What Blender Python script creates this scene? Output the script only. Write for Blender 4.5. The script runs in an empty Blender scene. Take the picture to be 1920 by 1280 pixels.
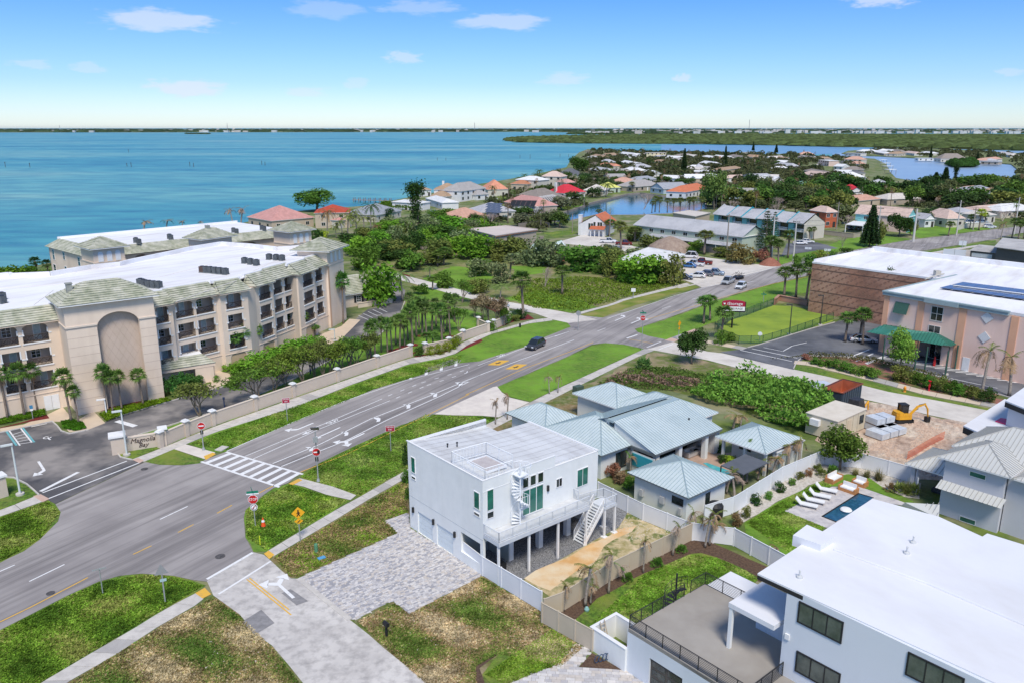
import bpy,math,random
from mathutils import Vector,Matrix
from mathutils.geometry import tessellate_polygon
sc=bpy.context.scene
COL=sc.collection
R=math.radians
FP=1490.0;HC=38.0;PT=math.atan(400/FP)
cam=bpy.data.cameras.new('camera');camo=bpy.data.objects.new('camera',cam);COL.objects.link(camo)
camo.location=(0,0,HC);camo.rotation_euler=(math.pi/2-PT,0,0)
cam.sensor_width=36;cam.lens=FP/1920*36;cam.clip_start=0.5;cam.clip_end=90000
sc.camera=camo
SUN_EL,SUN_AZ=R(55),R(171)
w=bpy.data.worlds.new('World');sc.world=w;w.use_nodes=True
nt=w.node_tree;N=nt.nodes;LK=nt.links;N.clear()
out=N.new('ShaderNodeOutputWorld');bg=N.new('ShaderNodeBackground')
sky=N.new('ShaderNodeTexSky');sky.sky_type='NISHITA';sky.sun_disc=False
sky.sun_elevation=SUN_EL;sky.sun_rotation=SUN_AZ;sky.altitude=100
sky.air_density=1.0;sky.dust_density=0.3;sky.ozone_density=2.2
bg.inputs[1].default_value=SKY_STR=0.10
tc=N.new('ShaderNodeTexCoord');sep=N.new('ShaderNodeSeparateXYZ');LK.new(tc.outputs['Generated'],sep.inputs[0])
def wmath(op,a,b=None,c=None):
 n=N.new('ShaderNodeMath');n.operation=op
 for i,x in enumerate((a,b,c)):
  if x is None:continue
  if isinstance(x,(int,float)):n.inputs[i].default_value=x
  else:LK.new(x,n.inputs[i])
 return n.outputs[0]
ramp=N.new('ShaderNodeValToRGB');LK.new(sep.outputs[2],ramp.inputs[0])
cr=ramp.color_ramp
cr.elements[0].position=0.0;cr.elements[0].color=(0.80,0.92,1.16,1)
cr.elements[1].position=0.60;cr.elements[1].color=(0.95,0.98,1.0,1)
e=cr.elements.new(0.05);e.color=(0.52,0.71,1.04,1)
e=cr.elements.new(0.16);e.color=(0.28,0.56,1.15,1)
mul=N.new('ShaderNodeMix');mul.data_type='RGBA';mul.blend_type='MULTIPLY';mul.inputs[0].default_value=1
LK.new(sky.outputs[0],mul.inputs[6]);LK.new(ramp.outputs[0],mul.inputs[7])
zc=wmath('MAXIMUM',sep.outputs[2],0.004)
zc2=wmath('ADD',zc,0.02)
az_=wmath('ARCTAN2',sep.outputs[0],sep.outputs[1])
def puff(px,py,wpx,hpx,amt,seed):
 "one cloud at a fixed place in the sky (azimuth, elevation)"
 a0=math.atan2((px-960),math.hypot(FP,400));e0=math.atan2((640-py)/FP,1)-PT
 wa=wpx/1540.;he=hpx/1540.
 el=wmath('ARCSINE',sep.outputs[2])
 da=wmath('DIVIDE',wmath('SUBTRACT',az_,a0),wa)
 de=wmath('DIVIDE',wmath('SUBTRACT',el,e0),he)
 comb=N.new('ShaderNodeCombineXYZ');LK.new(da,comb.inputs[0]);LK.new(de,comb.inputs[1]);comb.inputs[2].default_value=seed
 nz=N.new('ShaderNodeTexNoise');nz.inputs['Scale'].default_value=1.5;nz.inputs['Detail'].default_value=6;nz.inputs['Roughness'].default_value=.6
 LK.new(comb.outputs[0],nz.inputs[0])
 lo=wmath('MINIMUM',de,0.0);hi=wmath('MAXIMUM',de,0.0)
 d2=wmath('ADD',wmath('MULTIPLY',da,da),wmath('ADD',wmath('MULTIPLY',wmath('MULTIPLY',lo,lo),2.2),wmath('MULTIPLY',hi,hi)))
 f=wmath('SUBTRACT',1.0,wmath('SQRT',d2))
 f=wmath('ADD',f,wmath('MULTIPLY',wmath('SUBTRACT',nz.outputs[0],0.52),2.2))
 f=wmath('MULTIPLY',wmath('ADD',f,.12),1.7)
 n=N.new('ShaderNodeClamp');LK.new(f,n.inputs[0])
 n2=N.new('ShaderNodeMapRange');n2.interpolation_type='SMOOTHSTEP';LK.new(n.outputs[0],n2.inputs[0]);n2.inputs[4].default_value=amt
 return n2.outputs[0]
clouds=None
for i,c in enumerate([(60,10,100,26,.55),(320,58,100,24,.6),(365,174,66,20,.7),(760,112,40,14,.45),(800,16,80,18,.3),(945,45,90,20,.5),(620,25,80,20,.25),(1055,152,50,14,.4),(1275,150,18,10,.5),(1630,20,60,18,.6),(80,138,36,10,.3),(180,142,34,12,.3),(576,176,40,12,.4),(672,160,26,12,.3),(1430,0,90,14,.35),(1880,152,26,9,.3)]):
 p=puff(*c,i*7.3)
 clouds=p if clouds is None else wmath('MAXIMUM',clouds,p)
mixc=N.new('ShaderNodeMix');mixc.data_type='RGBA';LK.new(clouds,mixc.inputs[0])
LK.new(mul.outputs[2],mixc.inputs[6]);mixc.inputs[7].default_value=CLOUD_COL=(5.2,5.6,6.6,1)
LK.new(mixc.outputs[2],bg.inputs[0]);LK.new(bg.outputs[0],out.inputs[0])
sun=bpy.data.lights.new('sun','SUN');sun.energy=2.5;sun.angle=R(16);sun.color=(1,.93,.83)
so=bpy.data.objects.new('sun',sun);COL.objects.link(so);so.rotation_euler=(math.pi/2-SUN_EL,0,math.pi-SUN_AZ);so.location=(0,0,300)
vs=sc.view_settings;vs.view_transform='Standard';vs.look='None';vs.gamma=1;vs.use_curve_mapping=False
vs.exposure=0.60
sc.cycles.max_bounces=6;sc.cycles.diffuse_bounces=3;sc.cycles.transparent_max_bounces=8
def ray(px,py):
 x=(px-960)/FP;u=(640-py)/FP
 return(x,math.cos(PT)+u*math.sin(PT),-math.sin(PT)+u*math.cos(PT))
def P(px,py,z=0.0):
 "world point on the level z seen at this place of the picture (1920 px wide)"
 d=ray(px,py);t=(z-HC)/d[2]
 return(d[0]*t,d[1]*t,z)
def P2(px,py,z=0.0):return P(px,py,z)[:2]
def azim(a,b):return math.degrees(math.atan2(b[0]-a[0],b[1]-a[1]))
def dist(a,b):return math.hypot(a[0]-b[0],a[1]-b[1])
def ppm(x,y,z=0):
 d=y*math.cos(PT)-(z-HC)*math.sin(PT);return FP/d
class Fr:
 "a local frame: u runs along azimuth az, v to its right, z up"
 def __init__(s,o,az=0.0,z=0.0):
  s.o=o;s.az=az;a=R(az);s.d=(math.sin(a),math.cos(a));s.n=(math.cos(a),-math.sin(a));s.z=z
 def __call__(s,u,v,z=0.0):
  return(s.o[0]+u*s.d[0]+v*s.n[0],s.o[1]+u*s.d[1]+v*s.n[1],s.z+z)
 def uv(s,px,py):
  "(u, z) where the ray through a picture point meets the vertical plane v = 0"
  d=ray(px,py);t=(s.o[0]*s.n[0]+s.o[1]*s.n[1])/(d[0]*s.n[0]+d[1]*s.n[1])
  x,y=d[0]*t-s.o[0],d[1]*t-s.o[1]
  return(x*s.d[0]+y*s.d[1],HC+d[2]*t-s.z)
 def sub(s,u,v,daz=0.0,z=0.0):
  p=s(u,v);return Fr(p[:2],s.az+daz,s.z+z)
W0=Fr((0,0),90)
ORG={}
class MB:
 def __init__(s,fr=None):s.v=[];s.f=[];s.fr=fr
 def add(s,pts,faces):
  n=len(s.v)
  if s.fr:pts=[s.fr(*p)for p in pts]
  s.v+=[tuple(p)for p in pts];s.f+=[tuple(n+i for i in f)for f in faces]
  return s
 def poly(s,pts):return s.add(pts,[tuple(range(len(pts)))])
 def box(s,u0,u1,v0,v1,z0,z1):
  return s.add([(u0,v0,z0),(u1,v0,z0),(u1,v1,z0),(u0,v1,z0),(u0,v0,z1),(u1,v0,z1),(u1,v1,z1),(u0,v1,z1)],[(3,2,1,0),(4,5,6,7),(0,1,5,4),(1,2,6,5),(2,3,7,6),(3,0,4,7)])
 def prism(s,pl,z0,z1,top=None):
  n=len(pl);top=top or pl
  s.add([(*p[:2],z0)for p in pl]+[(*p[:2],z1)for p in top],[tuple(range(n))[::-1],tuple(range(n,2*n))]+[(i,(i+1)%n,n+(i+1)%n,n+i)for i in range(n)])
  return s
 def tube(s,pts,r,n=6,cap=True):
  "tapered tube through points; r a number or one per point"
  rs=r if isinstance(r,(list,tuple))else[r]*len(pts)
  pv=[Vector(p)for p in pts];base=len(s.v);vv=[]
  for i,p in enumerate(pv):
   t=(pv[min(i+1,len(pv)-1)]-pv[max(i-1,0)]).normalized()
   a=t.cross(Vector((0,0,1))if abs(t.z)<.9 else Vector((1,0,0))).normalized();b=t.cross(a)
   for k in range(n):
    q=2*math.pi*k/n;vv.append(tuple(p+(a*math.cos(q)+b*math.sin(q))*rs[i]))
  ff=[]
  for i in range(len(pv)-1):
   for k in range(n):
    ff.append((i*n+k,i*n+(k+1)%n,(i+1)*n+(k+1)%n,(i+1)*n+k))
  if cap:ff+=[tuple(range(n))[::-1],tuple((len(pv)-1)*n+k for k in range(n))]
  s.add(vv,ff);return s
 def bar(s,a,b,t=0.05,n=4):return s.tube([a,b],t*.7,n)
 def cyl(s,u,v,z0,z1,r,r1=None,n=12):
  r1=r if r1 is None else r1
  a=[(u+r*math.cos(2*math.pi*k/n),v+r*math.sin(2*math.pi*k/n),z0)for k in range(n)]
  b=[(u+r1*math.cos(2*math.pi*k/n),v+r1*math.sin(2*math.pi*k/n),z1)for k in range(n)]
  return s.add(a+b,[tuple(range(n))[::-1],tuple(range(n,2*n))]+[(i,(i+1)%n,n+(i+1)%n,n+i)for i in range(n)])
 def lathe(s,u,v,prof,n=12):
  pts=[];
  for r,z in prof:pts+=[(u+r*math.cos(2*math.pi*k/n),v+r*math.sin(2*math.pi*k/n),z)for k in range(n)]
  f=[(i*n+k,i*n+(k+1)%n,(i+1)*n+(k+1)%n,(i+1)*n+k)for i in range(len(prof)-1)for k in range(n)]
  return s.add(pts,f+[tuple(range(n))[::-1],tuple((len(prof)-1)*n+k for k in range(n))])
 def mesh(s,name,m,origin=(0,0,0),smooth=False):
  me=bpy.data.meshes.new(name);ox,oy,oz=origin
  me.from_pydata([(x-ox,y-oy,z-oz)for x,y,z in s.v],[],s.f)
  if m:me.materials.append(m)
  if smooth:me.shade_smooth()
  return me
 def build(s,name,m,parent=None,smooth=False,**pr):
  org=ORG.get(parent.name,(0,0,0))if parent else(0,0,0)
  o=bpy.data.objects.new(name,s.mesh(name,m,org,smooth));COL.objects.link(o)
  if parent:o.parent=parent;ORG[o.name]=org
  else:ORG[o.name]=(0,0,0)
  for k,v in pr.items():o[k]=v
  return o
def thing(name,label,cat,loc=(0,0,0),group=None):
 o=bpy.data.objects.new(name,None);COL.objects.link(o);loc=tuple(loc)+(0,)*(3-len(loc));o.location=loc;o.empty_display_size=.5
 o['label']=label;o['category']=cat
 if group:o['group']=group
 ORG[o.name]=loc
 return o
def tag(o,label,cat,group=None):
 o['label']=label;o['category']=cat
 if group:o['group']=group
 return o
def kids(o):return KIDS.get(o.name,[])
KIDS={}
def freeze(o):
 "remember the children of a prototype so copies stay cheap"
 for c in COL.objects:
  if c.parent:KIDS.setdefault(c.parent.name,[])
 for c in COL.objects:
  if c.parent and c not in KIDS[c.parent.name]:KIDS[c.parent.name].append(c)
def copy_tree(o,loc=None,rz=0.0,s=1.0,label=None,cat=None,group=None,color=None,parent=None,tilt=None):
 c=o.copy();COL.objects.link(c)
 if parent is None:
  c.location=loc;c.rotation_euler=(tilt[0]if tilt else 0,tilt[1]if tilt else 0,rz);c.scale=s if isinstance(s,tuple)else(s,s,s)
  if label:c['label']=label
  if cat:c['category']=cat
  if group:c['group']=group
  elif 'group' in c:del c['group']
 else:c.parent=parent
 if color is not None:c.color=color
 for k in kids(o):copy_tree(k,parent=c,color=color)
 return c
def lin(c):
 c=c/255.;return c/12.92 if c<.04045 else((c+.055)/1.055)**2.4
def rgb(r,g,b):return(lin(r),lin(g),lin(b))
MATS={}
def mat(name,c1,c2=None,scale=1.0,rough=.8,bump=0.0,bscale=None,c3=None,scale3=.15,metallic=0,spec=.3,stretch=None,dirt=None,detail=5,lo=.35,hi=.65,lo3=.4,hi3=.62,obj=False,trans=0,coord=None,alpha=1.0):
 if name in MATS:return MATS[name]
 m=bpy.data.materials.new(name);m.use_nodes=True;t=m.node_tree;n=t.nodes;L=t.links
 b=n['Principled BSDF'];b.inputs['Roughness'].default_value=rough;b.inputs['Metallic'].default_value=metallic
 b.inputs['Specular IOR Level'].default_value=spec
 g=n.new('ShaderNodeNewGeometry');pos=g.outputs['Position']
 if obj:tcn=n.new('ShaderNodeTexCoord');pos=tcn.outputs['Object']
 def mapped(st):
  if not st:return pos
  mp=n.new('ShaderNodeMapping');mp.vector_type='TEXTURE';L.new(pos,mp.inputs[0]);mp.inputs['Rotation'].default_value=(0,0,st[0]);mp.inputs['Scale'].default_value=(st[1],st[2],st[3]if len(st)>3 else 1)
  return mp.outputs[0]
 def noise(sc_,det=detail,st=None,ro=.6):
  z=n.new('ShaderNodeTexNoise');z.inputs['Scale'].default_value=sc_;z.inputs['Detail'].default_value=det;z.inputs['Roughness'].default_value=ro
  L.new(mapped(st),z.inputs[0]);return z.outputs[0]
 def rng(x,lo,hi):
  q=n.new('ShaderNodeMapRange');L.new(x,q.inputs[0]);q.inputs[1].default_value=lo;q.inputs[2].default_value=hi;return q.outputs[0]
 def mix(f,a,bb,mode='MIX'):
  q=n.new('ShaderNodeMix');q.data_type='RGBA';q.blend_type=mode
  if isinstance(f,float):q.inputs[0].default_value=f
  else:L.new(f,q.inputs[0])
  for i,x in((6,a),(7,bb)):
   if isinstance(x,tuple):q.inputs[i].default_value=(*x[:3],1)
   else:L.new(x,q.inputs[i])
  return q.outputs[2]
 col=(*c1,)
 if c2 is not None:col=mix(rng(noise(scale,st=stretch),lo,hi),tuple(c1),tuple(c2))
 if c3 is not None:col=mix(rng(noise(scale3,4),lo3,hi3),col,tuple(c3))
 if dirt:col=mix(rng(noise(dirt[1],6,dirt[3]if len(dirt)>3 else None),dirt[4]if len(dirt)>4 else .5,.75),col,tuple(dirt[0]))if dirt[2]>=1 else mix(_scale(n,L,rng(noise(dirt[1],6,dirt[3]if len(dirt)>3 else None),.45,.75),dirt[2]),col,tuple(dirt[0]))
 if isinstance(col,tuple):b.inputs['Base Color'].default_value=(*col[:3],1)
 else:L.new(col,b.inputs['Base Color'])
 if bump:
  bp=n.new('ShaderNodeBump');bp.inputs['Strength'].default_value=1;bp.inputs['Distance'].default_value=bump
  L.new(noise(bscale or scale,4),bp.inputs['Height']);L.new(bp.outputs[0],b.inputs['Normal'])
 if alpha<1:b.inputs['Alpha'].default_value=alpha
 MATS[name]=m;return m
def _scale(n,L,x,k):
 q=n.new('ShaderNodeMath');q.operation='MULTIPLY';L.new(x,q.inputs[0]);q.inputs[1].default_value=k;return q.outputs[0]
def foliage_mat(name,trans=.35):
 "leaf material; the colour comes from the object colour, varied per tree and per clump"
 m=bpy.data.materials.new(name);m.use_nodes=True;t=m.node_tree;n=t.nodes;L=t.links;n.clear()
 o=n.new('ShaderNodeOutputMaterial');oi=n.new('ShaderNodeObjectInfo');g=n.new('ShaderNodeNewGeometry')
 nz=n.new('ShaderNodeTexNoise');nz.inputs['Scale'].default_value=.9;nz.inputs['Detail'].default_value=3;L.new(g.outputs['Position'],nz.inputs[0])
 hsv=n.new('ShaderNodeHueSaturation');L.new(oi.outputs['Color'],hsv.inputs['Color'])
 mr=n.new('ShaderNodeMapRange');L.new(nz.outputs[0],mr.inputs[0]);mr.inputs[1].default_value=.3;mr.inputs[2].default_value=.7;mr.inputs[3].default_value=.62;mr.inputs[4].default_value=1.5
 L.new(mr.outputs[0],hsv.inputs['Value'])
 mh=n.new('ShaderNodeMapRange');L.new(oi.outputs['Random'],mh.inputs[0]);mh.inputs[3].default_value=.485;mh.inputs[4].default_value=.515;L.new(mh.outputs[0],hsv.inputs['Hue'])
 ri=n.new('ShaderNodeMapRange');L.new(g.outputs['Random Per Island'],ri.inputs[0]);ri.inputs[3].default_value=.6;ri.inputs[4].default_value=1.45
 mu=n.new('ShaderNodeVectorMath');mu.operation='SCALE';L.new(hsv.outputs[0],mu.inputs[0]);L.new(ri.outputs[0],mu.inputs['Scale'])
 d=n.new('ShaderNodeBsdfDiffuse');tr=n.new('ShaderNodeBsdfTranslucent');mx=n.new('ShaderNodeMixShader');mx.inputs[0].default_value=trans
 L.new(mu.outputs[0],d.inputs[0]);L.new(mu.outputs[0],tr.inputs[0]);L.new(d.outputs[0],mx.inputs[1]);L.new(tr.outputs[0],mx.inputs[2]);L.new(mx.outputs[0],o.inputs[0])
 return m
LEAF=foliage_mat('leaf')
BARK=mat('bark',(.16,.12,.09),(.27,.22,.18),6,.9,.02)
BARKG=mat('bark_grey',(.22,.19,.16),(.36,.32,.28),5,.9,.02)
WHITE=mat('white_stucco',(.80,.81,.785),(.75,.765,.745),.8,.75,.004,18,dirt=((.56,.56,.53),.45,.34,(0,1,1,5)))
WHITETRIM=mat('white_trim',(.80,.80,.79),(.74,.74,.73),2,.55)
GLASS_G=mat('green_glass',(.010,.10,.075),(.03,.19,.14),.6,.06,spec=.9)
GLASS_D=mat('dark_glass',(.012,.018,.020),(.035,.05,.05),.5,.06,spec=.9)
GLASS_O=mat('olive_glass',(.06,.075,.065),(.12,.14,.12),1.2,.08,spec=.9)
BLACK=mat('black_metal',(.018,.019,.02),(.03,.03,.032),2,.45)
DARKIN=mat('dark_interior',(.03,.03,.03),(.06,.055,.05),1,.9)
PAINTW=mat('road_paint_white',(.74,.74,.73),(.52,.51,.50),2.5,.7,lo=.55,hi=.75)
PAINTY=mat('road_paint_yellow',(.72,.42,.06),(.5,.33,.12),2.5,.7,lo=.5,hi=.75)
CONC=mat('concrete',(.60,.565,.51),(.50,.47,.43),.7,.85,.003,12,dirt=((.30,.28,.26),1.5,.5))
# ============================================================ the setting
GRASS=mat('lawn_grass',(.125,.235,.026),(.055,.12,.016),2.6,.95,.12,7,c3=(.19,.25,.035),scale3=.14,lo3=.46,hi3=.6,dirt=((.24,.22,.07),.8,.6),lo=.42,hi=.58)
GRASSB=mat('bright_lawn_grass',(.145,.27,.028),(.075,.16,.016),2.8,.95,.10,7,c3=(.17,.33,.03),scale3=.12,stretch=(-R(31),2.5,1),lo=.40,hi=.60,dirt=((.19,.24,.05),.5,.5))
GRASSD=mat('dry_lawn_grass',(.15,.18,.035),(.07,.115,.02),1.8,.95,.1,7,c3=(.235,.17,.075),scale3=.30,lo3=.42,hi3=.58,dirt=((.40,.33,.23),1.1,.7,None,.58))
SCRUB=mat('scrub_ground',(.125,.185,.028),(.07,.115,.022),.9,.95,.12,3,c3=(.27,.24,.10),scale3=.10,dirt=((.36,.31,.22),.6,.5))
LANDM=mat('mixed_ground',(.14,.19,.035),(.07,.115,.025),.35,.95,.1,2,c3=(.24,.23,.12),scale3=.12,lo3=.5,hi3=.62,dirt=((.36,.33,.26),.09,.6,None,.56))
ROADAZ=-R(31)
ASPH=mat('road_asphalt',(.29,.268,.258),(.235,.216,.21),.5,.9,.006,30,c3=(.37,.342,.325),scale3=.07,stretch=(ROADAZ,.6,12),dirt=((.13,.12,.118),1.0,.85,(ROADAZ,.9,30)))
ASPHD=mat('dark_asphalt',(.085,.084,.09),(.125,.12,.122),.3,.9,.006,30,c3=(.29,.265,.245),scale3=.11,lo3=.46,hi3=.62)
ASPHB=mat('new_asphalt',(.075,.08,.095),(.11,.115,.125),.4,.85,.004,30,c3=(.17,.175,.19),scale3=.12)
STREET=mat('worn_street',(.52,.49,.455),(.43,.405,.38),.6,.9,.006,25,c3=(.60,.57,.53),scale3=.2,dirt=((.25,.235,.225),1.3,.75))
CROSSST=mat('shell_road',(.60,.555,.50),(.50,.46,.415),.5,.9,.01,10,c3=(.66,.62,.56),scale3=.1,dirt=((.40,.37,.33),.6,.5))
BEDRED=mat('red_mulch',(.20,.03,.025),(.11,.02,.018),4,.95,.05,12)
MULCH=mat('brown_mulch',(.075,.045,.032),(.14,.09,.06),5,.95,.06,14)
SAND=mat('orange_sand',(.60,.34,.13),(.68,.45,.22),.8,.95,.05,6,c3=(.70,.58,.40),scale3=.25)
SANDG=mat('sandy_yard',(.62,.50,.33),(.30,.26,.10),1.1,.95,.06,6,c3=(.12,.16,.04),scale3=.5,lo3=.5,hi3=.6)
DIRT=mat('tilled_sand',(.60,.46,.36),(.36,.25,.19),.8,.95,.3,2,c3=(.68,.57,.45),scale3=.2,stretch=(R(20),1,2.5),dirt=((.22,.15,.11),1.6,.8,(R(-25),1,3),.54))
GRAVEL=mat('grey_gravel',(.10,.105,.11),(.30,.30,.31),9,.95,.04,14,lo=.4,hi=.6)
SHELLB=mat('white_shell_gravel',(.62,.58,.52),(.42,.38,.32),3,.95,.05,12)
PINKC=mat('salmon_concrete',(.58,.42,.34),(.52,.36,.29),1,.85)
TANC=mat('tan_concrete',(.62,.52,.40),(.55,.45,.35),.8,.85)
def sheet(name,pts,z,m,px=True,parent=None,kind='structure',zbase=0):
 q=[P2(x,y,zbase)for x,y in pts]if px else pts
 tris=tessellate_polygon([[Vector((*p,0))for p in q]])
 v=[(*p,z)for p in q];f=[]
 for t in tris:
  a,b,c=(q[i]for i in t)
  f.append(t if(b[0]-a[0])*(c[1]-a[1])-(b[1]-a[1])*(c[0]-a[0])>0 else t[::-1])
 mb=MB();mb.v=v;mb.f=[tuple(t)for t in f]
 o=mb.build(name,m,parent)
 if parent is None:o['kind']=kind
 return o
def rough_edge(pts,amp=.25,step=1.4,seed=1):
 "world polygon with slightly ragged edges, for grass against paving"
 rd=random.Random(seed);q=[P2(x,y)for x,y in pts];r=[]
 for i,a in enumerate(q):
  b=q[(i+1)%len(q)];d=dist(a,b);n=max(1,min(60,int(d/step)))
  for k in range(n):
   t=k/n;j=amp if k else amp*.4
   r.append((a[0]+(b[0]-a[0])*t+rd.uniform(-j,j),a[1]+(b[1]-a[1])*t+rd.uniform(-j,j)))
 return r
def inpoly(q,x,y):
 c=False
 for i in range(len(q)):
  (x0,y0),(x1,y1)=q[i-1],q[i]
  if(y0>y)!=(y1>y)and x<(x1-x0)*(y-y0)/(y1-y0)+x0:c=not c
 return c
LAND=[(-900,640),(-300,560),(0,512),(98,492),(250,448),(430,425),(480,412),(540,398),(600,392),(690,386),(722,379),(800,364),(870,350),(950,337),(1000,328),(1062,314),(1070,300),(1086,286),(1102,280),(1170,284),(1240,285),(1300,286),(1370,286),(1440,290),(1500,287),(1530,292),(1575,294),(1640,298),(1662,308),(1668,322),(1680,334),(1720,341),(1800,337),(1840,341),(1890,338),(1904,328),(1906,316),(1896,308),(1860,305),(1830,301),(1800,300),(1760,298),(1730,297),(1690,295),(1650,293),(1600,291),(1578,288),(1590,283),(1650,279),(1700,278),(1780,280),(1850,284),(1920,288),(2300,300),(3400,420),(3400,1000)]
POND=[(1030,415),(1045,402),(1085,390),(1107,381),(1150,371),(1178,364),(1200,362),(1240,367),(1290,369),(1322,373),(1325,392),(1290,400),(1190,404),(1150,404),(1120,403),(1080,412),(1050,418)]
def land():
 o=[P2(*p)for p in LAND];o=[p for p in o]+[(260,-60),(-260,-60)]
 h=[P2(*p)for p in POND]
 allp=o+h
 tris=tessellate_polygon([[Vector((*p,0))for p in o],[Vector((*p,0))for p in h]])
 f=[]
 for t in tris:
  a,b,c=(allp[i]for i in t)
  f.append(tuple(t)if(b[0]-a[0])*(c[1]-a[1])-(b[1]-a[1])*(c[0]-a[0])>0 else tuple(t[::-1]))
 mb=MB();mb.v=[(*p,0)for p in allp]+[(*p,-3)for p in allp];mb.f=f
 n=len(allp)
 for rng_ in((0,len(o)),(len(o),n)):
  a,b=rng_
  for i in range(a,b):
   j=i+1 if i+1<b else a
   mb.f.append((i,j,n+j,n+i))
 mb.build('ground',LANDM)['kind']='structure'
land()
def water_mat():
 m=bpy.data.materials.new('lagoon_water');m.use_nodes=True;t=m.node_tree;n=t.nodes;L=t.links
 b=n['Principled BSDF'];b.inputs['Roughness'].default_value=.35;b.inputs['IOR'].default_value=1.33;b.inputs['Specular IOR Level'].default_value=.28
 g=n.new('ShaderNodeNewGeometry')
 mp=n.new('ShaderNodeMapping');L.new(g.outputs[0],mp.inputs[0]);mp.inputs['Scale'].default_value=(.35,1,1);mp.inputs['Rotation'].default_value=(0,0,.15)
 def nz(s,d=4):
  z=n.new('ShaderNodeTexNoise');z.inputs['Scale'].default_value=s;z.inputs['Detail'].default_value=d;L.new(mp.outputs[0],z.inputs[0]);return z.outputs[0]
 def rmp(x,stops):
  r=n.new('ShaderNodeValToRGB');L.new(x,r.inputs[0]);e=r.color_ramp.elements
  e[0].position,e[0].color=stops[0][0],(*stops[0][1],1);e[1].position,e[1].color=stops[-1][0],(*stops[-1][1],1)
  for p,c in stops[1:-1]:q=e.new(p);q.color=(*c,1)
  return r.outputs[0]
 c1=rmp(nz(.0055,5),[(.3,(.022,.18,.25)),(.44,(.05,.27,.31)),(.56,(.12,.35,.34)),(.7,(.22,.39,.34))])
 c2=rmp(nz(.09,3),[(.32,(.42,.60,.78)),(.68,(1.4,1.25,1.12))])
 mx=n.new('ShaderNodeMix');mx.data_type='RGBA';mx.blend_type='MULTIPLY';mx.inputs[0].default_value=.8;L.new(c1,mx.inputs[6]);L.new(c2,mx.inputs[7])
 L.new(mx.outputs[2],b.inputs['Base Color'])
 bp=n.new('ShaderNodeBump');bp.inputs['Distance'].default_value=.35;bp.inputs['Strength'].default_value=.8;L.new(nz(.6,5),bp.inputs['Height']);L.new(bp.outputs[0],b.inputs['Normal'])
 return m
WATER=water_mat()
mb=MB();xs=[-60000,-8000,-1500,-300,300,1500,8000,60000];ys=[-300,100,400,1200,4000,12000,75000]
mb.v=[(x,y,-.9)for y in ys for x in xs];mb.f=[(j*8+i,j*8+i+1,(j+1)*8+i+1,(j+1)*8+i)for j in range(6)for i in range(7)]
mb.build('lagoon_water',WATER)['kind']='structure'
PONDM=mat('pond_water',(.012,.075,.115),(.02,.12,.165),.05,.05,spec=.5,bump=.02,bscale=1.5)
sheet('pond_water',[(1020,422),(1040,398),(1107,377),(1178,360),(1240,362),(1330,366),(1335,400),(1290,406),(1190,408),(1120,408),(1050,424)],-.8,PONDM)
mb=MB();hp=[P2(*p)for p in POND]
for i,a in enumerate(hp):
 b=hp[(i+1)%len(hp)];q=Fr(a,azim(a,b));mb.fr=q;mb.box(0,dist(a,b),-.25,.35,-1.5,.22)
mb.build('seawall',mat('seawall_concrete',(.34,.30,.26),(.24,.21,.18),.8,.9))['kind']='structure'
def S(name,pts,z,m,rag=0,seed=1):
 if rag:return sheet(name,rough_edge(pts,rag,seed=seed),z,m,px=False)
 return sheet(name,pts,z,m)
S('scrub_field',[(770,600),(700,500),(760,470),(900,455),(985,470),(1100,480),(1290,520),(1295,531),(1165,561),(1147,569),(1070,589),(1000,579),(900,560)],.012,SCRUB,.8,2)
S('scrub_field',[(1225,660),(1280,668),(1327,678),(1415,701),(1470,714),(1530,728),(1530,800),(1400,780),(1340,750),(1250,730),(1120,720),(1050,745),(1060,742),(1195,671)],.012,mat('rough_scrub',(.14,.18,.03),(.08,.12,.02),.8,.95,.12,3,c3=(.33,.26,.16),scale3=.2,lo3=.44,hi3=.6,dirt=((.30,.22,.17),.7,.7)),.6,3)
S('tilled_ground',[(1500,770),(1560,745),(1600,746),(1665,759),(1740,778),(1812,792),(1900,815),(1880,900),(1720,900),(1610,860),(1540,830)],.016,DIRT,.7,4)
S('white_gravel_bed',[(1380,965),(1400,930),(1545,865),(1600,860),(1725,905),(1725,935),(1690,930),(1655,914),(1630,897),(1590,889),(1550,897),(1477,932),(1440,952),(1395,980)],.020,SHELLB,.3,5)
S('lawn',[(352,831),(400,812),(480,784),(555,763),(650,725),(767,683),(822,673),(856,663),(878,648),(920,628),(990,608),(1036,601),(1060,602),(1072,613),(1022,632),(985,650),(920,670),(900,677),(860,681),(837,686),(795,702),(762,712),(700,731),(620,763),(555,791),(482,821),(425,846),(404,848)],.024,GRASSB,.18,6)
S('lawn',[(270,862),(325,841),(382,860),(376,868),(340,871),(290,870)],.024,GRASS,.12,7)
S('lawn',[(224,836),(219,847),(227,856),(246,861),(302,839),(296,815),(255,817)],.024,GRASS,.08,8)
S('lawn',[(258,816),(372,782),(437,762),(542,716),(625,674),(700,641),(735,607),(752,588),(762,566),(830,572),(905,588),(917,605),(895,622),(840,655),(770,668),(707,690),(550,745),(400,798),(302,838)],.022,GRASSB,.15,9)
S('lawn',[(-160,1016),(0,968),(90,937),(104,945),(114,960),(109,977),(75,1011),(45,1033),(15,1047),(0,1055),(-160,1125)],.024,GRASS,.15,10)
S('lawn',[(-160,880),(0,895),(25,896),(50,908),(65,921),(72,928),(0,956),(-160,1003)],.024,GRASS,.1,11)
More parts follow.
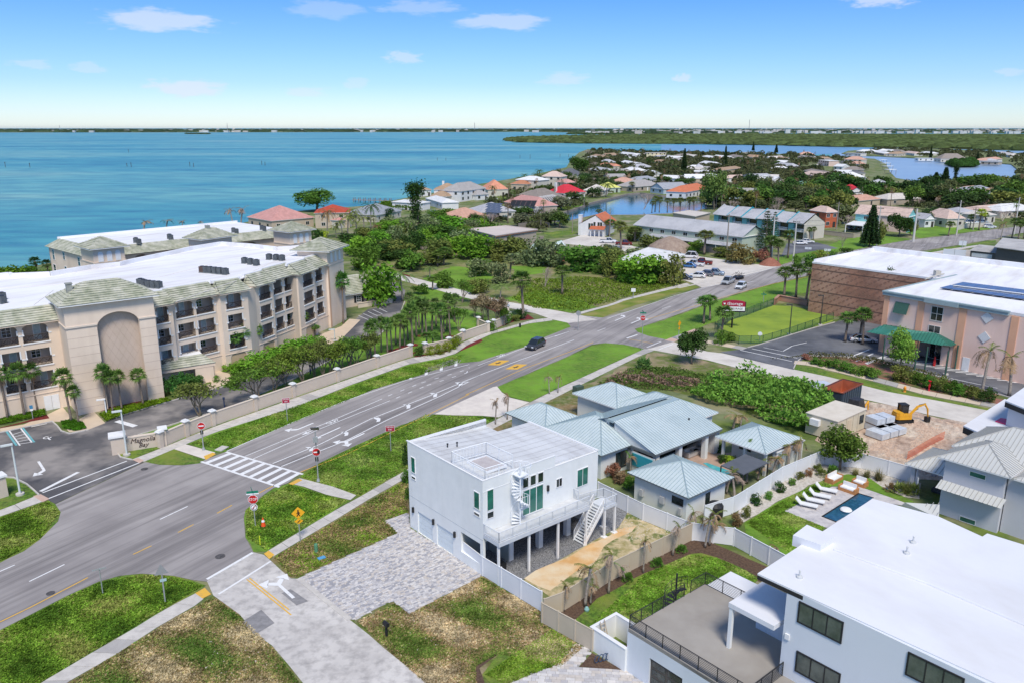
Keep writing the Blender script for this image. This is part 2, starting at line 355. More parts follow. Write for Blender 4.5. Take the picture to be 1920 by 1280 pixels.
S('lawn',[(-160,1262),(0,1181),(57,1152),(125,1117),(185,1090),(225,1079),(265,1075),(325,1079),(362,1087),(384,1098),(367,1112),(312,1140),(245,1182),(175,1222),(77,1280),(-20,1340)],.024,GRASS,.2,12)
S('dry_lawn',[(122,1283),(212,1231),(300,1173),(392,1121),(400,1117),(450,1154),(475,1186),(510,1212),(540,1247),(600,1320),(60,1340)],.024,GRASSD,.25,13)
S('lawn',[(476,1034),(461,1007),(458,965),(463,952),(496,927),(515,914),(542,906),(570,913),(612,928),(655,938),(622,959),(500,1033)],.024,GRASSB,.15,14)
S('lawn',[(562,893),(567,885),(600,866),(662,836),(750,796),(800,774),(817,778),(905,779),(935,783),(915,793),(760,881),(675,930),(650,922)],.024,GRASS,.2,15)
S('lawn',[(930,726),(985,703),(1060,671),(1110,648),(1135,643),(1170,645),(1210,654),(1180,666),(1040,730),(995,752),(960,744),(940,733)],.024,GRASSB,.2,16)
S('dry_lawn',[(512,1044),(657,958),(766,893),(925,804),(1055,739),(1100,720),(1100,790),(960,830),(830,900),(800,990),(766,962),(721,976),(746,999),(640,1050),(560,1082),(545,1083),(525,1068),(507,1050)],.020,GRASSD,.15,17)
S('dry_lawn',[(656,1163),(668,1161),(692,1148),(725,1130),(738,1128),(767,1150),(880,1091),(903,1079),(1022,1150),(1100,1215),(1060,1250),(990,1300),(830,1320),(775,1262),(720,1218),(692,1193)],.020,GRASSD,.15,18)
S('lawn',[(1032,1178),(1078,1207),(1052,1243),(990,1264),(950,1284),(925,1284),(905,1264),(935,1226)],.028,GRASS,.12,19)
S('mulch_bed',[(1040,1140),(1060,1130),(1290,1013),(1320,1010),(1470,1075),(1425,1090),(1300,1050),(1200,1100),(1120,1150),(1075,1172)],.020,MULCH,.1,20)
S('lawn',[(1072,1168),(1120,1122),(1210,1073),(1294,1038),(1315,1036),(1344,1044),(1398,1068),(1425,1084),(1400,1110),(1160,1190),(1105,1186)],.026,GRASS,.12,21)
S('mulch_bed',[(1022,1168),(1035,1176),(938,1222),(898,1252),(912,1290),(895,1290),(885,1248),(925,1220)],.032,MULCH,.1,22)
S('lawn',[(1395,979),(1440,951),(1477,931),(1550,896),(1590,888),(1630,896),(1655,913),(1690,928),(1715,941),(1697,943),(1612,911),(1560,911),(1470,957),(1547,988),(1500,1055),(1470,1060),(1400,1010)],.026,GRASSB,.12,23)
S('lawn',[(1190,619),(1265,594),(1352,562),(1450,533),(1520,519),(1515,548),(1450,562),(1360,596),(1310,615),(1250,637),(1215,631),(1196,624)],.024,GRASSB,.2,24)
S('lawn',[(1345,620),(1372,600),(1450,573),(1490,575),(1565,592),(1560,603),(1430,642),(1385,640),(1350,632)],.022,mat('yellow_green_grass',(.22,.31,.04),(.15,.23,.03),.8,.95,.05,5,c3=(.27,.36,.04),scale3=.1),.2,25)
S('lawn',[(1086,592),(1128,596),(1160,583),(1265,551),(1311,539),(1295,533),(1170,563),(1152,571)],.024,mat('verge_grass',(.17,.23,.025),(.10,.16,.018),.8,.95,.08,5,c3=(.27,.25,.07),scale3=.2),.2,26)
S('lawn',[(1490,684),(1520,687),(1660,722),(1735,742),(1850,764),(1900,774),(1900,783),(1852,769),(1765,752),(1665,734),(1507,697),(1489,692)],.024,GRASS,.12,27)
S('lawn',[(1400,512),(1455,499),(1520,480),(1595,470),(1708,449),(1640,440),(1580,450),(1530,470),(1480,479),(1440,488)],.024,GRASSB,.3,28)
S('lawn',[(1725,447),(1850,431),(1870,426),(1800,420),(1740,424),(1700,436)],.024,GRASSB,.3,29)
S('lawn',[(1700,478),(1790,463),(1826,457),(1868,451),(1868,454),(1800,466),(1720,482)],.024,GRASS,.2,30)
for k,pl in enumerate([[(760,566),(800,520),(850,500),(905,505),(930,520),(900,540),(890,560)],[(960,500),(1020,498),(1030,512),(970,518)],[(940,560),(1010,545),(1080,560),(1120,575),(1068,588)],[(1040,398),(1100,384),(1105,381),(1085,376),(1040,388),(1020,396)],[(1145,366),(1178,359),(1200,358),(1240,362),(1300,366),(1300,358),(1230,352),(1160,354)],[(1018,437),(1070,432),(1085,438),(1040,446)],[(975,410),(1005,404),(1010,418),(982,420)],[(925,368),(958,368),(955,374),(930,374)],[(712,414),(760,412),(765,424),(720,426)]]):
 S('lawn',pl,.026,GRASSB if k in(0,1,2,3)else GRASS,.8,40+k)
ROAD=[(-160,1135),(0,1055),(15,1047),(45,1033),(75,1011),(109,977),(114,960),(104,945),(272,866),(300,871),(340,872),(376,868),(385,861),(425,846),(482,820),(555,790),(620,762),(700,730),(762,711),(795,701),(800,690),(850,672),(865,675),(860,681),(900,677),(920,670),(985,650),(1022,632),(1070,613),(1062,603),(1034,598),(1090,592),(1130,596),(1185,582),(1240,564),(1312,540),(1350,534),(1400,516),(1455,500),(1520,482),(1595,471),(1667,457),(1710,450),(1765,444),(1850,432),(1895,427),(1990,414),(1990,428),(1897,440),(1865,449),(1825,455),(1790,461),(1702,475),(1600,498),(1520,516),(1450,532),(1352,560),(1265,592),(1190,617),(1196,623),(1215,630),(1250,637),(1262,641),(1212,655),(1170,646),(1135,643),(1110,646),(1060,670),(985,702),(930,726),(872,751),(815,777),(750,797),(662,837),(600,867),(562,887),(540,905),(512,915),(495,927),(461,955),(457,970),(460,1007),(476,1036),(388,1090),(362,1087),(325,1079),(265,1075),(225,1079),(185,1090),(125,1117),(57,1152),(0,1181),(-160,1266)]
road=S('main_road',ROAD,.034,ASPH)
S('condominium_driveway',[(-160,836),(0,811),(98,790),(107,798),(115,808),(130,812),(160,806),(222,780),(320,752),(437,720),(500,700),(560,678),(605,655),(640,640),(655,618),(660,604),(690,580),(735,570),(742,552),(700,540),(700,530),(742,530),(760,545),(757,565),(750,587),(735,605),(700,639),(660,655),(625,672),(542,714),(437,760),(372,780),(255,815),(235,822),(220,835),(217,847),(225,857),(246,862),(270,866),(104,944),(72,927),(50,907),(25,895),(0,894),(-160,880)],.030,ASPHD)
S('side_street',[(388,1089),(400,1116),(450,1152),(475,1185),(510,1210),(540,1245),(600,1320),(850,1320),(775,1259),(720,1215),(692,1190),(655,1161),(560,1085),(545,1084),(525,1067),(507,1050),(495,1040),(475,1035)],.042,STREET)
S('cross_street',[(1212,655),(1262,641),(1327,659),(1355,662),(1440,682),(1487,692),(1557,707),(1665,734),(1765,752),(1852,769),(1960,795),(1960,830),(1812,792),(1740,777),(1665,758),(1615,747),(1547,728),(1507,722),(1470,711),(1415,698),(1327,675),(1272,665),(1230,657)],.030,CROSSST)
S('side_road',[(700,512),(712,505),(950,566),(1060,586),(1092,592),(1120,600),(1066,606),(1034,599),(1003,588),(945,576),(870,558)],.038,CROSSST)
S('parking_lot',[(1267,520),(1272,500),(1290,478),(1315,482),(1410,495),(1455,500),(1447,504),(1400,516),(1350,534),(1316,540),(1300,532)],.040,CROSSST)
S('parking_lot',[(1350,660),(1387,655),(1425,646),(1520,617),(1565,605),(1600,590),(1655,600),(1655,640),(1960,690),(1960,765),(1850,733),(1760,707),(1700,693),(1650,676),(1590,669),(1520,668),(1493,680),(1488,693),(1420,677)],.036,ASPHB)
S('parking_lot',[(1465,480),(1540,469),(1572,466),(1532,455),(1475,457)],.030,ASPHB)
S('parking_lot',[(1724,482),(1782,467),(1830,470),(1816,492)],.030,mat('sandy_lot',(.46,.42,.36),(.32,.28,.25),.5,.9))
S('planting_bed',[(1500,668),(1590,669),(1650,676),(1700,692),(1850,732),(1920,752),(1900,765),(1740,732),(1665,712),(1522,677)],.030,mat('salmon_mulch',(.38,.14,.12),(.24,.12,.10),2,.95,.05,10,c3=(.09,.13,.03),scale3=.35))
S('construction_entrance',[(1040,456),(1095,440),(1130,443),(1190,463),(1270,470),(1290,480),(1272,500),(1200,480),(1130,464)],.02,CROSSST)
S('pale_ground',[(1500,340),(1520,325),(1527,308),(1536,308),(1532,325),(1580,330),(1560,342)],.05,CROSSST)
S('drive_apron',[(815,776),(870,750),(925,725),(932,724),(941,735),(956,745),(993,754),(935,782),(905,779),(850,778)],.040,mat('pale_concrete',(.70,.64,.56),(.62,.56,.50),.5,.85,.002,20,dirt=((.5,.46,.4),1,.4)))
S('pavement_ramp',[(325,841),(346,832),(404,848),(383,860)],.040,MATS['pale_concrete'])
S('pavement_ramp',[(544,906),(562,896),(625,912),(668,928),(657,937),(612,927),(570,912)],.040,CONC)
for pts in([(382,855),(399,848),(405,851),(386,862)],[(541,907),(560,897),(567,900),(549,909)],[(366,1112),(384,1102),(396,1114),(380,1122)],[(495,1038),(504,1032),(515,1040),(505,1048)],):
 S('tactile_pad',pts,.052,PAINTY)
for pts in([(249,862),(259,858),(270,863),(262,868)],[(62,930),(76,926),(93,935),(80,941)]):
 S('tactile_pad',pts,.052,PINKC)
def walk(L_,Rr,name='sidewalk',slab=1.9,m=CONC,z=.036,mats=None):
 "slabs between a left and a right edge polyline (picture points), each its own piece; joints left open"
 a=[P2(*p)for p in L_];b=[P2(*p)for p in Rr]
 def resample(q,n):
  ds=[0]
  for i in range(1,len(q)):ds.append(ds[-1]+dist(q[i-1],q[i]))
  r=[]
  for k in range(n+1):
   t=ds[-1]*k/n;i=max(1,next((j for j,d in enumerate(ds)if d>=t-1e-9),len(ds)-1))
   f=(t-ds[i-1])/max(1e-6,ds[i]-ds[i-1]);r.append((q[i-1][0]+(q[i][0]-q[i-1][0])*f,q[i-1][1]+(q[i][1]-q[i-1][1])*f))
  return r
 n=max(1,int(sum(dist(a[i],a[i+1])for i in range(len(a)-1))/slab));A=resample(a,n);B=resample(b,n)
 base=MB();
 for i in range(n):base.poly([(*A[i],z-.02),(*B[i],z-.02),(*B[i+1],z-.02),(*A[i+1],z-.02)])
 o=base.build(name,mat('joint_dirt',(.13,.12,.10),rough=.95));o['kind']='structure'
 rd=random.Random(n)
 far=MB();nf=0
 for i in range(n):
  g=.012;j=rd.uniform(0,.012)
  def L2(p,q,t):return(p[0]+(q[0]-p[0])*t,p[1]+(q[1]-p[1])*t)
  c=[L2(A[i],A[i+1],g),L2(B[i],B[i+1],g),L2(B[i],B[i+1],1-g),L2(A[i],A[i+1],1-g)]
  mbx=MB();mbx.prism(c,z-.018,z+j)
  if A[i][1]<150:mbx.build('slab',m if rd.random()<.8 else CONC2,o)
  else:far.v,far.f=(far.v+mbx.v,far.f+[tuple(q+len(far.v)for q in f)for f in mbx.f])
 if far.v:far.build('slab',m,o)['kind']='stuff'
 return o
CONC2=mat('darker_concrete',(.43,.41,.38),(.36,.34,.32),.9,.85,.003,12)
walk([(245,862),(300,841),(400,800),(550,747),(707,692),(770,671),(838,661),(866,643),(900,628),(1000,600),(1034,596)],[(270,865),(325,842),(400,811),(555,762),(650,724),(767,682),(822,672),(856,662),(876,647),(920,627),(990,607),(1036,601)])
walk([(500,1034),(622,960),(675,931),(760,882),(915,794),(1040,731),(1180,667),(1208,654)],[(512,1043),(657,957),(682,941),(766,893),(925,803),(1055,738),(1195,669),(1226,657)])
walk([(-60,1375),(77,1280),(175,1222),(245,1182),(312,1140),(367,1112)],[(0,1370),(122,1281),(212,1230),(300,1172),(392,1120),(382,1122)],slab=1.7)
walk([(-160,1003),(0,957),(66,930)],[(-160,1018),(0,968),(82,939)])
walk([(1070,590),(1147,570),(1165,562),(1287,531)],[(1082,591),(1153,571.5),(1171,564),(1294,534)],slab=3)
walk([(1490,676),(1522,678),(1665,713),(1740,733),(1870,757)],[(1488,682),(1520,685),(1660,720),(1735,740),(1866,764)],m=TANC)
walk([(1246,638),(1302,617)],[(1264,641),(1308,620)],m=PINKC)
walk([(1318,636),(1402,652)],[(1314,641),(1392,656)],m=TANC)
walk([(1700,482),(1790,466),(1832,460)],[(1712,484),(1796,469),(1838,462)],slab=4)
walk([(1270,540),(1460,498)],[(1274,541),(1466,499)],slab=4)
def kerb(pts,h=.15,wd=.16,m=None,name='kerb'):
 q=[P2(*p)for p in pts];mb=MB()
 for i in range(len(q)-1):
  mb.fr=Fr(q[i],azim(q[i],q[i+1]));mb.box(-.05,dist(q[i],q[i+1])+.05,-wd/2,wd/2,.0,h+.002*(i%2))
 mb.build(name,m or CONC)['kind']='structure'
kerb([(218,783),(240,775),(320,752),(344,745),(437,720),(500,700),(560,678),(605,655)])
kerb([(257,816),(372,781),(437,761),(542,715),(625,673),(700,640),(735,606),(751,588),(759,566)])
kerb([(257,816),(235,822),(221,835),(218,847),(226,857),(247,862)])
kerb([(0,894.5),(25,895.5),(50,907.5),(65,920.5),(73,928)])
kerb([(-160,836),(0,811),(98,790),(107,798),(115,808),(130,813),(160,807),(165,806)])
kerb([(1402,652),(1425,646),(1520,617),(1565,605)])
kerb([(1488,691),(1493,680),(1505,669),(1520,667),(1590,669),(1650,676),(1700,693),(1760,707),(1850,733),(1900,747)])
kerb([(560,1085),(655,1161)],.08,.45,name='kerb')
def mark(name,pts,m=PAINTW,z=.046,par=road):
 q=[P(x,y)[:2]for x,y in pts];s_=sum(q[i][0]*q[(i+1)%len(q)][1]-q[(i+1)%len(q)][0]*q[i][1]for i in range(len(q)))
 if s_<0:q=q[::-1]
 tris=tessellate_polygon([[Vector((*p,0))for p in q]]);mb=MB();mb.v=[(*p,z)for p in q]
 mb.f=[tuple(t)if(q[t[1]][0]-q[t[0]][0])*(q[t[2]][1]-q[t[0]][1])-(q[t[1]][1]-q[t[0]][1])*(q[t[2]][0]-q[t[0]][0])>0 else tuple(t[::-1])for t in tris]
 return mb.build(name,m,par)
def line(pts,wd=.13,m=PAINTW,name='lane_line',dash=None,z=.046,par=road):
 q=[P2(*p)for p in pts];mb=MB()
 for i in range(len(q)-1):
  L_=dist(q[i],q[i+1]);mb.fr=Fr(q[i],azim(q[i],q[i+1]))
  if dash:
   u=0
   while u<L_:mb.poly([(u,-wd/2,z),(min(L_,u+dash[0]),-wd/2,z),(min(L_,u+dash[0]),wd/2,z),(u,wd/2,z)][::-1]);u+=dash[0]+dash[1]
  else:mb.poly([(0,-wd/2,z),(L_,-wd/2,z),(L_,wd/2,z),(0,wd/2,z)][::-1])
 return mb.build(name,m,par)
line([(377,865),(524,913)],.32,name='crosswalk_rail');line([(424,847),(568,889)],.32,name='crosswalk_rail')
for i in range(9):
 t=(i+.35)/9.0;a0=(377+147*t,865+48*t);a1=(424+144*t,847+42*t)
 t2=t+.045;b0=(377+147*t2,865+48*t2);b1=(424+144*t2,847+42*t2)
 mark('crosswalk_bar',[a0,b0,b1,a1],z=.050)
Z4=lambda x,y:(400+x/4,640+y/4)
Z6=lambda x,y:(760+x/4,420+y/4)
line([Z4(100,822),Z4(600,605),Z4(1000,440),Z4(1450,290),Z4(1750,215),Z4(1920,172)],.14)
line([Z4(240,860),Z4(860,605),Z4(1265,430)]);line([Z4(300,880),Z4(800,655),Z4(1325,443)])
line([Z4(1310,408),Z4(1560,310),Z4(1920,205)],.15,dash=(.9,1.8));line([Z4(1370,425),Z4(1600,330),Z4(1900,235),Z6(480,1075)],.15,dash=(.9,1.8))
line([Z4(445,915),Z4(800,770),Z4(1180,580),Z4(1640,400),Z4(1920,285),Z6(600,1115),Z6(900,1005),Z6(1265,870)],.16)
line([Z4(510,937),Z4(1000,740),Z4(1300,590),Z4(1700,410),Z4(1920,300),Z6(400,1195),Z6(560,1130)],.16)
for x,y in((1870,315),(1680,395),(1480,480),(1255,580),(1015,685),(750,800)):
 mark('chevron',[Z4(x-60,y-8),Z4(x-15,y-10),Z4(x,y-2),Z4(x-5,y+18),Z4(x-32,y+24),Z4(x-28,y+8)])
line([Z4(650,980),Z4(1000,845),Z4(1400,650),Z4(1600,555),Z4(1920,395),Z6(450,1280),Z6(900,1080),Z6(1200,970),Z6(1410,888)],.13,PAINTY)
line([(-160,1250),(0,1166),(60,1137),(165,1082.5)],.13,PAINTY);line([(250,1039),(284,1023)],.13,PAINTY);line([(334,998),(363,983)],.13,PAINTY);line([(407,962),(435,947)],.13,PAINTY);line([(480,927),(517,908)],.13,PAINTY)
line([(-30,1084),(28,1059)],.15);line([(55,1090),(121,1058)],.15);line([(300,973.5),(352,949)],.15)
line([(76,921),(147,885)],.45,par=road,z=.050);line([(80,923.5),(238,864)],.2,z=.048);line([(90,935),(262,867)],.2,z=.048)
line([(219,789),(254,799)],.8,z=.05)
line([(388,1086),(474,1036)],.3,z=.054);line([(410,1114),(508,1052)],.22,z=.054)
line([(463,1086),(546,1153)],.12,PAINTY,z=.054);line([(468,1084),(542,1143)],.12,PAINTY,z=.054)
def arrow(c,az,L_=4.0,kind='straight',m=PAINTW,z=.054,s=1.0,name='arrow'):
 f=Fr(P2(*c),az);mb=MB(f)
 if kind=='straight':
  mb.poly([(-L_/2,-.12*s,z),(L_/2-1.1,-.12*s,z),(L_/2-1.1,.12*s,z),(-L_/2,.12*s,z)][::-1]);mb.poly([(L_/2-1.15,-.5*s,z),(L_/2,0,z),(L_/2-1.15,.5*s,z)][::-1])
 else:
  sg=1 if kind in('right','both')else-1
  for g in((sg,)if kind!='both' else(1,-1)):
   if g==1 or kind!='both':mb.poly([(-L_/2,-.14,z),(.1,-.14,z),(.1,.14,z),(-L_/2,.14,z)][::-1])
   else:z=z+.003
   q=[(.1,-.14*g,z),(.55,-.1*g,z),(1.1,.55*g,z),(.75,.8*g,z),(.1,.14*g,z)];mb.poly(q if g>0 else q[::-1])
   q=[(1.5,.3*g,z),(1.35,1.35*g,z),(.3,1.0*g,z)];mb.poly(q if g>0 else q[::-1])
 return mb.build(name,m,road)
arrow(Z4(850,690),211,5,'straight');arrow(Z4(725,675),211,3,'straight',s=.7);arrow(Z4(645,655),212,5,'right');arrow(Z4(1010,745),212,6,'both')
arrow((525,1098),318,5,'both',z=.056);arrow((82,880),140,6,'right');arrow((1170,595),35,8,'left');arrow((1200,600),35,8,'both')
for c in(Z4(890,600),Z6(715,985)):
 f=Fr(P2(*c),31);mb=MB(f)
 for u in(-.6,.6):
  n=12
  for k in range(n):
   a,b=2*math.pi*k/n,2*math.pi*(k+1)/n
   mb.poly([(u+.42*math.cos(a),.42*math.sin(a),.05),(u+.42*math.cos(b),.42*math.sin(b),.05),(u+.3*math.cos(b),.3*math.sin(b),.05),(u+.3*math.cos(a),.3*math.sin(a),.05)])
 mb.poly([(-.6,-.06,.052),(0,.35,.052),(0,.5,.052),(-.7,.05,.052)]);mb.poly([(0,.3,.052),(.6,-.06,.052),(.65,.05,.052),(.1,.5,.052)])
 mb.build('bicycle_symbol',PAINTW,road)
for c in(Z6(700,1040),Z6(833,1070)):
 f=Fr(P2(*c),31+0);mb=MB(f);mb.poly([(-2.1,-.9,.049),(-1.2,.9,.049),(2.1,.9,.049),(1.2,-.9,.049)]);mb.build('yellow_road_panel',PAINTY,road)
 mb=MB(f)
 mb.poly([(-.8,-.12,.054),(-.8,.12,.054),(.2,.12,.054),(.2,-.12,.054)]);mb.poly([(.25,-.16,.054),(.25,.16,.054),(.6,.16,.054),(.6,-.16,.054)]);mb.poly([(-.5,-.45,.056),(-.35,.5,.056),(-.15,.5,.056),(-.3,-.45,.056)])
 mb.build('pedestrian_symbol',BLACK,road)
line([Z6(545,1060),Z6(900,925)],.13);line([Z6(1040,868),Z6(1285,790)],.13);line([Z6(1440,805),Z6(1500,783)],.14)
Z5=lambda x,y:(1040+x/4,420+y/4)
line([Z5(395,712),Z5(900,540),Z5(1240,452),Z5(1660,325)],.14);line([Z5(680,720),Z5(1040,620),Z5(1230,560),Z5(1640,450),(1520,519)],.14,PAINTY)
line([Z5(805,638),Z5(870,620)],.15);line([Z5(1030,568),Z5(1080,555)],.15);line([Z5(1245,500),Z5(1290,490)],.15);line([Z5(1440,445),Z5(1490,432)],.15)
line([Z5(540,858),Z5(620,832)],.35);line([Z5(690,925),Z5(800,882)],.2);line([Z5(780,942),Z5(890,900)],.2);line([Z5(560,865),Z5(735,895)],.14,PAINTY)
line([Z5(1480,935),Z5(1820,1005)],.22,z=.048);line([Z5(1390,945),Z5(1780,1030)],.22,z=.048);line([Z5(1565,925),Z5(1710,955),Z5(1780,915),Z5(1890,890)],.16,z=.048)
line([Z5(0,845),Z5(165,790)],.14);line([(1620,480),(1700,465),(1860,438)],.14,dash=(3,6));line([(1600,489),(1700,470),(1860,443)],.14,dash=(3,6))
for x,y in((1480,283),(1597,250),(1710,214),(1820,181)):
 mark('gore_bar',[Z4(x-12,y+6),Z4(x+10,y+2),Z4(x+12,y-12-(x-1480)/15),Z4(x-10,y-8-(x-1480)/15)])
Z4B=lambda x,y:(1440+x/4,420+y/4)
for i in range(13):
 x,y=860+i*78,1008+i*14.5
 line([Z4B(x,y),Z4B(x+240+i*4,y+8+i*1.2)],.28,z=.05)
line([Z4B(820,1030),Z4B(1240,1130),Z4B(1720,1230)],.2,z=.048)
for a,b in(((600,1005),(760,940)),((660,1030),(790,970)),((730,1045),(880,985)),((740,1050),(895,990))):line([Z4B(*a),Z4B(*b)],.3,z=.048)
Z3=lambda x,y:(x/4,640+y/4)
TEAL=mat('blue_paint',(.10,.38,.42),(.2,.42,.45),3,.7)
line([Z3(50,675),Z3(125,780)],.25,TEAL,z=.05);line([Z3(70,670),Z3(150,780)],.18,z=.05);line([Z3(155,650),Z3(240,757)],.18,z=.05);line([Z3(172,648),Z3(258,755)],.22,TEAL,z=.05)
for i in range(5):line([Z3(88+i*15,700+i*17),Z3(168+i*17,675+i*20)],.13,z=.05)
mb=MB(Fr(P2(*Z3(355,720)),60))
for k in range(8):
 a,b=2*math.pi*k/10,2*math.pi*(k+1)/10
 mb.poly([(.5*math.cos(a),.5*math.sin(a),.05),(.5*math.cos(b),.5*math.sin(b),.05),(.35*math.cos(b),.35*math.sin(b),.05),(.35*math.cos(a),.35*math.sin(a),.05)])
mb.poly([(0,0,.052),(.15,0,.052),(.3,.8,.052),(.1,.8,.052)]);mb.cyl(.3,.95,.049,.053,.12);mb.build('wheelchair_symbol',PAINTW,road)
sheet('wheel_stop',[Z3(235,640),Z3(350,617),Z3(355,622),Z3(238,647)],.12,CONC)
for i in range(5):line([(672+i*9,592-i*3.6),(690+i*9,600-i*3.6)],.14,z=.046)
mark('asphalt_patch',[(453,1166),(490,1143),(515,1168),(478,1190)],mat('patch_asphalt',(.20,.195,.195),(.28,.27,.27),2,.9),z=.052)
mark('asphalt_patch',[(528,1112),(545,1104),(578,1127),(556,1135)],MATS['patch_asphalt'],z=.052)
for c,r_ in(((413,1043),.45),((271,879),.4),((95,1112),.35)):
 mb=MB(Fr(P2(*c),0));mb.cyl(0,0,.03,.056,r_,n=20);mb.build('manhole_cover',mat('iron',(.05,.05,.05),(.12,.11,.11),4,.7),road)
# ============================================================ building helpers
def wallface(mb,u0,u1,z0,z1,ops=(),v=0.0,t=.25,seg=8):
 "a wall of real thickness with rectangular or arched openings (a, b, c, d, rise)"
 cols={}
 for o in ops:cols.setdefault((round(o[0],3),round(o[1],3)),[]).append(o)
 x=u0
 for(a,b)in sorted(cols):
  if a>x+.001:mb.box(x,a,v-t,v,z0,z1)
  z=z0
  for o in sorted(cols[(a,b)],key=lambda q:q[2]):
   rise=o[4]if len(o)>4 else 0
   if o[2]>z+.001:mb.box(a,b,v-t,v,z,o[2])
   if rise:
    c,w=(a+b)/2,(b-a)/2;zs=o[3]-rise
    for k in range(seg):
     p0,p1=math.pi*(1-k/seg),math.pi*(1-(k+1)/seg)
     ua,ub=c+w*math.cos(p0),c+w*math.cos(p1);za,zb=zs+rise*math.sin(p0),zs+rise*math.sin(p1);zt=o[3]+.03
     mb.add([(ua,v,za),(ub,v,zb),(ub,v,zt),(ua,v,zt),(ua,v-t,za),(ub,v-t,zb),(ub,v-t,zt),(ua,v-t,zt)],[(0,1,2,3),(7,6,5,4),(4,5,1,0),(3,2,6,7)])
    z=o[3]+.03
   else:z=o[3]
  if z<z1-.001:mb.box(a,b,v-t,v,z,z1)
  x=b
 if u1>x+.001:mb.box(x,u1,v-t,v,z0,z1)
 return mb
def window(fr,u0,u1,z0,z1,par,glass=None,frame=None,nx=1,nz=1,v=0.0,fw=.07,name='window',sill=False,depth=.07,label=None):
 glass=glass or GLASS_D;frame=frame or WHITETRIM
 mb=MB(fr);d=.04
 mb.box(u0,u0+fw,v-depth,v+d,z0,z1);mb.box(u1-fw,u1,v-depth,v+d,z0,z1);mb.box(u0+fw,u1-fw,v-depth,v+d,z0,z0+fw);mb.box(u0+fw,u1-fw,v-depth,v+d,z1-fw,z1)
 W_,H_=u1-u0-2*fw,z1-z0-2*fw;b=fw*.7
 for i in range(1,nx):c=u0+fw+W_*i/nx;mb.box(c-b/2,c+b/2,v-depth,v+d-.005,z0+fw,z1-fw)
 for i in range(1,nz):c=z0+fw+H_*i/nz;mb.box(u0+fw,u1-fw,v-depth,v+d-.01,c-b/2,c+b/2)
 w=mb.build(name,frame,par)
 if label:w['label']=label
 for i in range(nx):
  for j in range(nz):
   p=MB(fr);a=u0+fw+W_*i/nx;c=z0+fw+H_*j/nz
   p.box(a+.005,a+W_/nx-.005,v-depth*.5,v+d-.03,c+.005,c+H_/nz-.005);p.build('pane',glass,w)
 if sill:s=MB(fr);s.box(u0-.08,u1+.08,v,v+.12,z0-.1,z0);s.build('sill',WHITETRIM,w)
 return w
def clip_line(poly2,x):
 ys=[]
 n=len(poly2)
 for i in range(n):
  (x0,y0),(x1,y1)=poly2[i],poly2[(i+1)%n]
  if(x0-x)*(x1-x)<0:ys.append(y0+(y1-y0)*(x-x0)/(x1-x0))
 return(min(ys),max(ys))if len(ys)>=2 else None
def roof_slope(pts,mbf,mbs,mode='rib',step=.45,h=.05,w=.045):
 "one roof plane; pts[0]-pts[1] is the eave. Adds the sheet, and standing ribs or tile courses with depth"
 p=[Vector(q)for q in pts];ex=(p[1]-p[0]).normalized();nrm=Vector((0,0,0))
 for i in range(len(p)):nrm+=p[i].cross(p[(i+1)%len(p)])
 nrm=nrm.normalized()
 if nrm.z<0:nrm=-nrm
 ey=nrm.cross(ex)
 if ey.z<0:ey=-ey
 q2=[((q-p[0]).dot(ex),(q-p[0]).dot(ey))for q in p]
 def W_(x,y,o=0):return tuple(p[0]+ex*x+ey*y+nrm*o)
 if mode!='course':mbf.add([tuple(q)for q in p],[tuple(range(len(p)))])
 if mode=='rib':
  xs=[q[0]for q in q2];x=min(xs)+step/2
  while x<max(xs)-.05:
   c=clip_line(q2,x+1e-5)
   if c and c[1]-c[0]>.1:
    a,b=c;mbs.add([W_(x-w/2,a,.002),W_(x+w/2,a,.002),W_(x+w/2,a,h),W_(x-w/2,a,h),W_(x-w/2,b,.002),W_(x+w/2,b,.002),W_(x+w/2,b,h),W_(x-w/2,b,h)],[(0,1,2,3),(7,6,5,4),(1,5,6,2),(4,0,3,7),(3,2,6,7)])
   x+=step
 elif mode=='course':
  sw=[(q[1],q[0])for q in q2];ymax=max(q[1]for q in q2);n=max(1,int(round(ymax/step)))
  for i in range(n):
   a,b=ymax*i/n+1e-5,ymax*(i+1)/n-1e-5
   ca,cb=clip_line(sw,a),clip_line(sw,b)
   if not ca:continue
   if not cb:cb=((ca[0]+ca[1])/2,)*2
   lift=h
   mbf.add([W_(ca[0],a,lift),W_(ca[1],a,lift),W_(cb[1],b,0.004),W_(cb[0],b,0.004),W_(ca[0],a,0),W_(ca[1],a,0)],[(0,1,2,3),(4,5,1,0)])
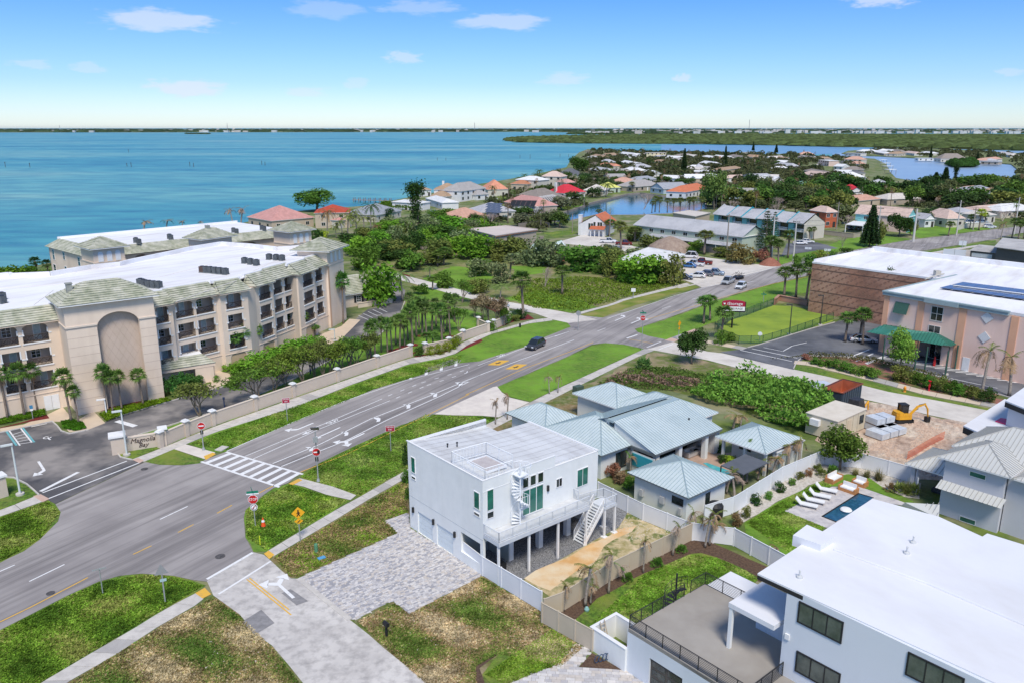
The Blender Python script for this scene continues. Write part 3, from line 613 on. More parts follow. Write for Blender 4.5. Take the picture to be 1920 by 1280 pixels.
def hip(fr,u0,u1,v0,v1,z,rise,par,m,ms=None,mode='rib',step=.45,over=.45,fascia=None,ridge=None,name='roof',gable=False,thick=.14,axis=None,h=.05):
 "hip or gable roof over a rectangle; returns the roof object"
 a,b,c,d=u0-over,u1+over,v0-over,v1+over
 L_,W_=b-a,d-c;alongu=(L_>=W_)if axis is None else axis=='u'
 k=(W_ if alongu else L_)/2
 inset=0 if gable else min(k,(L_ if alongu else W_)/2-.01)
 if ridge is not None:inset=ridge
 f=fr;zr=z+rise
 if alongu:r0,r1=(a+inset,(c+d)/2),(b-inset,(c+d)/2)
 else:r0,r1=((a+b)/2,c+inset),((a+b)/2,d-inset)
 A,B,C_,D=f(a,c,z),f(b,c,z),f(b,d,z),f(a,d,z);R0,R1=f(*r0,zr),f(*r1,zr)
 mf,mss=MB(),MB()
 if alongu:
  faces=[[D,C_,R1,R0],[B,A,R0,R1]]+([[A,D,R0],[C_,B,R1]]if not gable else[])
 else:
  faces=[[C_,B,R0,R1],[A,D,R1,R0]]+([[B,A,R0],[D,C_,R1]]if not gable else[])
 for q in faces:roof_slope(q,mf,mss,mode,step,h)
 s=MB(f)
 s.box(a,b,c,d,z-thick,z-.012)
 ro=mf.build(name,m,par)
 s.build('fascia',fascia or WHITETRIM,ro)
 if gable:
  g=MB(f)
  if alongu:
   for uu,o in((u0,-1),(u1,1)):g.add([(uu,v0,z),(uu,v1,z),(uu,(v0+v1)/2,z+rise*(v1-v0)/W_)],[(0,1,2)])
  else:
   for vv in(v0,v1):g.add([(u0,vv,z),(u1,vv,z),((u0+u1)/2,vv,z+rise*(u1-u0)/L_)],[(0,1,2)])
  ro['gable']=1;GB.append((g,par))
 if mss.v:mss.build('roof_seam',ms or m,ro)['kind']='stuff'
 caps=MB()
 if not gable:
  for p_,q_ in((R0,A),(R0,D if alongu else B),(R1,C_),(R1,B if alongu else D)):caps.tube([p_,q_],.07,4)
 caps.tube([R0,R1],.08,4);caps.build('ridge_cap',ms or m,ro)
 return ro
GB=[]
def boxwalls(fr,u0,u1,v0,v1,z0,z1,par,m,name='wall',t=.2):
 mb=MB(fr);mb.box(u0,u1,v0,v1,z0,z1);return mb.build(name,m,par)
def flatroof(fr,pl,z0,z1,par,m,name='roof',px=None):
 mb=MB(fr)if px is None else MB()
 q=pl if px is None else[P2(x,y,px)for x,y in pl]
 mb.prism(q,z0,z1);return mb.build(name,m,par)
def railing(pts,par,m,h=1.0,pitch=.14,post=1.5,t=.035,horiz=0,name='railing',top=.06,panel=False,infill_name='baluster'):
 "posts, rails and pickets along a polyline of 3D points; every length one railing part with its pickets joined"
 for i in range(len(pts)-1):
  a,b=Vector(pts[i]),Vector(pts[i+1]);L_=(b-a).length;d=(b-a)/L_;mb=MB();up=Vector((0,0,h))
  n=max(1,round(L_/post))
  for k in range(n+1):p=a+d*(L_*k/n);mb.bar(p,p+up,t*1.8)
  mb.bar(a+up,b+up,top);
  r=mb.build(name,m,par);inf=MB()
  if horiz:
   for k in range(horiz):z=h*(k+.6)/(horiz+.4);inf.bar(a+Vector((0,0,z)),b+Vector((0,0,z)),t)
  else:
   inf.bar(a+Vector((0,0,.1)),b+Vector((0,0,.1)),t*1.4)
   q=int(L_/pitch)
   for k in range(1,q):p=a+d*(L_*k/q);inf.bar(p+Vector((0,0,.1)),p+Vector((0,0,h)),t,3)
  inf.build(infill_name if not horiz else 'rail',m,r)['kind']='stuff'
# ============================================================ condominium in front
STUC=mat('tan_stucco',(.76,.62,.485),(.70,.57,.445),.35,.85,.003,20,c3=(.80,.665,.535),scale3=.12,dirt=((.42,.33,.27),.25,.35,(0,1,1,6)))
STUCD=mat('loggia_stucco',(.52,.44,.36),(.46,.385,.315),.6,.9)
TILE=mat('mossy_roof_tile',(.46,.455,.35),(.30,.325,.23),1.8,.9,.03,7,c3=(.54,.53,.44),scale3=.6,dirt=((.16,.19,.12),.8,.7))
ROOFW=mat('white_roof_membrane',(.78,.78,.80),(.72,.725,.745),.25,.7,c3=(.82,.82,.83),scale3=.06,dirt=((.50,.45,.41),.3,.6,(R(-40),.6,4),.54))
RAILB=mat('bronze_rail',(.045,.03,.025),(.07,.05,.04),3,.6)
CREAMF=mat('blind_arch_panel',(.52,.40,.26),(.48,.37,.24),.8,.85)
condo=thing('condominium_building','long curved four storey tan condominium with white roof and two towers beside the inner drive','building',P(310,747))
SILL=(3.2,6.45,9.7)
def bay(a,b,cols,zt=12.6,ground=(),depth=1.7,sills=SILL,blind=None,blocks=None):
 "one stretch of facade from plan point a to b (left to right); cols = opening spans"
 f=Fr(a,azim(a,b));L_=dist(a,b);ops=[]
 for(c,d)in cols:
  for i,s in enumerate(sills):
   if blocks and(cols.index((c,d)),i)in blocks:continue
   w_=d-c
   ops.append((c,d,s+.12,s+(2.75 if i==2 else 2.45),min(.75,w_*.3))if i==2 else(c,d,s+.12,s+2.45))
 mb=MB(f);wallface(mb,0,L_,0,zt,ops+list(ground),t=.35)
 w_=mb.build('facade',STUC,condo)
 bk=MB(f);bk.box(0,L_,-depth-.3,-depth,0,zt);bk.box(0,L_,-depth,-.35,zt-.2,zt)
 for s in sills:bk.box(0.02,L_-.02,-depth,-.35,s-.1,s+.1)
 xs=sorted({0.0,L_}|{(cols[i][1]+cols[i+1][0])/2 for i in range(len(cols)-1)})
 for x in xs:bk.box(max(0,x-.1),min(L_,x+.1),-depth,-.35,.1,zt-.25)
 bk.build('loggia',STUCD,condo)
 for(c,d)in cols:
  for i,s in enumerate(sills):
   if blocks and(cols.index((c,d)),i)in blocks:continue
   tr=MB(f);tr.box(c-.12,d+.12,-.1,.1,s-.02,s+.13);tr.build('sill',WHITETRIM,condo)
   top=s+1.15;zz=s+(2.0 if i==2 else 2.45)
   for x,sg in((c,1),(d,-1)):
    mbc=MB(f);mbc.box(x-.1*sg-.1,x-.1*sg+.28,-.28,.06,top,top+.18)if sg<0 else mbc.box(x-.18,x+.2,-.28,.06,top,top+.18)
    uu=x+(.06 if sg>0 else-.06);mbc.box(uu-.09,uu+.09,-.2,.0,top+.18,zz);mbc.build('column',WHITETRIM,condo)
   r=MB(f);z0,z1=s+.16,s+1.12;v=-.15
   r.bar((c,v,z1),(d,v,z1),.06);r.bar((c,v,z0),(d,v,z0),.05);n=max(4,int((d-c)/.17))
   for k in range(n+1):x=c+(d-c)*k/n;r.bar((x,v,z0),(x,v,z1),.035,3)
   m2=max(1,round((d-c)/1.2))
   for k in range(m2):
    x0,x1=c+(d-c)*k/m2,c+(d-c)*(k+1)/m2;r.bar((x0,v+.03,z0),(x1,v+.03,z1),.045,3);r.bar((x0,v+.03,z1),(x1,v+.03,z0),.045,3)
   r.build('balcony_railing',RAILB,condo)
   w2=d-c;k=(cols.index((c,d))+i)%2
   if w2>1.6:
    if k:window(f,c+w2*.30,c+w2*.30+1.15,s+.9,s+2.35,condo,GLASS_D,WHITETRIM,2,3,v=-depth+.02,fw=.06)
    else:
     x=c+w2*.5;window(f,x,x+.95,s+.12,s+2.3,condo,mat('pale_door_glass',(.35,.45,.45),(.5,.58,.56),2,.2),WHITETRIM,1,1,v=-depth+.02,name='door')
   else:window(f,c+.3,c+w2*.7,s+.12,s+2.2,condo,GLASS_D,WHITETRIM,1,2,v=-depth+.02,name='door')
 st=MB(f);st.box(.02,L_-.02,0,.07,2.5,2.62);st.build('string_course',STUC,condo)
 return f,L_
SL=[((43.8,647.5),(93.8,638.8))]
q=lambda x,y:P2(x,y,9.7)
lw0,lw1=q(-70,664),q(124,634.5)
fL=Fr(lw0,azim(lw0,lw1));LL=dist(lw0,lw1)
def uvx(f,px,py):return f.uv(px,py)[0]
c2=(uvx(fL,43.8,640),uvx(fL,93.5,640));c1=(uvx(fL,-2,650),uvx(fL,36.5,646));c0=(c1[0]-4.3,c1[0]-1.2)
bay(lw0,lw1,[c0,c1,c2])
g=MB(fL);a_,b_=uvx(fL,84,760),uvx(fL,113,760)
g.box(a_,(a_+b_)/2-.02,.01,.08,.03,2.12);g.build('utility_door',WHITETRIM,condo)
g=MB(fL);g.box((a_+b_)/2+.02,b_,.01,.08,.03,2.12);g.build('utility_door',WHITETRIM,condo)
ta,tb=P2(147.5,778),P2(309,746);fT=Fr(ta,azim(ta,tb));LT=dist(ta,tb)
ua,ub=fT.uv(188,690)[0]+.3,fT.uv(272,690)[0]
tw=MB(fT);wallface(tw,0,LT,0,12.1,[(ua,ub,0,12.1)],t=.6)
for k in range(14):
 c,w=(ua+ub)/2,(ub-ua)/2;p0,p1=math.pi*(1-k/14),math.pi*(1-(k+1)/14);rise=1.9;zs=11.7
 x0,x1=c+w*math.cos(p0),c+w*math.cos(p1);za,zb=zs+rise*math.sin(p0),zs+rise*math.sin(p1)
 tw.add([(x0,.06,za),(x1,.06,zb),(x1,.06,15.3),(x0,.06,15.3),(x0,-.6,za),(x1,-.6,zb)],[(0,1,2,3),(4,5,1,0)])
tw.box(0,ua,-.6,.06,12.3,15.3);tw.box(ub,LT,-.6,.06,12.3,15.3)
tw.box(0,.6,-7,-.6,0,15.3);tw.box(LT-.6,LT,-7,-.6,0,15.3);tw.box(0.6,LT-.6,-7,-6.5,0,15.3)
tw.build('tower_wall',STUC,condo)
nb=MB(fT);nb.box(ua-.3,ub+.3,-1.3,-.95,0,14.5);nb.build('niche_panel',mat('niche_stucco',(.58,.46,.37),(.53,.42,.33),.5,.85),condo)
JT=mat('stucco_joint',(.47,.36,.285),rough=.9)
dj=MB(fT)
for k in range(-9,16):
 for sg in(1,-1):
  x0=ua+k*.95;
  for s in range(0,14):
   z0=s;xa=x0+s*.55*sg+(0 if sg>0 else 6);xb=xa+.55*sg
   if ua<min(xa,xb)and max(xa,xb)<ub and z0+1<11.4+1.9*math.sqrt(max(0,1-((xa-(ua+ub)/2)/((ub-ua)/2))**2)):dj.bar((xa,-.945,z0),(xb,-.945,z0+1),.022,3)
for z in[.9+1.22*i for i in range(9)]:
 dj.box(.02,ua-.02,0,.012,z,z+.035);dj.box(ub+.02,LT-.02,0,.012,z,z+.035)
dj.build('joint',JT,condo)['kind']='stuff'
bc=MB(fT);bc.box(-.1,ua+.05,-.15,.16,12.1,12.32);bc.box(ub-.05,LT+.1,-.15,.16,12.1,12.32);bc.box(-.12,.02,-7,-.15,12.1,12.32);bc.build('string_course',mat('pale_stucco_trim',(.68,.58,.48),rough=.8),condo)
hip(fT,0,LT,-6.9,.1,15.3,2.3,condo,TILE,mode='course',step=.5,over=.7,fascia=WHITETRIM,h=.12)
vt=MB(fT);vt.box(1.2,1.9,-3.2,-2.5,15.4,17.6);vt.box(1.12,1.98,-3.28,-2.42,17.6,17.75);vt.build('vent_stack',mat('grey_tile',(.33,.34,.31),(.25,.26,.24),2,.9),condo)
pj=[(q(276,613),q(326,603.8)),(q(320,602.3),q(408,584.5)),(q(415,584.8),q(466,575.3)),(q(480,569),q(513,558.6)),(q(510,556.2),q(556,541.4)),(q(560,545),q(591,533)),(q(588,531.4),q(612,523.6))]
sp=[[(294.4,318.1)],[(331.3,364.5),(369,402.5)],[(425,455)],[(486.9,508.8)],[(513.8,530.3),(534,551)],[(568.8,587.5)],[(591.9,605)]]
gr={2:(434,461,2.5),3:(494,516,2.4),5:(575,592,2.3)}
bays=[]
for i,((a,b),s)in enumerate(zip(pj,sp)):
 f=Fr(a,azim(a,b));L_=dist(a,b)
 def xat(px):
  t=(px-(a_px[0]))/(a_px[1]-a_px[0]);return t
 cols=[]
 for(x0,x1)in s:
  y0=600
  cols.append((f.uv(x0,640-.18*x0+20)[0],f.uv(x1,640-.18*x1+20)[0]))
 cols=[]
 for(x0,x1)in s:
  r_=[]
  for x in(x0,x1):
   lo,hi=400.,700.
   for _ in range(40):
    m_=(lo+hi)/2
    if f.uv(x,m_)[1]>9.7:lo=m_
    else:hi=m_
   r_.append(f.uv(x,lo)[0])
  cols.append((max(.25,r_[0]),min(L_-.25,r_[1])))
 blk={(0,0)}if i in(2,3,5)else None
 ground=[(cols[0][0],cols[0][1],0.0,2.7,.8)]if i in(2,3,5)else[]
 blk=None
 fr_,l_=bay(a,b,cols,ground=ground,blocks=blk)
 if ground:
  mb=MB(fr_);mb.box(ground[0][0],ground[0][1],-.3,-.1,0,2.75);mb.build('blind_arch_panel',CREAMF,condo)
 bays.append((fr_,l_,a,b))
jm=MB()
seq=[bb for fr_,l_,a,b in bays for bb in(a,b)]
def inw(fr_,u,v):return fr_(u,v)[:2]
for i in range(len(bays)-1):
 f0,l0,a0,b0=bays[i];f1,l1,a1,b1=bays[i+1]
 pl=[b0,a1,f1(0.1,-2.2)[:2],f0(l0-.1,-2.2)[:2]]
 if dist(b0,a1)>.05:jm.prism(pl,0,12.55)
jm.build('facade',STUC,condo)
ea,eb=P2(621,615),P2(650,599);fE=Fr(ea,azim(ea,eb));LE=dist(ea,eb)
et=MB(fE);et.box(0,LE,-6.2,0,0,12.2);et.box(0,LE,-6.2,0,12.35,15.2);et.build('tower_wall',STUC,condo)
et=MB(fE);et.box(-.12,LE+.12,-6.3,.12,12.2,12.35);et.build('string_course',MATS['pale_stucco_trim'],condo)
et=MB(fE);et.prism([(0,.01),(.6,.01),(.6,.05),(0,.05)],0,12.1);et.build('corner_pilaster',mat('orange_stucco',(.62,.40,.26),rough=.85),condo)
for k in range(3):
 c=LE*(.25+.25*k);mb=MB(fE);pl=[(c-.42,12.7),(c+.42,12.7),(c+.42,14.2)]+[(c+.42*math.cos(t*math.pi/6),14.2+.42*math.sin(t*math.pi/6))for t in range(1,6)]+[(c-.42,14.2)]
 mb.add([(x,.01,z)for x,z in pl]+[(x,.09,z)for x,z in pl],[tuple(range(len(pl))),tuple(range(len(pl),2*len(pl)))[::-1]]+[(i,(i+1)%len(pl),len(pl)+(i+1)%len(pl),len(pl)+i)for i in range(len(pl))]);mb.build('blind_window',WHITETRIM,condo)
hip(fE,0,LE,-6.2,0,15.2,2.0,condo,TILE,mode='course',step=.5,over=1.0,h=.12)
def mansard(f,L_,z=12.6,rise=1.75,over=.75,back=1.9,u0=0,ends=(True,True)):
 a,b=-over*(.5 if ends[0]else 0)+u0,L_+over*(.5 if ends[1]else 0)
 mf=MB();pts=[f(a,over,z),f(b,over,z),f(b-(.8 if ends[1]else 0),-back,z+rise),f(a+(.8 if ends[0]else 0),-back,z+rise)]
 roof_slope(pts,mf,mf,'course',.44,.12);
 if ends[0]:roof_slope([f(a,-back-.3,z),f(a,over,z),f(a+.8,-back,z+rise)],mf,mf,'course',.44,.12)
 s=MB(f);s.box(a,b,-back,over-.02,z-.14,z-.012);s.build('eave',STUC,condo)
 mf.build('roof',TILE,condo)
 c=MB(f);c.box(a+.3,b-.3,-back-.45,-back+.03,z+rise-.35,z+rise+.12);c.build('parapet',ROOFW,condo)
mansard(fL,LL)
for i,(fr_,l_,a,b)in enumerate(bays):mansard(fr_,l_,over=.75,ends=(i in(2,3,5),i in(2,5)))
rp=[fL(-6,-1.9)[:2],fL(LL,-1.9)[:2],fT(0,-5)[:2],fT(LT,-5)[:2]]
rp=[fL(-10,-1.8)[:2],fL(LL-1,-1.8)[:2],fT(2,-4.5)[:2],fT(LT,-4.5)[:2]]
for fr_,l_,a,b in bays:rp+=[fr_(.3,-1.9)[:2],fr_(l_-.3,-1.9)[:2]]
rp+=[fE(.3,-5.9)[:2],P2(590,473,13.9),P2(562,468,13.9),P2(520,471,13.9),P2(470,465,13.9),P2(415,461,13.9),P2(360,470,13.9),P2(325,478,13.9),P2(250,494,13.9),P2(225,500,13.9),P2(170,506,13.9),P2(95,519,13.9),P2(24,522,13.9),P2(18,520,13.9),P2(-120,536,13.9)]
mb=MB();tr=tessellate_polygon([[Vector((*p,0))for p in rp]]);n=len(rp)
mb.v=[(*p,14.0)for p in rp]+[(*p,0)for p in rp];mb.f=[tuple(t)for t in tr]+[(i,(i+1)%n,n+(i+1)%n,n+i)for i in range(n-16+0,n)]
mb.build('roof',ROOFW,condo)
mb=MB();bk=rp[-14:]
for i in range(len(bk)-1):mb.fr=Fr(bk[i],azim(bk[i],bk[i+1]));mb.box(0,dist(bk[i],bk[i+1]),-.25,.25,13.9,14.75)
mb.build('parapet',ROOFW,condo)
mb=MB()
for(x0,y0),(x1,y1)in(((0,541),(230,526)),((300,520),(420,490)),((330,566),(520,500)),((60,575),(100,545)),((440,525),(560,470))):
 mb.tube([P(x0,y0,14.0),P(x1,y1,14.0)],.06,4)
mb.build('roof_seam',mat('roof_stain',(.62,.58,.54),rough=.9),condo)
pc0,pc1=P2(304,686,3.3),P2(397,672,3.3)
fP=Fr(pc0,azim(pc0,pc1));LP_=dist(pc0,pc1)
mf=MB();roof_slope([fP(-1.5,1.2,2.9),fP(LP_+.3,1.2,2.9),fP(LP_-1.2,-.9,4.1),fP(-1.5,-.9,4.1)],mf,mf,'course',.44,.12);mf.build('roof',TILE,condo)
mb=MB(fP);mb.box(-1.5,LP_-1.2,-4.5,-.9,3.95,4.12);mb.build('canopy_roof',ROOFW,condo)
mb=MB(fP);mb.box(-1.5,LP_+.2,.8,1.15,2.45,2.88);mb.box(LP_-2.8,LP_-.1,.7,1.1,0,2.45);mb.box(LP_-.25,LP_+.1,-4,.7,0,2.45);mb.build('canopy_wall',STUC,condo)
mb=MB();d0=P2(396,698);d1=P2(406,695.5);fd=Fr(d0,azim(d0,d1));mb.fr=fd;mb.box(0,dist(d0,d1),.02,.12,.05,2.35);mb.build('door',WHITETRIM,condo)
ACM=mat('grey_unit_metal',(.12,.14,.15),(.19,.21,.21),2,.5,metallic=.3)
ACB=mat('brown_unit_metal',(.13,.08,.06),(.16,.10,.08),2,.6)
def make_ac(m,name='air_conditioner'):
 t=thing(name,'x','air conditioner');mb=MB(Fr((0,0),0))
 mb.box(-.42,.42,-.42,.42,.12,1.05);mb.build('housing',m,t)
 g=MB(Fr((0,0),0));g.cyl(0,0,1.05,1.13,.36,.34,12);g.build('fan_guard',BLACK,t)
 l=MB(Fr((0,0),0))
 for z in(.25,.42,.59,.76,.93):l.box(-.435,.435,-.435,.435,z,z+.05)
 l.build('louvre',BLACK,t)['kind']='stuff'
 f=MB(Fr((0,0),0));f.box(-.5,-.4,-.45,.45,0,.12);f.box(.4,.5,-.45,.45,0,.12);f.build('stand',ACM,t)
 freeze(t);return t
ac0=make_ac(ACM);ac1=make_ac(ACB);ac1['label']=''
acs=[(264,533,0),(270,535,0),(280,537,0),(289,538,0),(298,538.5,0),(380,509,1),(387,509.5,0),(395,510,0),(404,511,0),(413,512,0),(423,513,0),(459,492,0),(470,494,0),(481,496,0),(505,485,0),(518,486,0),(529,487,0),(4,560,0),(5,567,0)]
names={0:'roof row nearest the big tower',5:'middle roof row',11:'roof row of three',14:'roof row before the end tower',17:'pair at the left roof edge'}
used=[False,False];ORD=['first','second','third','fourth','fifth','sixth']
for i,(x,y,k)in enumerate(acs):
 key=max(j for j in names if j<=i);src=(ac0,ac1)[k];p=P(x,y+2,14.02)
 lab=('brown' if k else 'dark grey')+' air conditioner, '+ORD[i-key]+' from left in the '+names[key]
 if not used[k]:
  used[k]=True;src.location=p;src.rotation_euler.z=R(-20);src['label']=lab;src['group']='air conditioners on the condominium roof'
 else:copy_tree(src,p,R(-20),label=lab,group='air conditioners on the condominium roof')
# ============================================================ condominium behind
rear=thing('condominium_building','farther tan condominium block by the water with its own white roof and towers','building',P(180,540))
ZR=12.2
c_r=P2(174,484,ZR);fb=Fr(c_r,42);
def rr(x,y,z):p=P2(x,y,z);d=(p[0]-c_r[0],p[1]-c_r[1]);return(d[0]*fb.d[0]+d[1]*fb.d[1],d[0]*fb.n[0]+d[1]*fb.n[1])
lu,lv=rr(92,462,ZR);eu,ev=rr(560,445,ZR)
bd=MB(fb);LR_=eu
zop=[(x,x+2.6,9.3,12.0,.7)for x in[rr(px_,480,9)[0]*1.0 for px_ in()]]
wallface(bd,0,LR_,0,ZR,[(3.2+i*5.2,6.0+i*5.2,z0,z0+2.5,.7)if z0>9 else(3.2+i*5.2,6.0+i*5.2,z0,z0+2.3)for i in range(int((LR_-8)/5.2))for z0 in(3.2,6.2,9.3)],t=.3)
bd.box(0,.3,lv,-.3,0,ZR);bd.box(0,LR_,lv,lv+.3,0,ZR);bd.box(LR_-.3,LR_,lv+.3,-.3,0,ZR);bd.build('wall',STUC,rear)
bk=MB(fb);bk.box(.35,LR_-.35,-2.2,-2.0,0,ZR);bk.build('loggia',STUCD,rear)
for i in range(int((LR_-8)/5.2)):
 r=MB(fb);c=3.2+i*5.2
 for z0 in(6.2,9.3):
  r.bar((c,-.1,z0+1),(c+2.8,-.1,z0+1),.06)
  for k in range(15):r.bar((c+.2*k,-.1,z0+.1),(c+.2*k,-.1,z0+1),.035,3)
 r.build('balcony_railing',RAILB,rear)
mf=MB()
for(p0,p1,p2,p3)in(((-.6,.7),(LR_+.3,.7),(LR_-1,-2.2),(2.0,-2.2)),((-.6,lv-.6),(-.6,.7),(2.0,-2.2),(2.0,lv+1.5))):
 roof_slope([fb(*p0,ZR),fb(*p1,ZR),fb(*p2,ZR+1.7),fb(*p3,ZR+1.7)],mf,mf,'course',.4,.07)
mf.build('roof',TILE,rear)
mb=MB(fb);mb.box(1.8,LR_-.5,lv+1.0,-2.1,ZR+.5,ZR+1.55);mb.box(1.8,LR_-.5,lv+.7,lv+1.0,ZR+.5,ZR+2.0);mb.build('roof',ROOFW,rear)
for x0,y0,x1,y1 in((97,467,104,488),(117,472,123,488),(145,482,152,500),(100,495,107,512),(121,499,127,513),(157,484,160,492),(166,488,171,506)):
 fw_=Fr(fb(0,lv)[:2],fb.az+90);a=fw_.uv(x0,y0);b=fw_.uv(x1,y1)
 if b[0]>a[0]:window(fw_,a[0],b[0],b[1],a[1],rear,GLASS_D,WHITETRIM,1,2,v=.03,fw=.08)
def rtower(px0,py0,px1,py1,z,dep,nwin,label_sign=False):
 a,b=P2(px0,py0,z),P2(px1,py1,z);f=Fr(a,azim(a,b));L_=dist(a,b)
 mb=MB(f);mb.box(0,L_,-dep,0,0,z);mb.box(-.1,L_+.1,-dep,.1,12.0,12.25);mb.build('tower_wall',STUC,rear)
 for k in range(nwin):
  c=L_*(k+.8)/(nwin+.6);mb=MB(f);pl=[(c-.5,z-2.9),(c+.5,z-2.9),(c+.5,z-1.2)]+[(c+.5*math.cos(t*math.pi/6),z-1.2+.5*math.sin(t*math.pi/6))for t in range(1,6)]+[(c-.5,z-1.2)]
  n=len(pl);mb.add([(x,.02,zz)for x,zz in pl]+[(x,.1,zz)for x,zz in pl],[tuple(range(n)),tuple(range(n,2*n))[::-1]]+[(i,(i+1)%n,n+(i+1)%n,n+i)for i in range(n)]);mb.build('blind_window',WHITETRIM,rear)
 hip(f,0,L_,-dep,0,z,1.9,rear,TILE,mode='course',step=.5,over=.9,h=.12)
 return f,L_
rtower(173,467,232,461,15.0,6.5,3);fs_,ls_=rtower(379,449,434,442,15.0,5,0);rtower(543,435,583,430,15.0,6,3)
SIGNBR=mat('brown_lettering',(.06,.035,.03),rough=.6)
def text_mesh(body,f,u,v,z,h,m,par,name='lettering',face='v',ext=.02,shear=0.0,tilt=None,width=None):
 "raised lettering on a vertical face: u right, z up, facing +v"
 c=bpy.data.curves.new(name,'FONT');c.body=body;c.size=h;c.extrude=ext;c.shear=shear;c.resolution_u=2;c.align_x='CENTER';c.align_y='CENTER'
 t=bpy.data.objects.new(name,c);COL.objects.link(t);bpy.context.view_layer.update()
 me=bpy.data.meshes.new_from_object(t);bpy.data.objects.remove(t)
 vs_=[v_.co.copy()for v_ in me.vertices]
 k=1.0
 if width:ww=max(v_.x for v_ in vs_)-min(v_.x for v_ in vs_);k=width/ww
 org=ORG.get(par.name,(0,0,0))if par else(0,0,0)
 for vv,co in zip(me.vertices,vs_):
  p=f(u+co.x*k,v+co.z,z+co.y)if tilt is None else tilt(co.x*k,co.y,co.z)
  vv.co=(p[0]-org[0],p[1]-org[1],p[2]-org[2])
 me.materials.append(m);o=bpy.data.objects.new(name,me);COL.objects.link(o)
 if par:o.parent=par;ORG[o.name]=org
 return o
text_mesh('Magnolia Bay',fs_,ls_*.53,.06,13.0,1.05,SIGNBR,rear,shear=.35,width=ls_*.62)
vt=MB(fs_);vt.box(ls_*.4,ls_*.4+.8,-3,-2.2,15.5,17.5);vt.build('vent_stack',MATS['grey_tile'],rear)
for i,(x,y)in enumerate([(255,453),(261,456),(318,446),(321,448),(438,434),(444,436),(491,429),(496,431)]):
 copy_tree(ac0,P(x,y+2,ZR+1.6),R(10),label='grey air conditioner, '+['first','second','third','fourth','fifth','sixth','seventh','eighth'][i]+' from the left on the farther condominium roof',group='air conditioners on the farther condominium roof')
# ============================================================ clubhouse beyond the end tower
club=thing('clubhouse_building','low tan clubhouse with tiled roof and dark shutters beyond the condominium end tower','building',P(690,575))
a,b=P2(652,577),P2(724,566);fc=Fr(a,azim(a,b));Lc=dist(a,b)
mb=MB(fc);wallface(mb,-2,Lc,0,2.9,[(2.2,3.4,.9,2.3),(5.2,6.4,.9,2.3),(8.4,9.6,.9,2.3)],t=.25);mb.box(-2,Lc,-9,-.25,0,2.85);mb.build('wall',STUC,club)
for x in(2.2,5.2,8.4):
 w_=window(fc,x,x+1.2,.9,2.3,club,GLASS_D,WHITETRIM,2,3,v=.01)
 for s in(x-.55,x+1.25):mb=MB(fc);mb.box(s,s+.5,.01,.08,.85,2.35);mb.build('shutter',BLACK,club)
hip(fc,-2,Lc,-9,0,2.95,3.2,club,TILE,mode='course',step=.5,over=.7,h=.12)
mb=MB(fc);mb.box(1.5,Lc+.5,1.8,2.0,0,1.0);mb.box(1.3,Lc+.7,1.7,2.1,1.0,1.12);mb.build('terrace_wall',STUC,club)
# ============================================================ white house on stilts, centre
C_=(-2.507,62.088);fL2=Fr(P2(769.5,987),140);LW=11.71;fR=Fr(C_,50)
wh=thing('beach_house','tall boxy white house raised over garages with a long front deck and rooftop cage','house',(*C_,0))
RFW=mat('grey_white_roll_roof',(.62,.63,.63),(.54,.55,.555),1.2,.85,.004,8,c3=(.62,.635,.645),scale3=.3,stretch=(R(-50),1,7),dirt=((.37,.36,.36),.9,.55,(R(40),1,6)))
mb=MB(fL2)
wallface(mb,0,LW,0,9.05,[(.55,1.3,6.1,7.75),(.5001,1.3001,5.42,5.75),(1.41,3.9,0.02,2.25),(4.6,7.2,.02,2.25),(8.45,11.3,1.0,3.0),(10.48,11.32,5.5,5.83)][2:5]+[(.55,1.3,5.42,5.72),(.55,1.3,6.1,7.75),(10.48,11.3201,5.5,5.84),(10.48,11.3201,6.16,7.82)][:0],t=.25)
mb.build('wall',WHITE,wh)
mb=MB(fR);ops=[(4.43,7.0,4.25,6.85),(4.46,5.2,7.0,8.0),(5.35,6.1,7.0,8.0),(6.25,7.0,7.0,8.0)]
wallface(mb,.25,8.45,3.35,9.05,[],t=.25);mb.box(0,.25,-.4,0,0,9.05)
mb.box(8.45,14.1,-.25,0,3.35,8.0);mb.build('wall',WHITE,wh)
mb=MB(fR)
mb.box(.25,13.85,-11.7,-.25,3.1,3.32);mb.build('floor_slab',WHITE,wh)
mb=MB(fR);mb.box(13.85,14.1,-10.2,-.25,0.0,8.0);mb.box(.25,9.6,-11.9,-11.7,0,8.8);mb.box(9.5,9.7,-11.7,-9.8,0,8.0);mb.box(9.7,13.85,-10,-9.8,0,8.0);mb.build('wall',WHITE,wh)
mb=MB(fR);mb.prism([(.25,-11.7),(9.6,-11.7),(9.6,-9.8),(13.9,-10.0),(13.9,-.25),(8.45,-.25),(.25,-.25)][::-1],8.0,8.06,None)
mb.build('roof',RFW,wh)
mb=MB(fR)
for top in([(.25,-11.7,8.95),(8.45,-11.7,8.25),(8.45,-.28,8.25),(.25,-.28,8.95)],[(8.45,-11.7,8.25),(9.6,-11.7,8.22),(9.6,-9.8,8.22),(13.9,-10.0,8.08),(13.9,-.28,8.08),(8.45,-.28,8.25)]):
 n=len(top);mb=MB(fR);mb.add(top+[(x,y,8.02)for x,y,z in top],[tuple(range(n))]+[(i,(i+1)%n,n+(i+1)%n,n+i)for i in range(n)]);mb.build('roof',RFW,wh)
sm=MB(fR)
for k in range(1,12):
 v=-.3-k*.98;u1=13.8 if v>-9.9 else 9.5
 for a,b,za,zb in((.3,8.44,8.955,8.26),(8.46,u1,8.26,8.09 if u1>10 else 8.23)):sm.add([(a,v,za),(b,v,zb),(b,v+.045,zb+.01),(a,v+.045,za+.01)],[(0,1,2,3)])
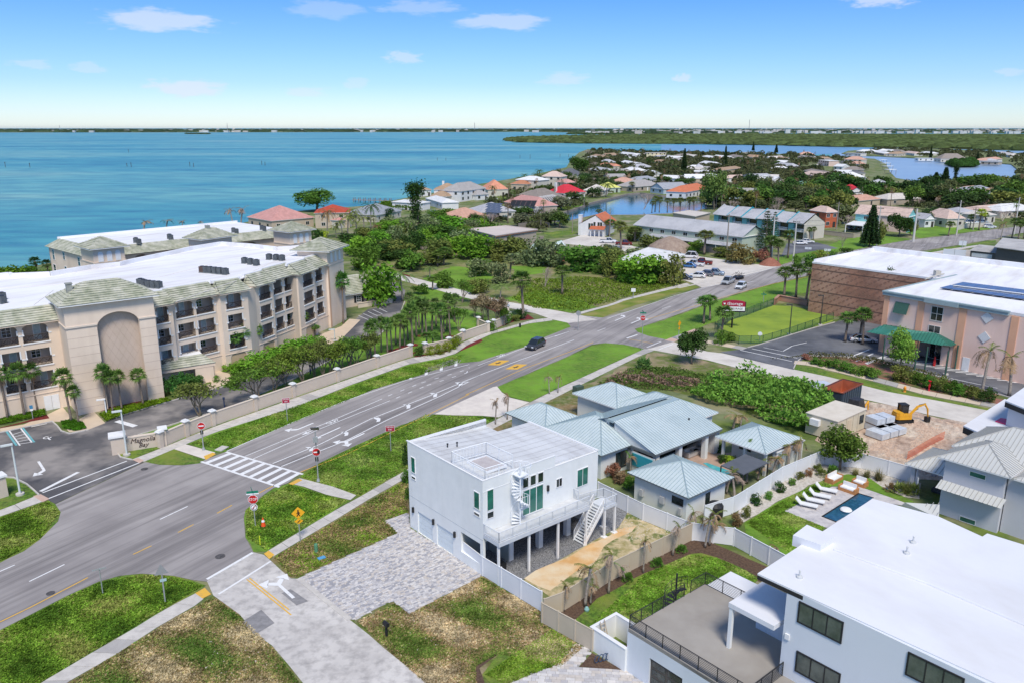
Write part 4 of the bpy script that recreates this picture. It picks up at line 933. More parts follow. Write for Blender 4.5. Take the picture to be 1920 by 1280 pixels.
sm.build('roofing_lap',mat('roofing_lap_grey',(.50,.51,.52),rough=.9),wh)['kind']='stuff'
mb=MB(fR);mb.box(.0,14.1,-.12,.02,8.0,8.05);mb.box(13.9,14.12,-10.1,.02,8.0,8.18);mb.box(-.02,8.45,-.14,.02,9.05,9.12);mb.box(-.02,.16,-11.9,-.14,9.05,9.12);mb.box(.16,9.6,-11.92,-11.7,8.4,9.0);mb.build('roof_edge_trim',WHITETRIM,wh)
for(u0,u1,z0,z1,g)in((.55,1.3,6.1,7.75,GLASS_G),(.55,1.3,5.42,5.76,GLASS_D),(10.48,11.32,6.18,7.82,GLASS_G),(10.46,11.32,5.5,5.86,GLASS_D)):window(fL2,u0,u1,z0,z1,wh,g,WHITETRIM,fw=.06,v=.02)
for(u0,u1,z0,z1,g,nx)in((.42,1.2,6.1,8.1,GLASS_G,1),(.42,1.2,5.35,6.02,GLASS_D,1),(4.46,5.19,6.98,8.0,GLASS_D,1),(5.36,6.09,6.98,8.0,GLASS_D,1),(6.26,7.0,6.98,8.0,GLASS_D,1),(8.57,9.36,5.82,6.72,GLASS_D,2),(11.28,12.78,5.0,6.85,GLASS_G,2)):
 window(fR,u0,u1,z0,z1,wh,g,WHITETRIM,nx=nx,fw=.06,v=.02)
window(fR,4.42,7.03,4.26,6.83,wh,GLASS_G,WHITETRIM,nx=3,fw=.1,v=.02,name='sliding_door')
GDOOR=mat('pale_grey_garage_door',(.66,.72,.74),(.62,.68,.70),1,.5)
for(a,b)in((1.41,3.9),(4.6,7.2)):
 d=MB(fL2);d.box(a,b,-.2,-.16,0.03,2.25);dd=d.build('garage_door',GDOOR,wh)
 for k in range(4):p=MB(fL2);p.box(a+.02,b-.02,-.16,-.12,.05+k*.55,.05+k*.55+.52);p.build('panel',GDOOR,dd)
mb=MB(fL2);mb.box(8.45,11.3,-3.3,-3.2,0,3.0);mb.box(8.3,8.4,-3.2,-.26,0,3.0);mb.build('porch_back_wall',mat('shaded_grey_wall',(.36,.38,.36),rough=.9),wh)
def wall_lamp(f,u,z):mb=MB(f);mb.box(u-.09,u+.09,.02,.2,z,z+.55);mb.box(u-.06,u+.06,.03,.17,z+.1,z+.45);mb.build('wall_lamp',BLACK,wh)
for u,z in((.75,1.9),(4.2,2.0),(7.6,2.1)):wall_lamp(fL2,u,z)
wall_lamp(fR,7.5,5.9);wall_lamp(fR,4.15,5.9)
gr_=MB(fL2);gr_.box(-.02,LW,0,.012,3.45,3.49);gr_.build('wall_joint',mat('wall_joint_grey',(.45,.48,.49),rough=.8),wh)
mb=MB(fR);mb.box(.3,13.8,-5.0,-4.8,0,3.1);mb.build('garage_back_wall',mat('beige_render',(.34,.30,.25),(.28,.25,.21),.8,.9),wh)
for u in(3.3,6.9,10.5):mb=MB(fR);mb.box(u,u+.5,-.9,-.4,0,3.1);mb.build('pillar',WHITE,wh)
DK=mat('grey_deck_paint',(.60,.63,.66),(.54,.57,.60),1.5,.7);DKF=mat('deck_boards',(.64,.65,.65),(.55,.56,.57),2,.7)
mb=MB(fR);mb.box(0,10.9,2.06,2.2,3.75,4.1);mb.box(0,.14,0.02,2.06,3.75,4.1);mb.box(10.76,10.9,0.02,2.06,3.75,4.1);dk=mb.build('deck',DK,wh)
for k in range(15):b_=MB(fR);b_.box(.0,10.9,.03+k*.145,.03+k*.145+.13,4.1,4.14);b_.build('deck_board',DKF,dk)
for u in(.15,3.6,7.1,10.7):mb=MB(fR);mb.box(u-.09,u+.09,1.85,2.03,0,3.76);mb.build('deck_post',WHITETRIM,wh)
railing([fR(.05,0.05,4.14),fR(.05,2.13,4.14)],wh,DK,.95);railing([fR(.05,2.13,4.14),fR(10.85,2.13,4.14)],wh,DK,.95)
railing([fR(10.85,.05,4.14),fR(10.85,.7,4.14)],wh,DK,.95)
mb=MB(fR);mb.box(13.0,14.7,.3,2.15,2.95,3.15);mb.box(10.95,13.0,.03,.42,3.1,3.3);mb.box(10.95,11.6,.03,.42,3.3,3.7);mb.build('stair_landing',DK,wh)
for u,v in((14.55,.5),(14.55,2.0),(13.15,2.0)):mb=MB(fR);mb.box(u-.09,u+.09,v-.09,v+.09,0,2.95);mb.box(u-.25,u+.25,v-.25,v+.25,0,.12);mb.build('landing_post',WHITETRIM,wh)
railing([fR(13.1,2.1,3.15),fR(14.65,2.1,3.15),fR(14.65,.35,3.15),fR(11.0,.35,3.5)],wh,DK,.95)
for k in range(14):
 t=(k+.5)/14;mb=MB(fR);u=13.0-2.5*t;mb.box(u-.14,u+.12,.62,1.9,3.0-3.0*t,3.04-3.0*t);mb.build('stair_tread',DK,wh)
for v in(.58,1.94):
 mb=MB(fR);mb.add([(13.0,v-.03,3.12),(10.4,v-.03,.12),(10.4,v-.03,-.0),(10.65,v-.03,0),(13.0,v-.03,2.8),(13.0,v+.03,3.12),(10.4,v+.03,.12),(10.4,v+.03,0),(10.65,v+.03,0),(13.0,v+.03,2.8)],[(0,1,2,3,4),(9,8,7,6,5),(0,5,6,1),(4,3,8,9)]);mb.build('stringer',WHITETRIM,wh)
 railing([fR(13.0,v,3.15),fR(10.5,v,.15)],wh,WHITETRIM,.9,pitch=.2)
WM=mat('white_metal',(.78,.80,.81),rough=.45)
cg=[fR(.95,-1.2,8.75),fR(.95,-5.1,8.75),fR(4.8,-5.15,8.6),fR(4.5,-1.2,8.6),fR(.95,-1.2,8.75)]
cg=[fR(.35,-.1,8.95),fR(.35,-4.9,8.95),fR(4.3,-4.95,8.8),fR(4.3,-1.2,8.8)]
railing(cg,wh,WM,1.15,pitch=.16,t=.025);railing([fR(.35,-.1,8.95),fR(3.4,-.1,8.85)],wh,WM,1.15,pitch=.16,t=.025)
mb=MB(fR);mb.box(1.6,3.7,-4.2,-1.4,8.86,8.98);mb.build('roof_hatch_mat',mat('pinkish_grey_mat',(.42,.38,.38),(.5,.47,.46),2,.9),wh)
mb=MB(fR);mb.box(1.5,3.8,-4.3,-4.2,8.86,9.06);mb.box(1.5,3.8,-1.4,-1.3,8.86,9.06);mb.box(1.5,1.6,-4.2,-1.4,8.86,9.06);mb.box(3.7,3.8,-4.2,-1.4,8.86,9.06);mb.build('hatch_kerb',WM,wh)
sp_=fR(3.5,.85)[:2]
mb=MB(Fr(sp_,50));mb.cyl(0,0,4.14,10.0,.07,n=8);mb.build('spiral_pole',WM,wh)
NT=22
for k in range(NT):
 a0=R(200+k*24);a1=a0+R(26);z=4.35+k*.205;f=Fr(sp_,50);mb=MB(f)
 mb.prism([(.05*math.cos(a0),.05*math.sin(a0)),(.78*math.cos(a0),.78*math.sin(a0)),(.78*math.cos(a1),.78*math.sin(a1))],z,z+.05);mb.build('spiral_tread',WM,wh)
hr=MB(Fr(sp_,50));pts=[(.8*math.cos(R(200+k*24)),.8*math.sin(R(200+k*24)),5.3+k*.205)for k in range(NT+1)];hr.tube(pts,.025,4)
for k in range(NT):p=pts[k];hr.bar((p[0],p[1],p[2]-.95),p,.022,3)
hr.build('spiral_handrail',WM,wh)
mb=MB(fR);mb.box(3.3,4.4,-.1,1.0,8.72,8.8);mb.build('spiral_landing',WM,wh)
hr=MB(Fr(sp_,50));pts=[(.85*math.cos(R(a))+.1,.85*math.sin(R(a)),9.85)for a in range(-100,110,20)];hr.tube(pts,.03,4)
for p in pts:hr.bar((p[0],p[1],8.8),p,.022,3)
hr.build('landing_guard',WM,wh)
for u,v,n in((2.5,-8.6,'roof_vent'),(3.4,-8.3,'roof_vent')):mb=MB(fR);mb.cyl(u,v,8.5,9.1,.06,n=8);mb.cyl(u,v,9.05,9.15,.1,n=8);mb.build(n,BLACK,wh)
tag(MB(fR).box(-.5,-.5,0,0,0,0)and MB(fR).add([],[]).box(1.5,2.2,-.2,.5,.02,.75).build('stored_grill',BLACK),'black covered grill in the shade under the raised deck','grill')
S('gravel_yard',[(905,1060),(905,1010),(1000,965),(1120,935),(1180,955),(1160,988),(1100,1020),(982,1086)],.026,GRAVEL)
S('sandy_yard',[(982,1087),(1100,1021),(1158,990),(1180,955),(1200,950),(1290,1000),(1260,1018),(1050,1130)],.022,SANDG,.1,50)
S('sand_strip',[(984,1084),(1100,1023),(1158,992),(1195,985),(1185,997),(1130,1025),(1120,1052),(1060,1085),(1030,1108)],.030,SAND,.3,51)
# ============================================================ metal-roofed compound
MR=mat('pale_blue_metal_roof',(.53,.61,.62),(.47,.555,.57),.25,.4,metallic=.1,spec=.5,c3=(.58,.655,.66),scale3=.12,dirt=((.40,.47,.48),.8,.5))
MRS=mat('pale_blue_seam',(.33,.42,.44),rough=.4)
CW=mat('cream_white_wall',(.70,.72,.70),(.66,.68,.665),.6,.8)
TEALW=mat('teal_shade',(.03,.30,.38),(.04,.34,.42),1,.5)
mh=thing('metal_roofed_house','sprawling one storey house with pale blue ribbed metal roofs behind the boxy house','house',(15.79,81.74,0))
fm=Fr((15.79,81.74),50)
def slopes(parent,faces,z=None,step=.42,m=MR,ms=MRS):
 mf,s=MB(),MB()
 for q in faces:roof_slope(q,mf,s,'rib',step,.05,.05)
 r=mf.build('roof',m,parent);s.build('roof_seam',ms,r)['kind']='stuff';return r
A=lambda u,v,z:fm(u,v,z)
slopes(mh,[[A(-.2,0.3,3.25),A(12.1,.3,3.25),A(11.5,-6.1,5.35),A(-.2,-6.1,5.35)],[A(12.1,-12.6,3.3),A(-.5,-12.6,3.3),A(-.5,-6.9,5.6),A(11.6,-6.9,5.6)]])
mb=MB(fm);mb.box(-.3,11.7,-6.95,-6.05,5.15,5.42);mb.build('ridge_vent',MRS,mh)
mb=MB(fm);mb.box(-.15,12.05,.12,.3,3.0,3.22);mb.box(-.2,0,-6.1,.12,2.9,3.2);mb.build('fascia',mat('dark_grey_trim',(.12,.14,.15),rough=.5),mh)
g=MB(fm);g.add([(0,.0,3.15),(0,-6.1,3.15),(0,-6.1,5.25)],[(0,1,2)]);g.add([(0,-12.2,3.15),(0,-6.9,3.15),(0,-6.9,5.5)],[(0,1,2)]);g.box(0,.15,-12,-3.2,0,3.15);g.box(0,11.6,-12,-3.4,0,3.1);g.build('wall',CW,mh)
for u in(.3,4.3,9.2):mb=MB(fm);mb.box(u,u+.55,-.5,0.05,0,3.1);mb.build('porch_pillar',CW,mh)
mb=MB(fm);mb.box(11.4,12.3,-3.3,-.2,0,3.1);mb.build('wall',CW,mh)
mb=MB(fm);mb.box(.2,11.4,-3.39,-3.3,.2,2.8);mb.build('porch_glazing',GLASS_D,mh)
mb=MB(fm);mb.box(-3.3,-.02,-3.45,-3.3,0,3.0)if False else mb.box(-.14,-.02,-3.1,.1,0,2.6);mb.build('wall',CW,mh)
mb=MB(fm);mb.box(-.25,-.15,-3.0,-.1,1.0,2.45);mb.build('teal_blind',TEALW,mh)
hip(fm,-4.4,4.5,-13.5,-3.9,3.2,2.0,mh,MR,MRS,over=.5,axis='v',step=.42,fascia=MATS['dark_grey_trim'])
boxwalls(fm,-4.3,.5,-13.3,-4.0,0,3.15,mh,CW)
ff=Fr(fm(-4.3,-4.0)[:2],50);window(ff,2.4,4.2,.5,2.5,mh,GLASS_D,BLACK,nx=2,v=.02)
hip(fm,-3.6,1.6,-20.5,-14.0,3.1,1.5,mh,MR,MRS,over=.5,step=.42,fascia=MATS['dark_grey_trim']);boxwalls(fm,-3.5,1.5,-20.4,-14.1,0,3.0,mh,CW)
hip(fm,8.6,16.0,-13.8,-3.9,3.25,1.9,mh,MR,MRS,over=.45,axis='v',step=.42);boxwalls(fm,8.7,15.9,-13.7,-3.95,0,3.1,mh,CW)
hip(fm,8.0,14.6,-20.4,-13.0,3.25,1.7,mh,MR,MRS,over=.45,axis='v',step=.42);boxwalls(fm,8.1,14.5,-20.3,-13.1,0,3.1,mh,CW)
mb=MB(fm);mb.cyl(9.3,-2.6,4.0,4.45,.1,n=8);mb.build('roof_vent',BLACK,mh)
S('paved_terrace',[(1220,880),(1300,840),(1345,850),(1400,845),(1370,905),(1345,925),(1290,900)],.03,mat('terracotta_pavers',(.45,.32,.25),(.38,.27,.21),1.2,.8,.01,6))
cb=thing('guest_cottage','small closed white cottage with pyramid metal roof in front of the sprawling house','cottage',(17.27,71.34,0))
fcb=Fr((17.27,71.34),50);hip(fcb,.45,7.0,-7.4,-.4,3.0,1.55,cb,MR,MRS,over=.5,axis='u',step=.42,fascia=MATS['dark_grey_trim'])
boxwalls(fcb,.5,6.9,-7.3,-.5,0,2.9,cb,CW)
fx=Fr(fcb(.5,-7.3)[:2],140);window(fx,5.0,6.4,1.5,2.3,cb,GLASS_D,BLACK,v=.02)
fx2=Fr(fcb(.5,-.5)[:2],50);window(fx2,2.9,3.9,.1,2.3,cb,GLASS_D,WHITETRIM,v=.02,name='door')
for u,z,w_ in((.9,.8,.45),(3.6,1.0,.55),(6.0,.6,.35)):mb=MB(fx);mb.box(u,u+w_,.02,.3,z,z+.75);mb.build('meter_box',mat('meter_grey',(.45,.46,.46),rough=.5),cb)
cr_=thing('guest_cottage','open sided white pavilion cottage with pale metal roof beside the green sea grape thicket','cottage',(29.05,83.01,0))
fcr=Fr((29.05,83.01),50);hip(fcr,-.6,5.8,-6.2,-.4,3.0,1.4,cr_,MR,MRS,over=.5,axis='u',step=.42)
boxwalls(fcr,1.6,5.7,-6.1,-.5,0,2.9,cr_,CW)
for u,v in((-.5,-6.1),(-.5,-3.2),(-.5,-.5)):mb=MB(fcr);mb.box(u,u+.3,v,v+.3,0,2.9);mb.build('porch_pillar',CW,cr_)
fx=Fr(fcr(1.6,-6.1)[:2],140);window(fx,1.0,2.6,1.3,2.3,cr_,GLASS_D,BLACK,v=.02)
sh=thing('flat_roofed_shed','flat white shed between the pavilion cottage and the white fence','shed',(31.8,84.6,0));fsd=Fr((30.2,84.2),50)
boxwalls(fsd,0,5.6,-3.3,0,0,2.3,sh,CW);flatroof(fsd,[(-.15,-3.45),(5.75,-3.45),(5.75,.15),(-.15,.15)],2.3,2.45,sh,WHITE)
mb=MB(fsd);mb.box(.5,1.4,.01,.06,0,2.0);mb.build('door',mat('pale_blue_door',(.35,.45,.52),rough=.6),sh)
POOLT=mat('turquoise_pool',(.05,.34,.38),(.09,.45,.47),2,.05)
S('swimming_pool',[(1318,868),(1325,867),(1378,886),(1372,892),(1355,893)],.05,POOLT)
pg=thing('dark_canopy','flat dark grey canopy over the terrace by the turquoise pool','canopy',P(1380,905));pgz=2.5
mb=MB();q_=[P2(x,y,pgz)for x,y in((1352,873),(1397,852),(1440,868),(1394,890))];mb.prism(q_,pgz,pgz+.12);mb.build('canopy_sheet',mat('charcoal_fabric',(.12,.13,.15),(.10,.11,.125),.8,.8),pg)
for p in q_:mb=MB();mb.box(p[0]-.06,p[0]+.06,p[1]-.06,p[1]+.06,0,pgz);mb.build('post',BLACK,pg)
for k,(x,y,l,c)in enumerate([(1290,848,'grey outdoor sofa under the main porch roof',(.3,.28,.26)),(1283,855,'pale cushioned bench at the front of the porch',(.55,.52,.48))]):
 o=MB(Fr(P2(x,y),50));o.box(0,2.2,0,.8,.1,.45);o.box(0,2.2,-.2,0,.1,.85);o.box(-.2,0,-.2,.8,.1,.65);o.box(2.2,2.4,-.2,.8,.1,.65);tag(o.build('outdoor_sofa',mat('sofa%d'%k,c,rough=.9)),l,'sofa')
# ============================================================ modern house lower right
b3=thing('modern_house','big white flat roofed house with black railed roof terrace in the near corner','house',(8.3,49.45,0))
T_=Fr((8.299,49.452),50)
ROOFS=mat('smooth_white_roof',(.72,.73,.755),(.69,.70,.725),.15,.6,c3=(.75,.755,.775),scale3=.05,dirt=((.56,.54,.52),.25,.5,(R(30),1,2),.56))
BLUEW=mat('cool_white_render',(.65,.685,.72),(.61,.645,.685),.4,.85,.002,25,c3=(.68,.71,.74),scale3=.12,dirt=((.48,.51,.54),.5,.35,(0,1,1,6)))
CHF=mat('charcoal_fascia',(.03,.03,.033),rough=.4)
TFL=mat('terrace_concrete',(.33,.305,.27),(.29,.265,.235),.5,.85,.002,15,c3=(.37,.345,.31),scale3=.2)
ffr=Fr((8.299,49.452),140)
mb=MB(ffr);wallface(mb,-.05,22,0,3.55,[(2.05,4.9,0.02,2.3)],t=.25);mb.build('wall',BLUEW,b3)
d=MB(ffr);d.box(2.05,4.9,-.22,-.15,.03,2.3);dd=d.build('garage_door',mat('bronze_door',(.075,.065,.06),(.09,.08,.07),1,.4),b3)
for i in range(3):
 for j in range(2):p=MB(ffr);p.box(2.2+j*1.4,2.2+j*1.4+1.15,-.15,-.12,.3+i*.68,.3+i*.68+.45);p.build('pane',GLASS_D,dd)
mb=MB(T_);mb.box(0,8.9,0,22,3.3,3.6);mb.build('terrace_floor',TFL,b3)
mb=MB(T_);mb.box(.02,8.85,0.02,.25,0,3.3);mb.box(8.65,8.88,.25,9,0,3.3);mb.build('wall',BLUEW,b3)
railing([T_(.06,.06,3.6),T_(6.2,.06,3.6)],b3,BLACK,1.05,post=1.3,horiz=8,t=.028);railing([T_(.06,.06,3.6),T_(.06,13.5,3.6)],b3,BLACK,1.05,post=1.55,horiz=8,t=.028)
railing([T_(7.0,.06,3.6),T_(8.8,.06,3.6),T_(8.8,4.9,3.6)],b3,BLACK,1.05,post=1.4,horiz=8,t=.028)
railing([T_(3.8,9.9,3.6),T_(.1,9.9,3.6)],b3,BLACK,1.05,post=1.4,horiz=8,t=.028)
sc_=T_(6.6,-1.0)[:2];mb=MB(Fr(sc_,0));mb.cyl(0,0,0,4.9,.07,n=8);mb.build('spiral_pole',BLACK,b3)
for k in range(16):
 a0=R(60+k*24);a1=a0+R(26);z=.2+k*.215;mb=MB(Fr(sc_,0));mb.prism([(.05,0),(.85*math.cos(a0),.85*math.sin(a0)),(.85*math.cos(a1),.85*math.sin(a1))],z,z+.05);mb.build('spiral_tread',BLACK,b3)
hr=MB(Fr(sc_,0));pts=[(.88*math.cos(R(60+k*24)),.88*math.sin(R(60+k*24)),1.2+k*.215)for k in range(17)]
for dz in(0,-.3,-.6):hr.tube([(p[0],p[1],p[2]+dz)for p in pts],.02,4)
for p in pts[::2]:hr.bar((p[0],p[1],p[2]-.95),p,.03,4)
hr.build('spiral_handrail',BLACK,b3)
cz=7.1;c3_=[P2(*x_,cz)for x_ in((1368.3,1127.7),(1421.9,1086.6),(1475,1110),(1463.6,1174))]
o4=(c3_[0][0]+c3_[3][0]-c3_[0][0],0);cu0,cv0=3.5,5.75
mb=MB(T_);mb.box(3.45,7.4,5.75,9.2,cz-.35,cz);mb.build('canopy_roof',ROOFS,b3)
mb=MB(T_);mb.box(3.5,3.75,5.8,6.05,3.6,cz-.35);mb.build('canopy_post',WHITE,b3)
mb=MB(T_);mb.box(7.0,7.3,5.8,9.2,3.6,cz-.35);mb.build('canopy_back_wall',BLUEW,b3)
mb=MB(T_);mb.box(8.9,12.6,-.2,9,2.9,3.15);mb.build('canopy_roof',ROOFS,b3);mb=MB(T_);mb.box(9,9.2,-.1,.1,0,2.9);mb.box(12.3,12.5,-.1,.1,0,2.9);mb.build('canopy_post',WHITE,b3)
UW,VW,ZW=3.9,9.6,9.85
fu=Fr(T_(UW,0)[:2],140)
def uvw(x,y):return fu.uv(x,y)
mb=MB(fu);wallface(mb,VW,30,0,ZW,[],t=.25);mb.build('wall',BLUEW,b3)
mb=MB(T_);mb.box(UW+.25,UW+14,VW,VW+.25,0,ZW);mb.build('wall',BLUEW,b3)
for(x0,y0,x1,y1)in((1499,1125,1583,1164),(1494.5,1218,1577.5,1260),(1703.5,1220,1810,1270),(1690,1330,1800,1400)):
 a=uvw(x0,y0);b=uvw(x1,y0+(y1-y0));
 w_=b[0]-a[0];window(fu,a[0],a[0]+w_,a[1]-1.5,a[1],b3,GLASS_O,BLACK,nx=3,v=.03,fw=.09)
RZ=9.95
rpl=[P2(x,y,RZ)for x,y in((1420.4,1074),(1499,1022.5),(1535,1000),(1636,934),(1760,967.5),(1842,1005),(1851,999),(1919,1020),(2200,1120),(2420,1534))]
mb=MB();mb.prism(rpl,RZ-.12,RZ);mb.build('roof',ROOFS,b3)
mb=MB();inr=[(p[0]+.0,p[1])for p in rpl];mb.prism(rpl,RZ-.42,RZ-.125);mb.build('fascia',CHF,b3)
mb=MB();mb.tube([P(1564,1029,RZ+.03),P(1740,1093,RZ+.03),P(1920,1170,RZ+.03),P(2100,1250,RZ+.03)],.09,6);mb.build('roof_ridge',ROOFS,b3)
bx=[P2(x,y,RZ+.1)for x,y in((1486,1012),(1512,992),(1563,1014),(1538,1030))];mb=MB();mb.prism(bx,RZ-.3,RZ+.5);mb.build('roof_box',ROOFS,b3)
for x,y in((1712,1014),(1700,1034),(1499,1079)):mb=MB(Fr(P2(x,y+3,RZ),0));mb.lathe(0,0,[(.22,RZ),(.2,RZ+.12),(.07,RZ+.16),(.06,RZ+.45),(.09,RZ+.5),(.02,RZ+.55)],10);mb.build('roof_vent',mat('vent_grey',(.55,.56,.55),rough=.5),b3)
mb=MB(fu);a=uvw(1477,1192);mb.box(a[0]-.15,a[0]+.15,.01,.12,a[1]-.2,a[1]+.2);mb.build('wall_lamp',WHITETRIM,b3)
gs=thing('walled_yard','small open topped white walled store yard beside the black railed terrace','enclosure',T_(0,-2))
WST=1.9
g=[P2(x,y,WST)for x,y in((1111.5,1178.5),(1162.5,1147.5),(1176,1154))];cor=T_(0.0,-.06)[:2]
fg=Fr(g[0],140);lg=dist(g[0],cor);
mb=MB(T_);u0,v0=0.0,-3.3;mb.box(-.2,0.03,-3.5,-.02,0,WST);mb.box(0.03,2.6,-3.5,-3.3,0,WST);mb.box(2.4,2.6,-3.3,-.02,0,WST);mb.build('wall',WHITE,gs)
mb=MB(T_);mb.box(-.25,.05,-3.55,-.02,WST,WST+.06);mb.box(.05,2.65,-3.55,-3.28,WST,WST+.06);mb.box(2.38,2.65,-3.28,-.02,WST,WST+.06);mb.build('coping',WHITETRIM,gs)
tag(MB(T_).box(1.0,1.9,-1.3,-.5,.05,.8).build('red_bin',mat('red_plastic',(.65,.03,.02),rough=.5)),'bright red plastic tub inside the small walled yard','tub')
tag(MB(T_).box(.4,1.0,-.9,-.3,.05,.45).build('orange_bag',mat('orange_plastic',(.75,.28,.03),rough=.6)),'orange and black bag beside the red tub in the walled yard','bag')
ld=thing('wooden_ladder','folded wooden ladder leaning inside the walled yard','ladder',T_(1.0,-2.6))
for k in(0,.45):mb=MB(T_);mb.bar((.6+k,-2.6,0),(.5+k,-3.2,2.2),.07);mb.build('rail',mat('ladder_wood',(.45,.38,.28),rough=.8),ld)
for k in range(7):mb=MB(T_);t=(k+.6)/7.5;mb.bar((.6-.1*t,-2.6-.6*t,2.2*t),(1.05-.1*t,-2.6-.6*t,2.2*t),.05);mb.build('rung',MATS['ladder_wood'],ld)
tag(MB(T_).box(1.2,2.6,-4.4,-3.7,.05,.28).build('yellow_mat',mat('yellow_foam',(.75,.58,.03),rough=.7)),'yellow foam mat on the grass against the walled yard','mat')
b4=thing('two_storey_house','lavender grey two storey house with cream ribbed hip roofs at the right','house',(42.88,73.89,0))
f4=Fr((42.877,73.892),50);CMR=mat('cream_metal_roof',(.60,.60,.565),(.55,.555,.525),.2,.4,metallic=.1,spec=.5);CMS=mat('cream_seam',(.36,.36,.34),rough=.5)
LAV=mat('lavender_grey_render',(.56,.565,.60),(.525,.53,.565),.4,.85,.002,25)
hip(f4,.5,7.2,.3,5.9,6.2,1.5,b4,CMR,CMS,step=.42,over=.5,axis='u')
hip(f4,4.2,11.5,.1,16,6.35,2.2,b4,CMR,CMS,step=.42,over=.5,axis='v')
hip(f4,1.0,6.5,7.0,14,6.0,1.5,b4,CMR,CMS,step=.42,over=.5,axis='u')
fw4=Fr(f4(.6,0)[:2],140)
mb=MB(fw4);wallface(mb,.35,5.85,0,6.05,[],t=.25);mb.build('wall',LAV,b4)
mb=MB(f4);mb.box(.85,11,.35,5.8,0,6.0);mb.box(1.2,11.2,5.9,16,0,5.9);mb.build('wall',LAV,b4)
for(x0,y0,x1,y1)in((1818.7,881,1850,900),(1800,965,1830,985)):
 a=fw4.uv(x0,y0);b=fw4.uv(x1,y1);window(fw4,a[0],a[0]+1.5,a[1]-.55,a[1],b4,GLASS_G,WHITETRIM,v=.03,fw=.05)
fw5=Fr(f4(1.2,0)[:2],140);window(fw5,8.2,9.4,3.6,4.2,b4,GLASS_G,WHITETRIM,v=.03);window(fw5,10.4,11.6,1.2,1.9,b4,GLASS_G,WHITETRIM,v=.03)
mf,s_=MB(),MB();roof_slope([f4(-.6,.2,3.15),f4(-.6,6.2,3.15),f4(.6,6.2,3.7),f4(.6,.2,3.7)],mf,s_,'rib',.42);r_=mf.build('roof',CMR,b4);s_.build('roof_seam',CMS,r_)['kind']='stuff'
hip(f4,3.6,9.6,-4.1,.2,3.1,1.1,b4,CMR,CMS,step=.42,over=.45,axis='u')
for u,v in((3.7,-4.0),(9.4,-4.0)):mb=MB(f4);mb.box(u,u+.4,v,v+.4,0,3.0);mb.build('porch_pillar',LAV,b4)
tag(MB(f4).box(5.0,7.2,-2.2,-1.2,.1,.5).box(5.0,7.2,-1.2,-1.0,.1,.95).build('dark_sofa',mat('charcoal_cushion',(.07,.075,.08),rough=.9)),'charcoal outdoor sofa under the cream roofed porch','sofa')
mf,s_=MB(),MB();roof_slope([P(1690,947,3.0),P(1760,971,3.0),P(1762,945,3.5),P(1697,941,3.5)],mf,s_,'rib',.42);r_=mf.build('roof',CMR,b4)
if s_.v:s_.build('roof_seam',CMS,r_)['kind']='stuff'
b5=thing('modern_house','flat roofed house with dark fascias and a magenta skylight at the right edge','house',P(1880,800))
zz=6.6;pl=[P2(x,y,zz)for x,y in((1806.5,797),(1884,747),(1990,790),(1990,850),(1900,838))]
mb=MB();mb.prism(pl,zz-.15,zz);mb.build('roof',ROOFS,b5);mb=MB();mb.prism(pl,zz-.85,zz-.155);mb.build('fascia',CHF,b5)
ci=lambda pl,k:[((p[0]-sum(x[0]for x in pl)/len(pl))*k+sum(x[0]for x in pl)/len(pl),(p[1]-sum(x[1]for x in pl)/len(pl))*k+sum(x[1]for x in pl)/len(pl))for p in pl]
mb=MB();mb.prism(ci(pl,.9),0,zz-.86);mb.build('wall',LAV,b5)
mb=MB();sk=[P2(x,y,zz)for x,y in((1866,790),(1876,784),(1897,787),(1897,799))];mb.prism(sk,zz+.01,zz+.1);mb.build('skylight',mat('magenta_cover',(.62,.01,.10),rough=.4),b5)
pl=[P2(x,y,9.4)for x,y in((1885,750),(1925,722),(2010,760),(2010,800))];mb=MB();mb.prism(pl,9.25,9.4);mb.build('roof',ROOFS,b5);mb=MB();mb.prism(pl,8.7,9.245);mb.build('fascia',CHF,b5)
mb=MB();mb.prism(ci(pl,.88),zz,8.7);mb.build('wall',LAV,b5)
S('pool_terrace',[(1470,957),(1530,926),(1560,912),(1612,912),(1697,942),(1690,947),(1640,940),(1560,992),(1547,988)],.034,mat('grey_pavers',(.50,.47,.46),(.36,.345,.36),1.6,.8,.01,5,c3=(.58,.55,.53),scale3=1.0))
S('swimming_pool',[(1542,968),(1610,925),(1637,933),(1600,960),(1567,978)],.05,mat('deep_blue_pool',(.015,.07,.13),(.03,.12,.20),2.5,.05))
kerb([(1542,968),(1610,925),(1637,933)],.08,.15,BLACK,'pool_coping');kerb([(1542,968),(1567,978)],.08,.15,BLACK,'pool_coping')
# ============================================================ storage buildings
pk=thing('storage_building','salmon pink storage building with green metal porch roof and solar panels on its white roof','building',(72.6,124.4,0))
fk=Fr((72.582,124.439),143.25);ZK=10.7
PINK=mat('salmon_stucco',(.82,.565,.455),(.77,.525,.42),.4,.85,.003,15,c3=(.86,.62,.51),scale3=.1,dirt=((.52,.36,.29),.5,.35,(0,1,1,6)));ORNG=mat('orange_pilaster_stucco',(.76,.42,.26),(.71,.39,.24),.8,.85)
TEALT=mat('grey_teal_cornice',(.32,.41,.42),(.28,.36,.375),1,.7)
zp=lambda x,y:(1600+x/6,540+y/6)
def kuv(x,y,v=0):f=fk.sub(0,v);return f.uv(*zp(x,y))
w0=kuv(862,360);w1=kuv(1005,220);w2=kuv(838,495);w3=kuv(975,440)
mb=MB(fk);wallface(mb,-13.2,32,0,ZK-.5,[(-9.2,-2.6,0.02,3.6)],t=.35);mb.box(-13.2,-12.85,-26,-.35,0,ZK-.5);mb.build('wall',PINK,pk)
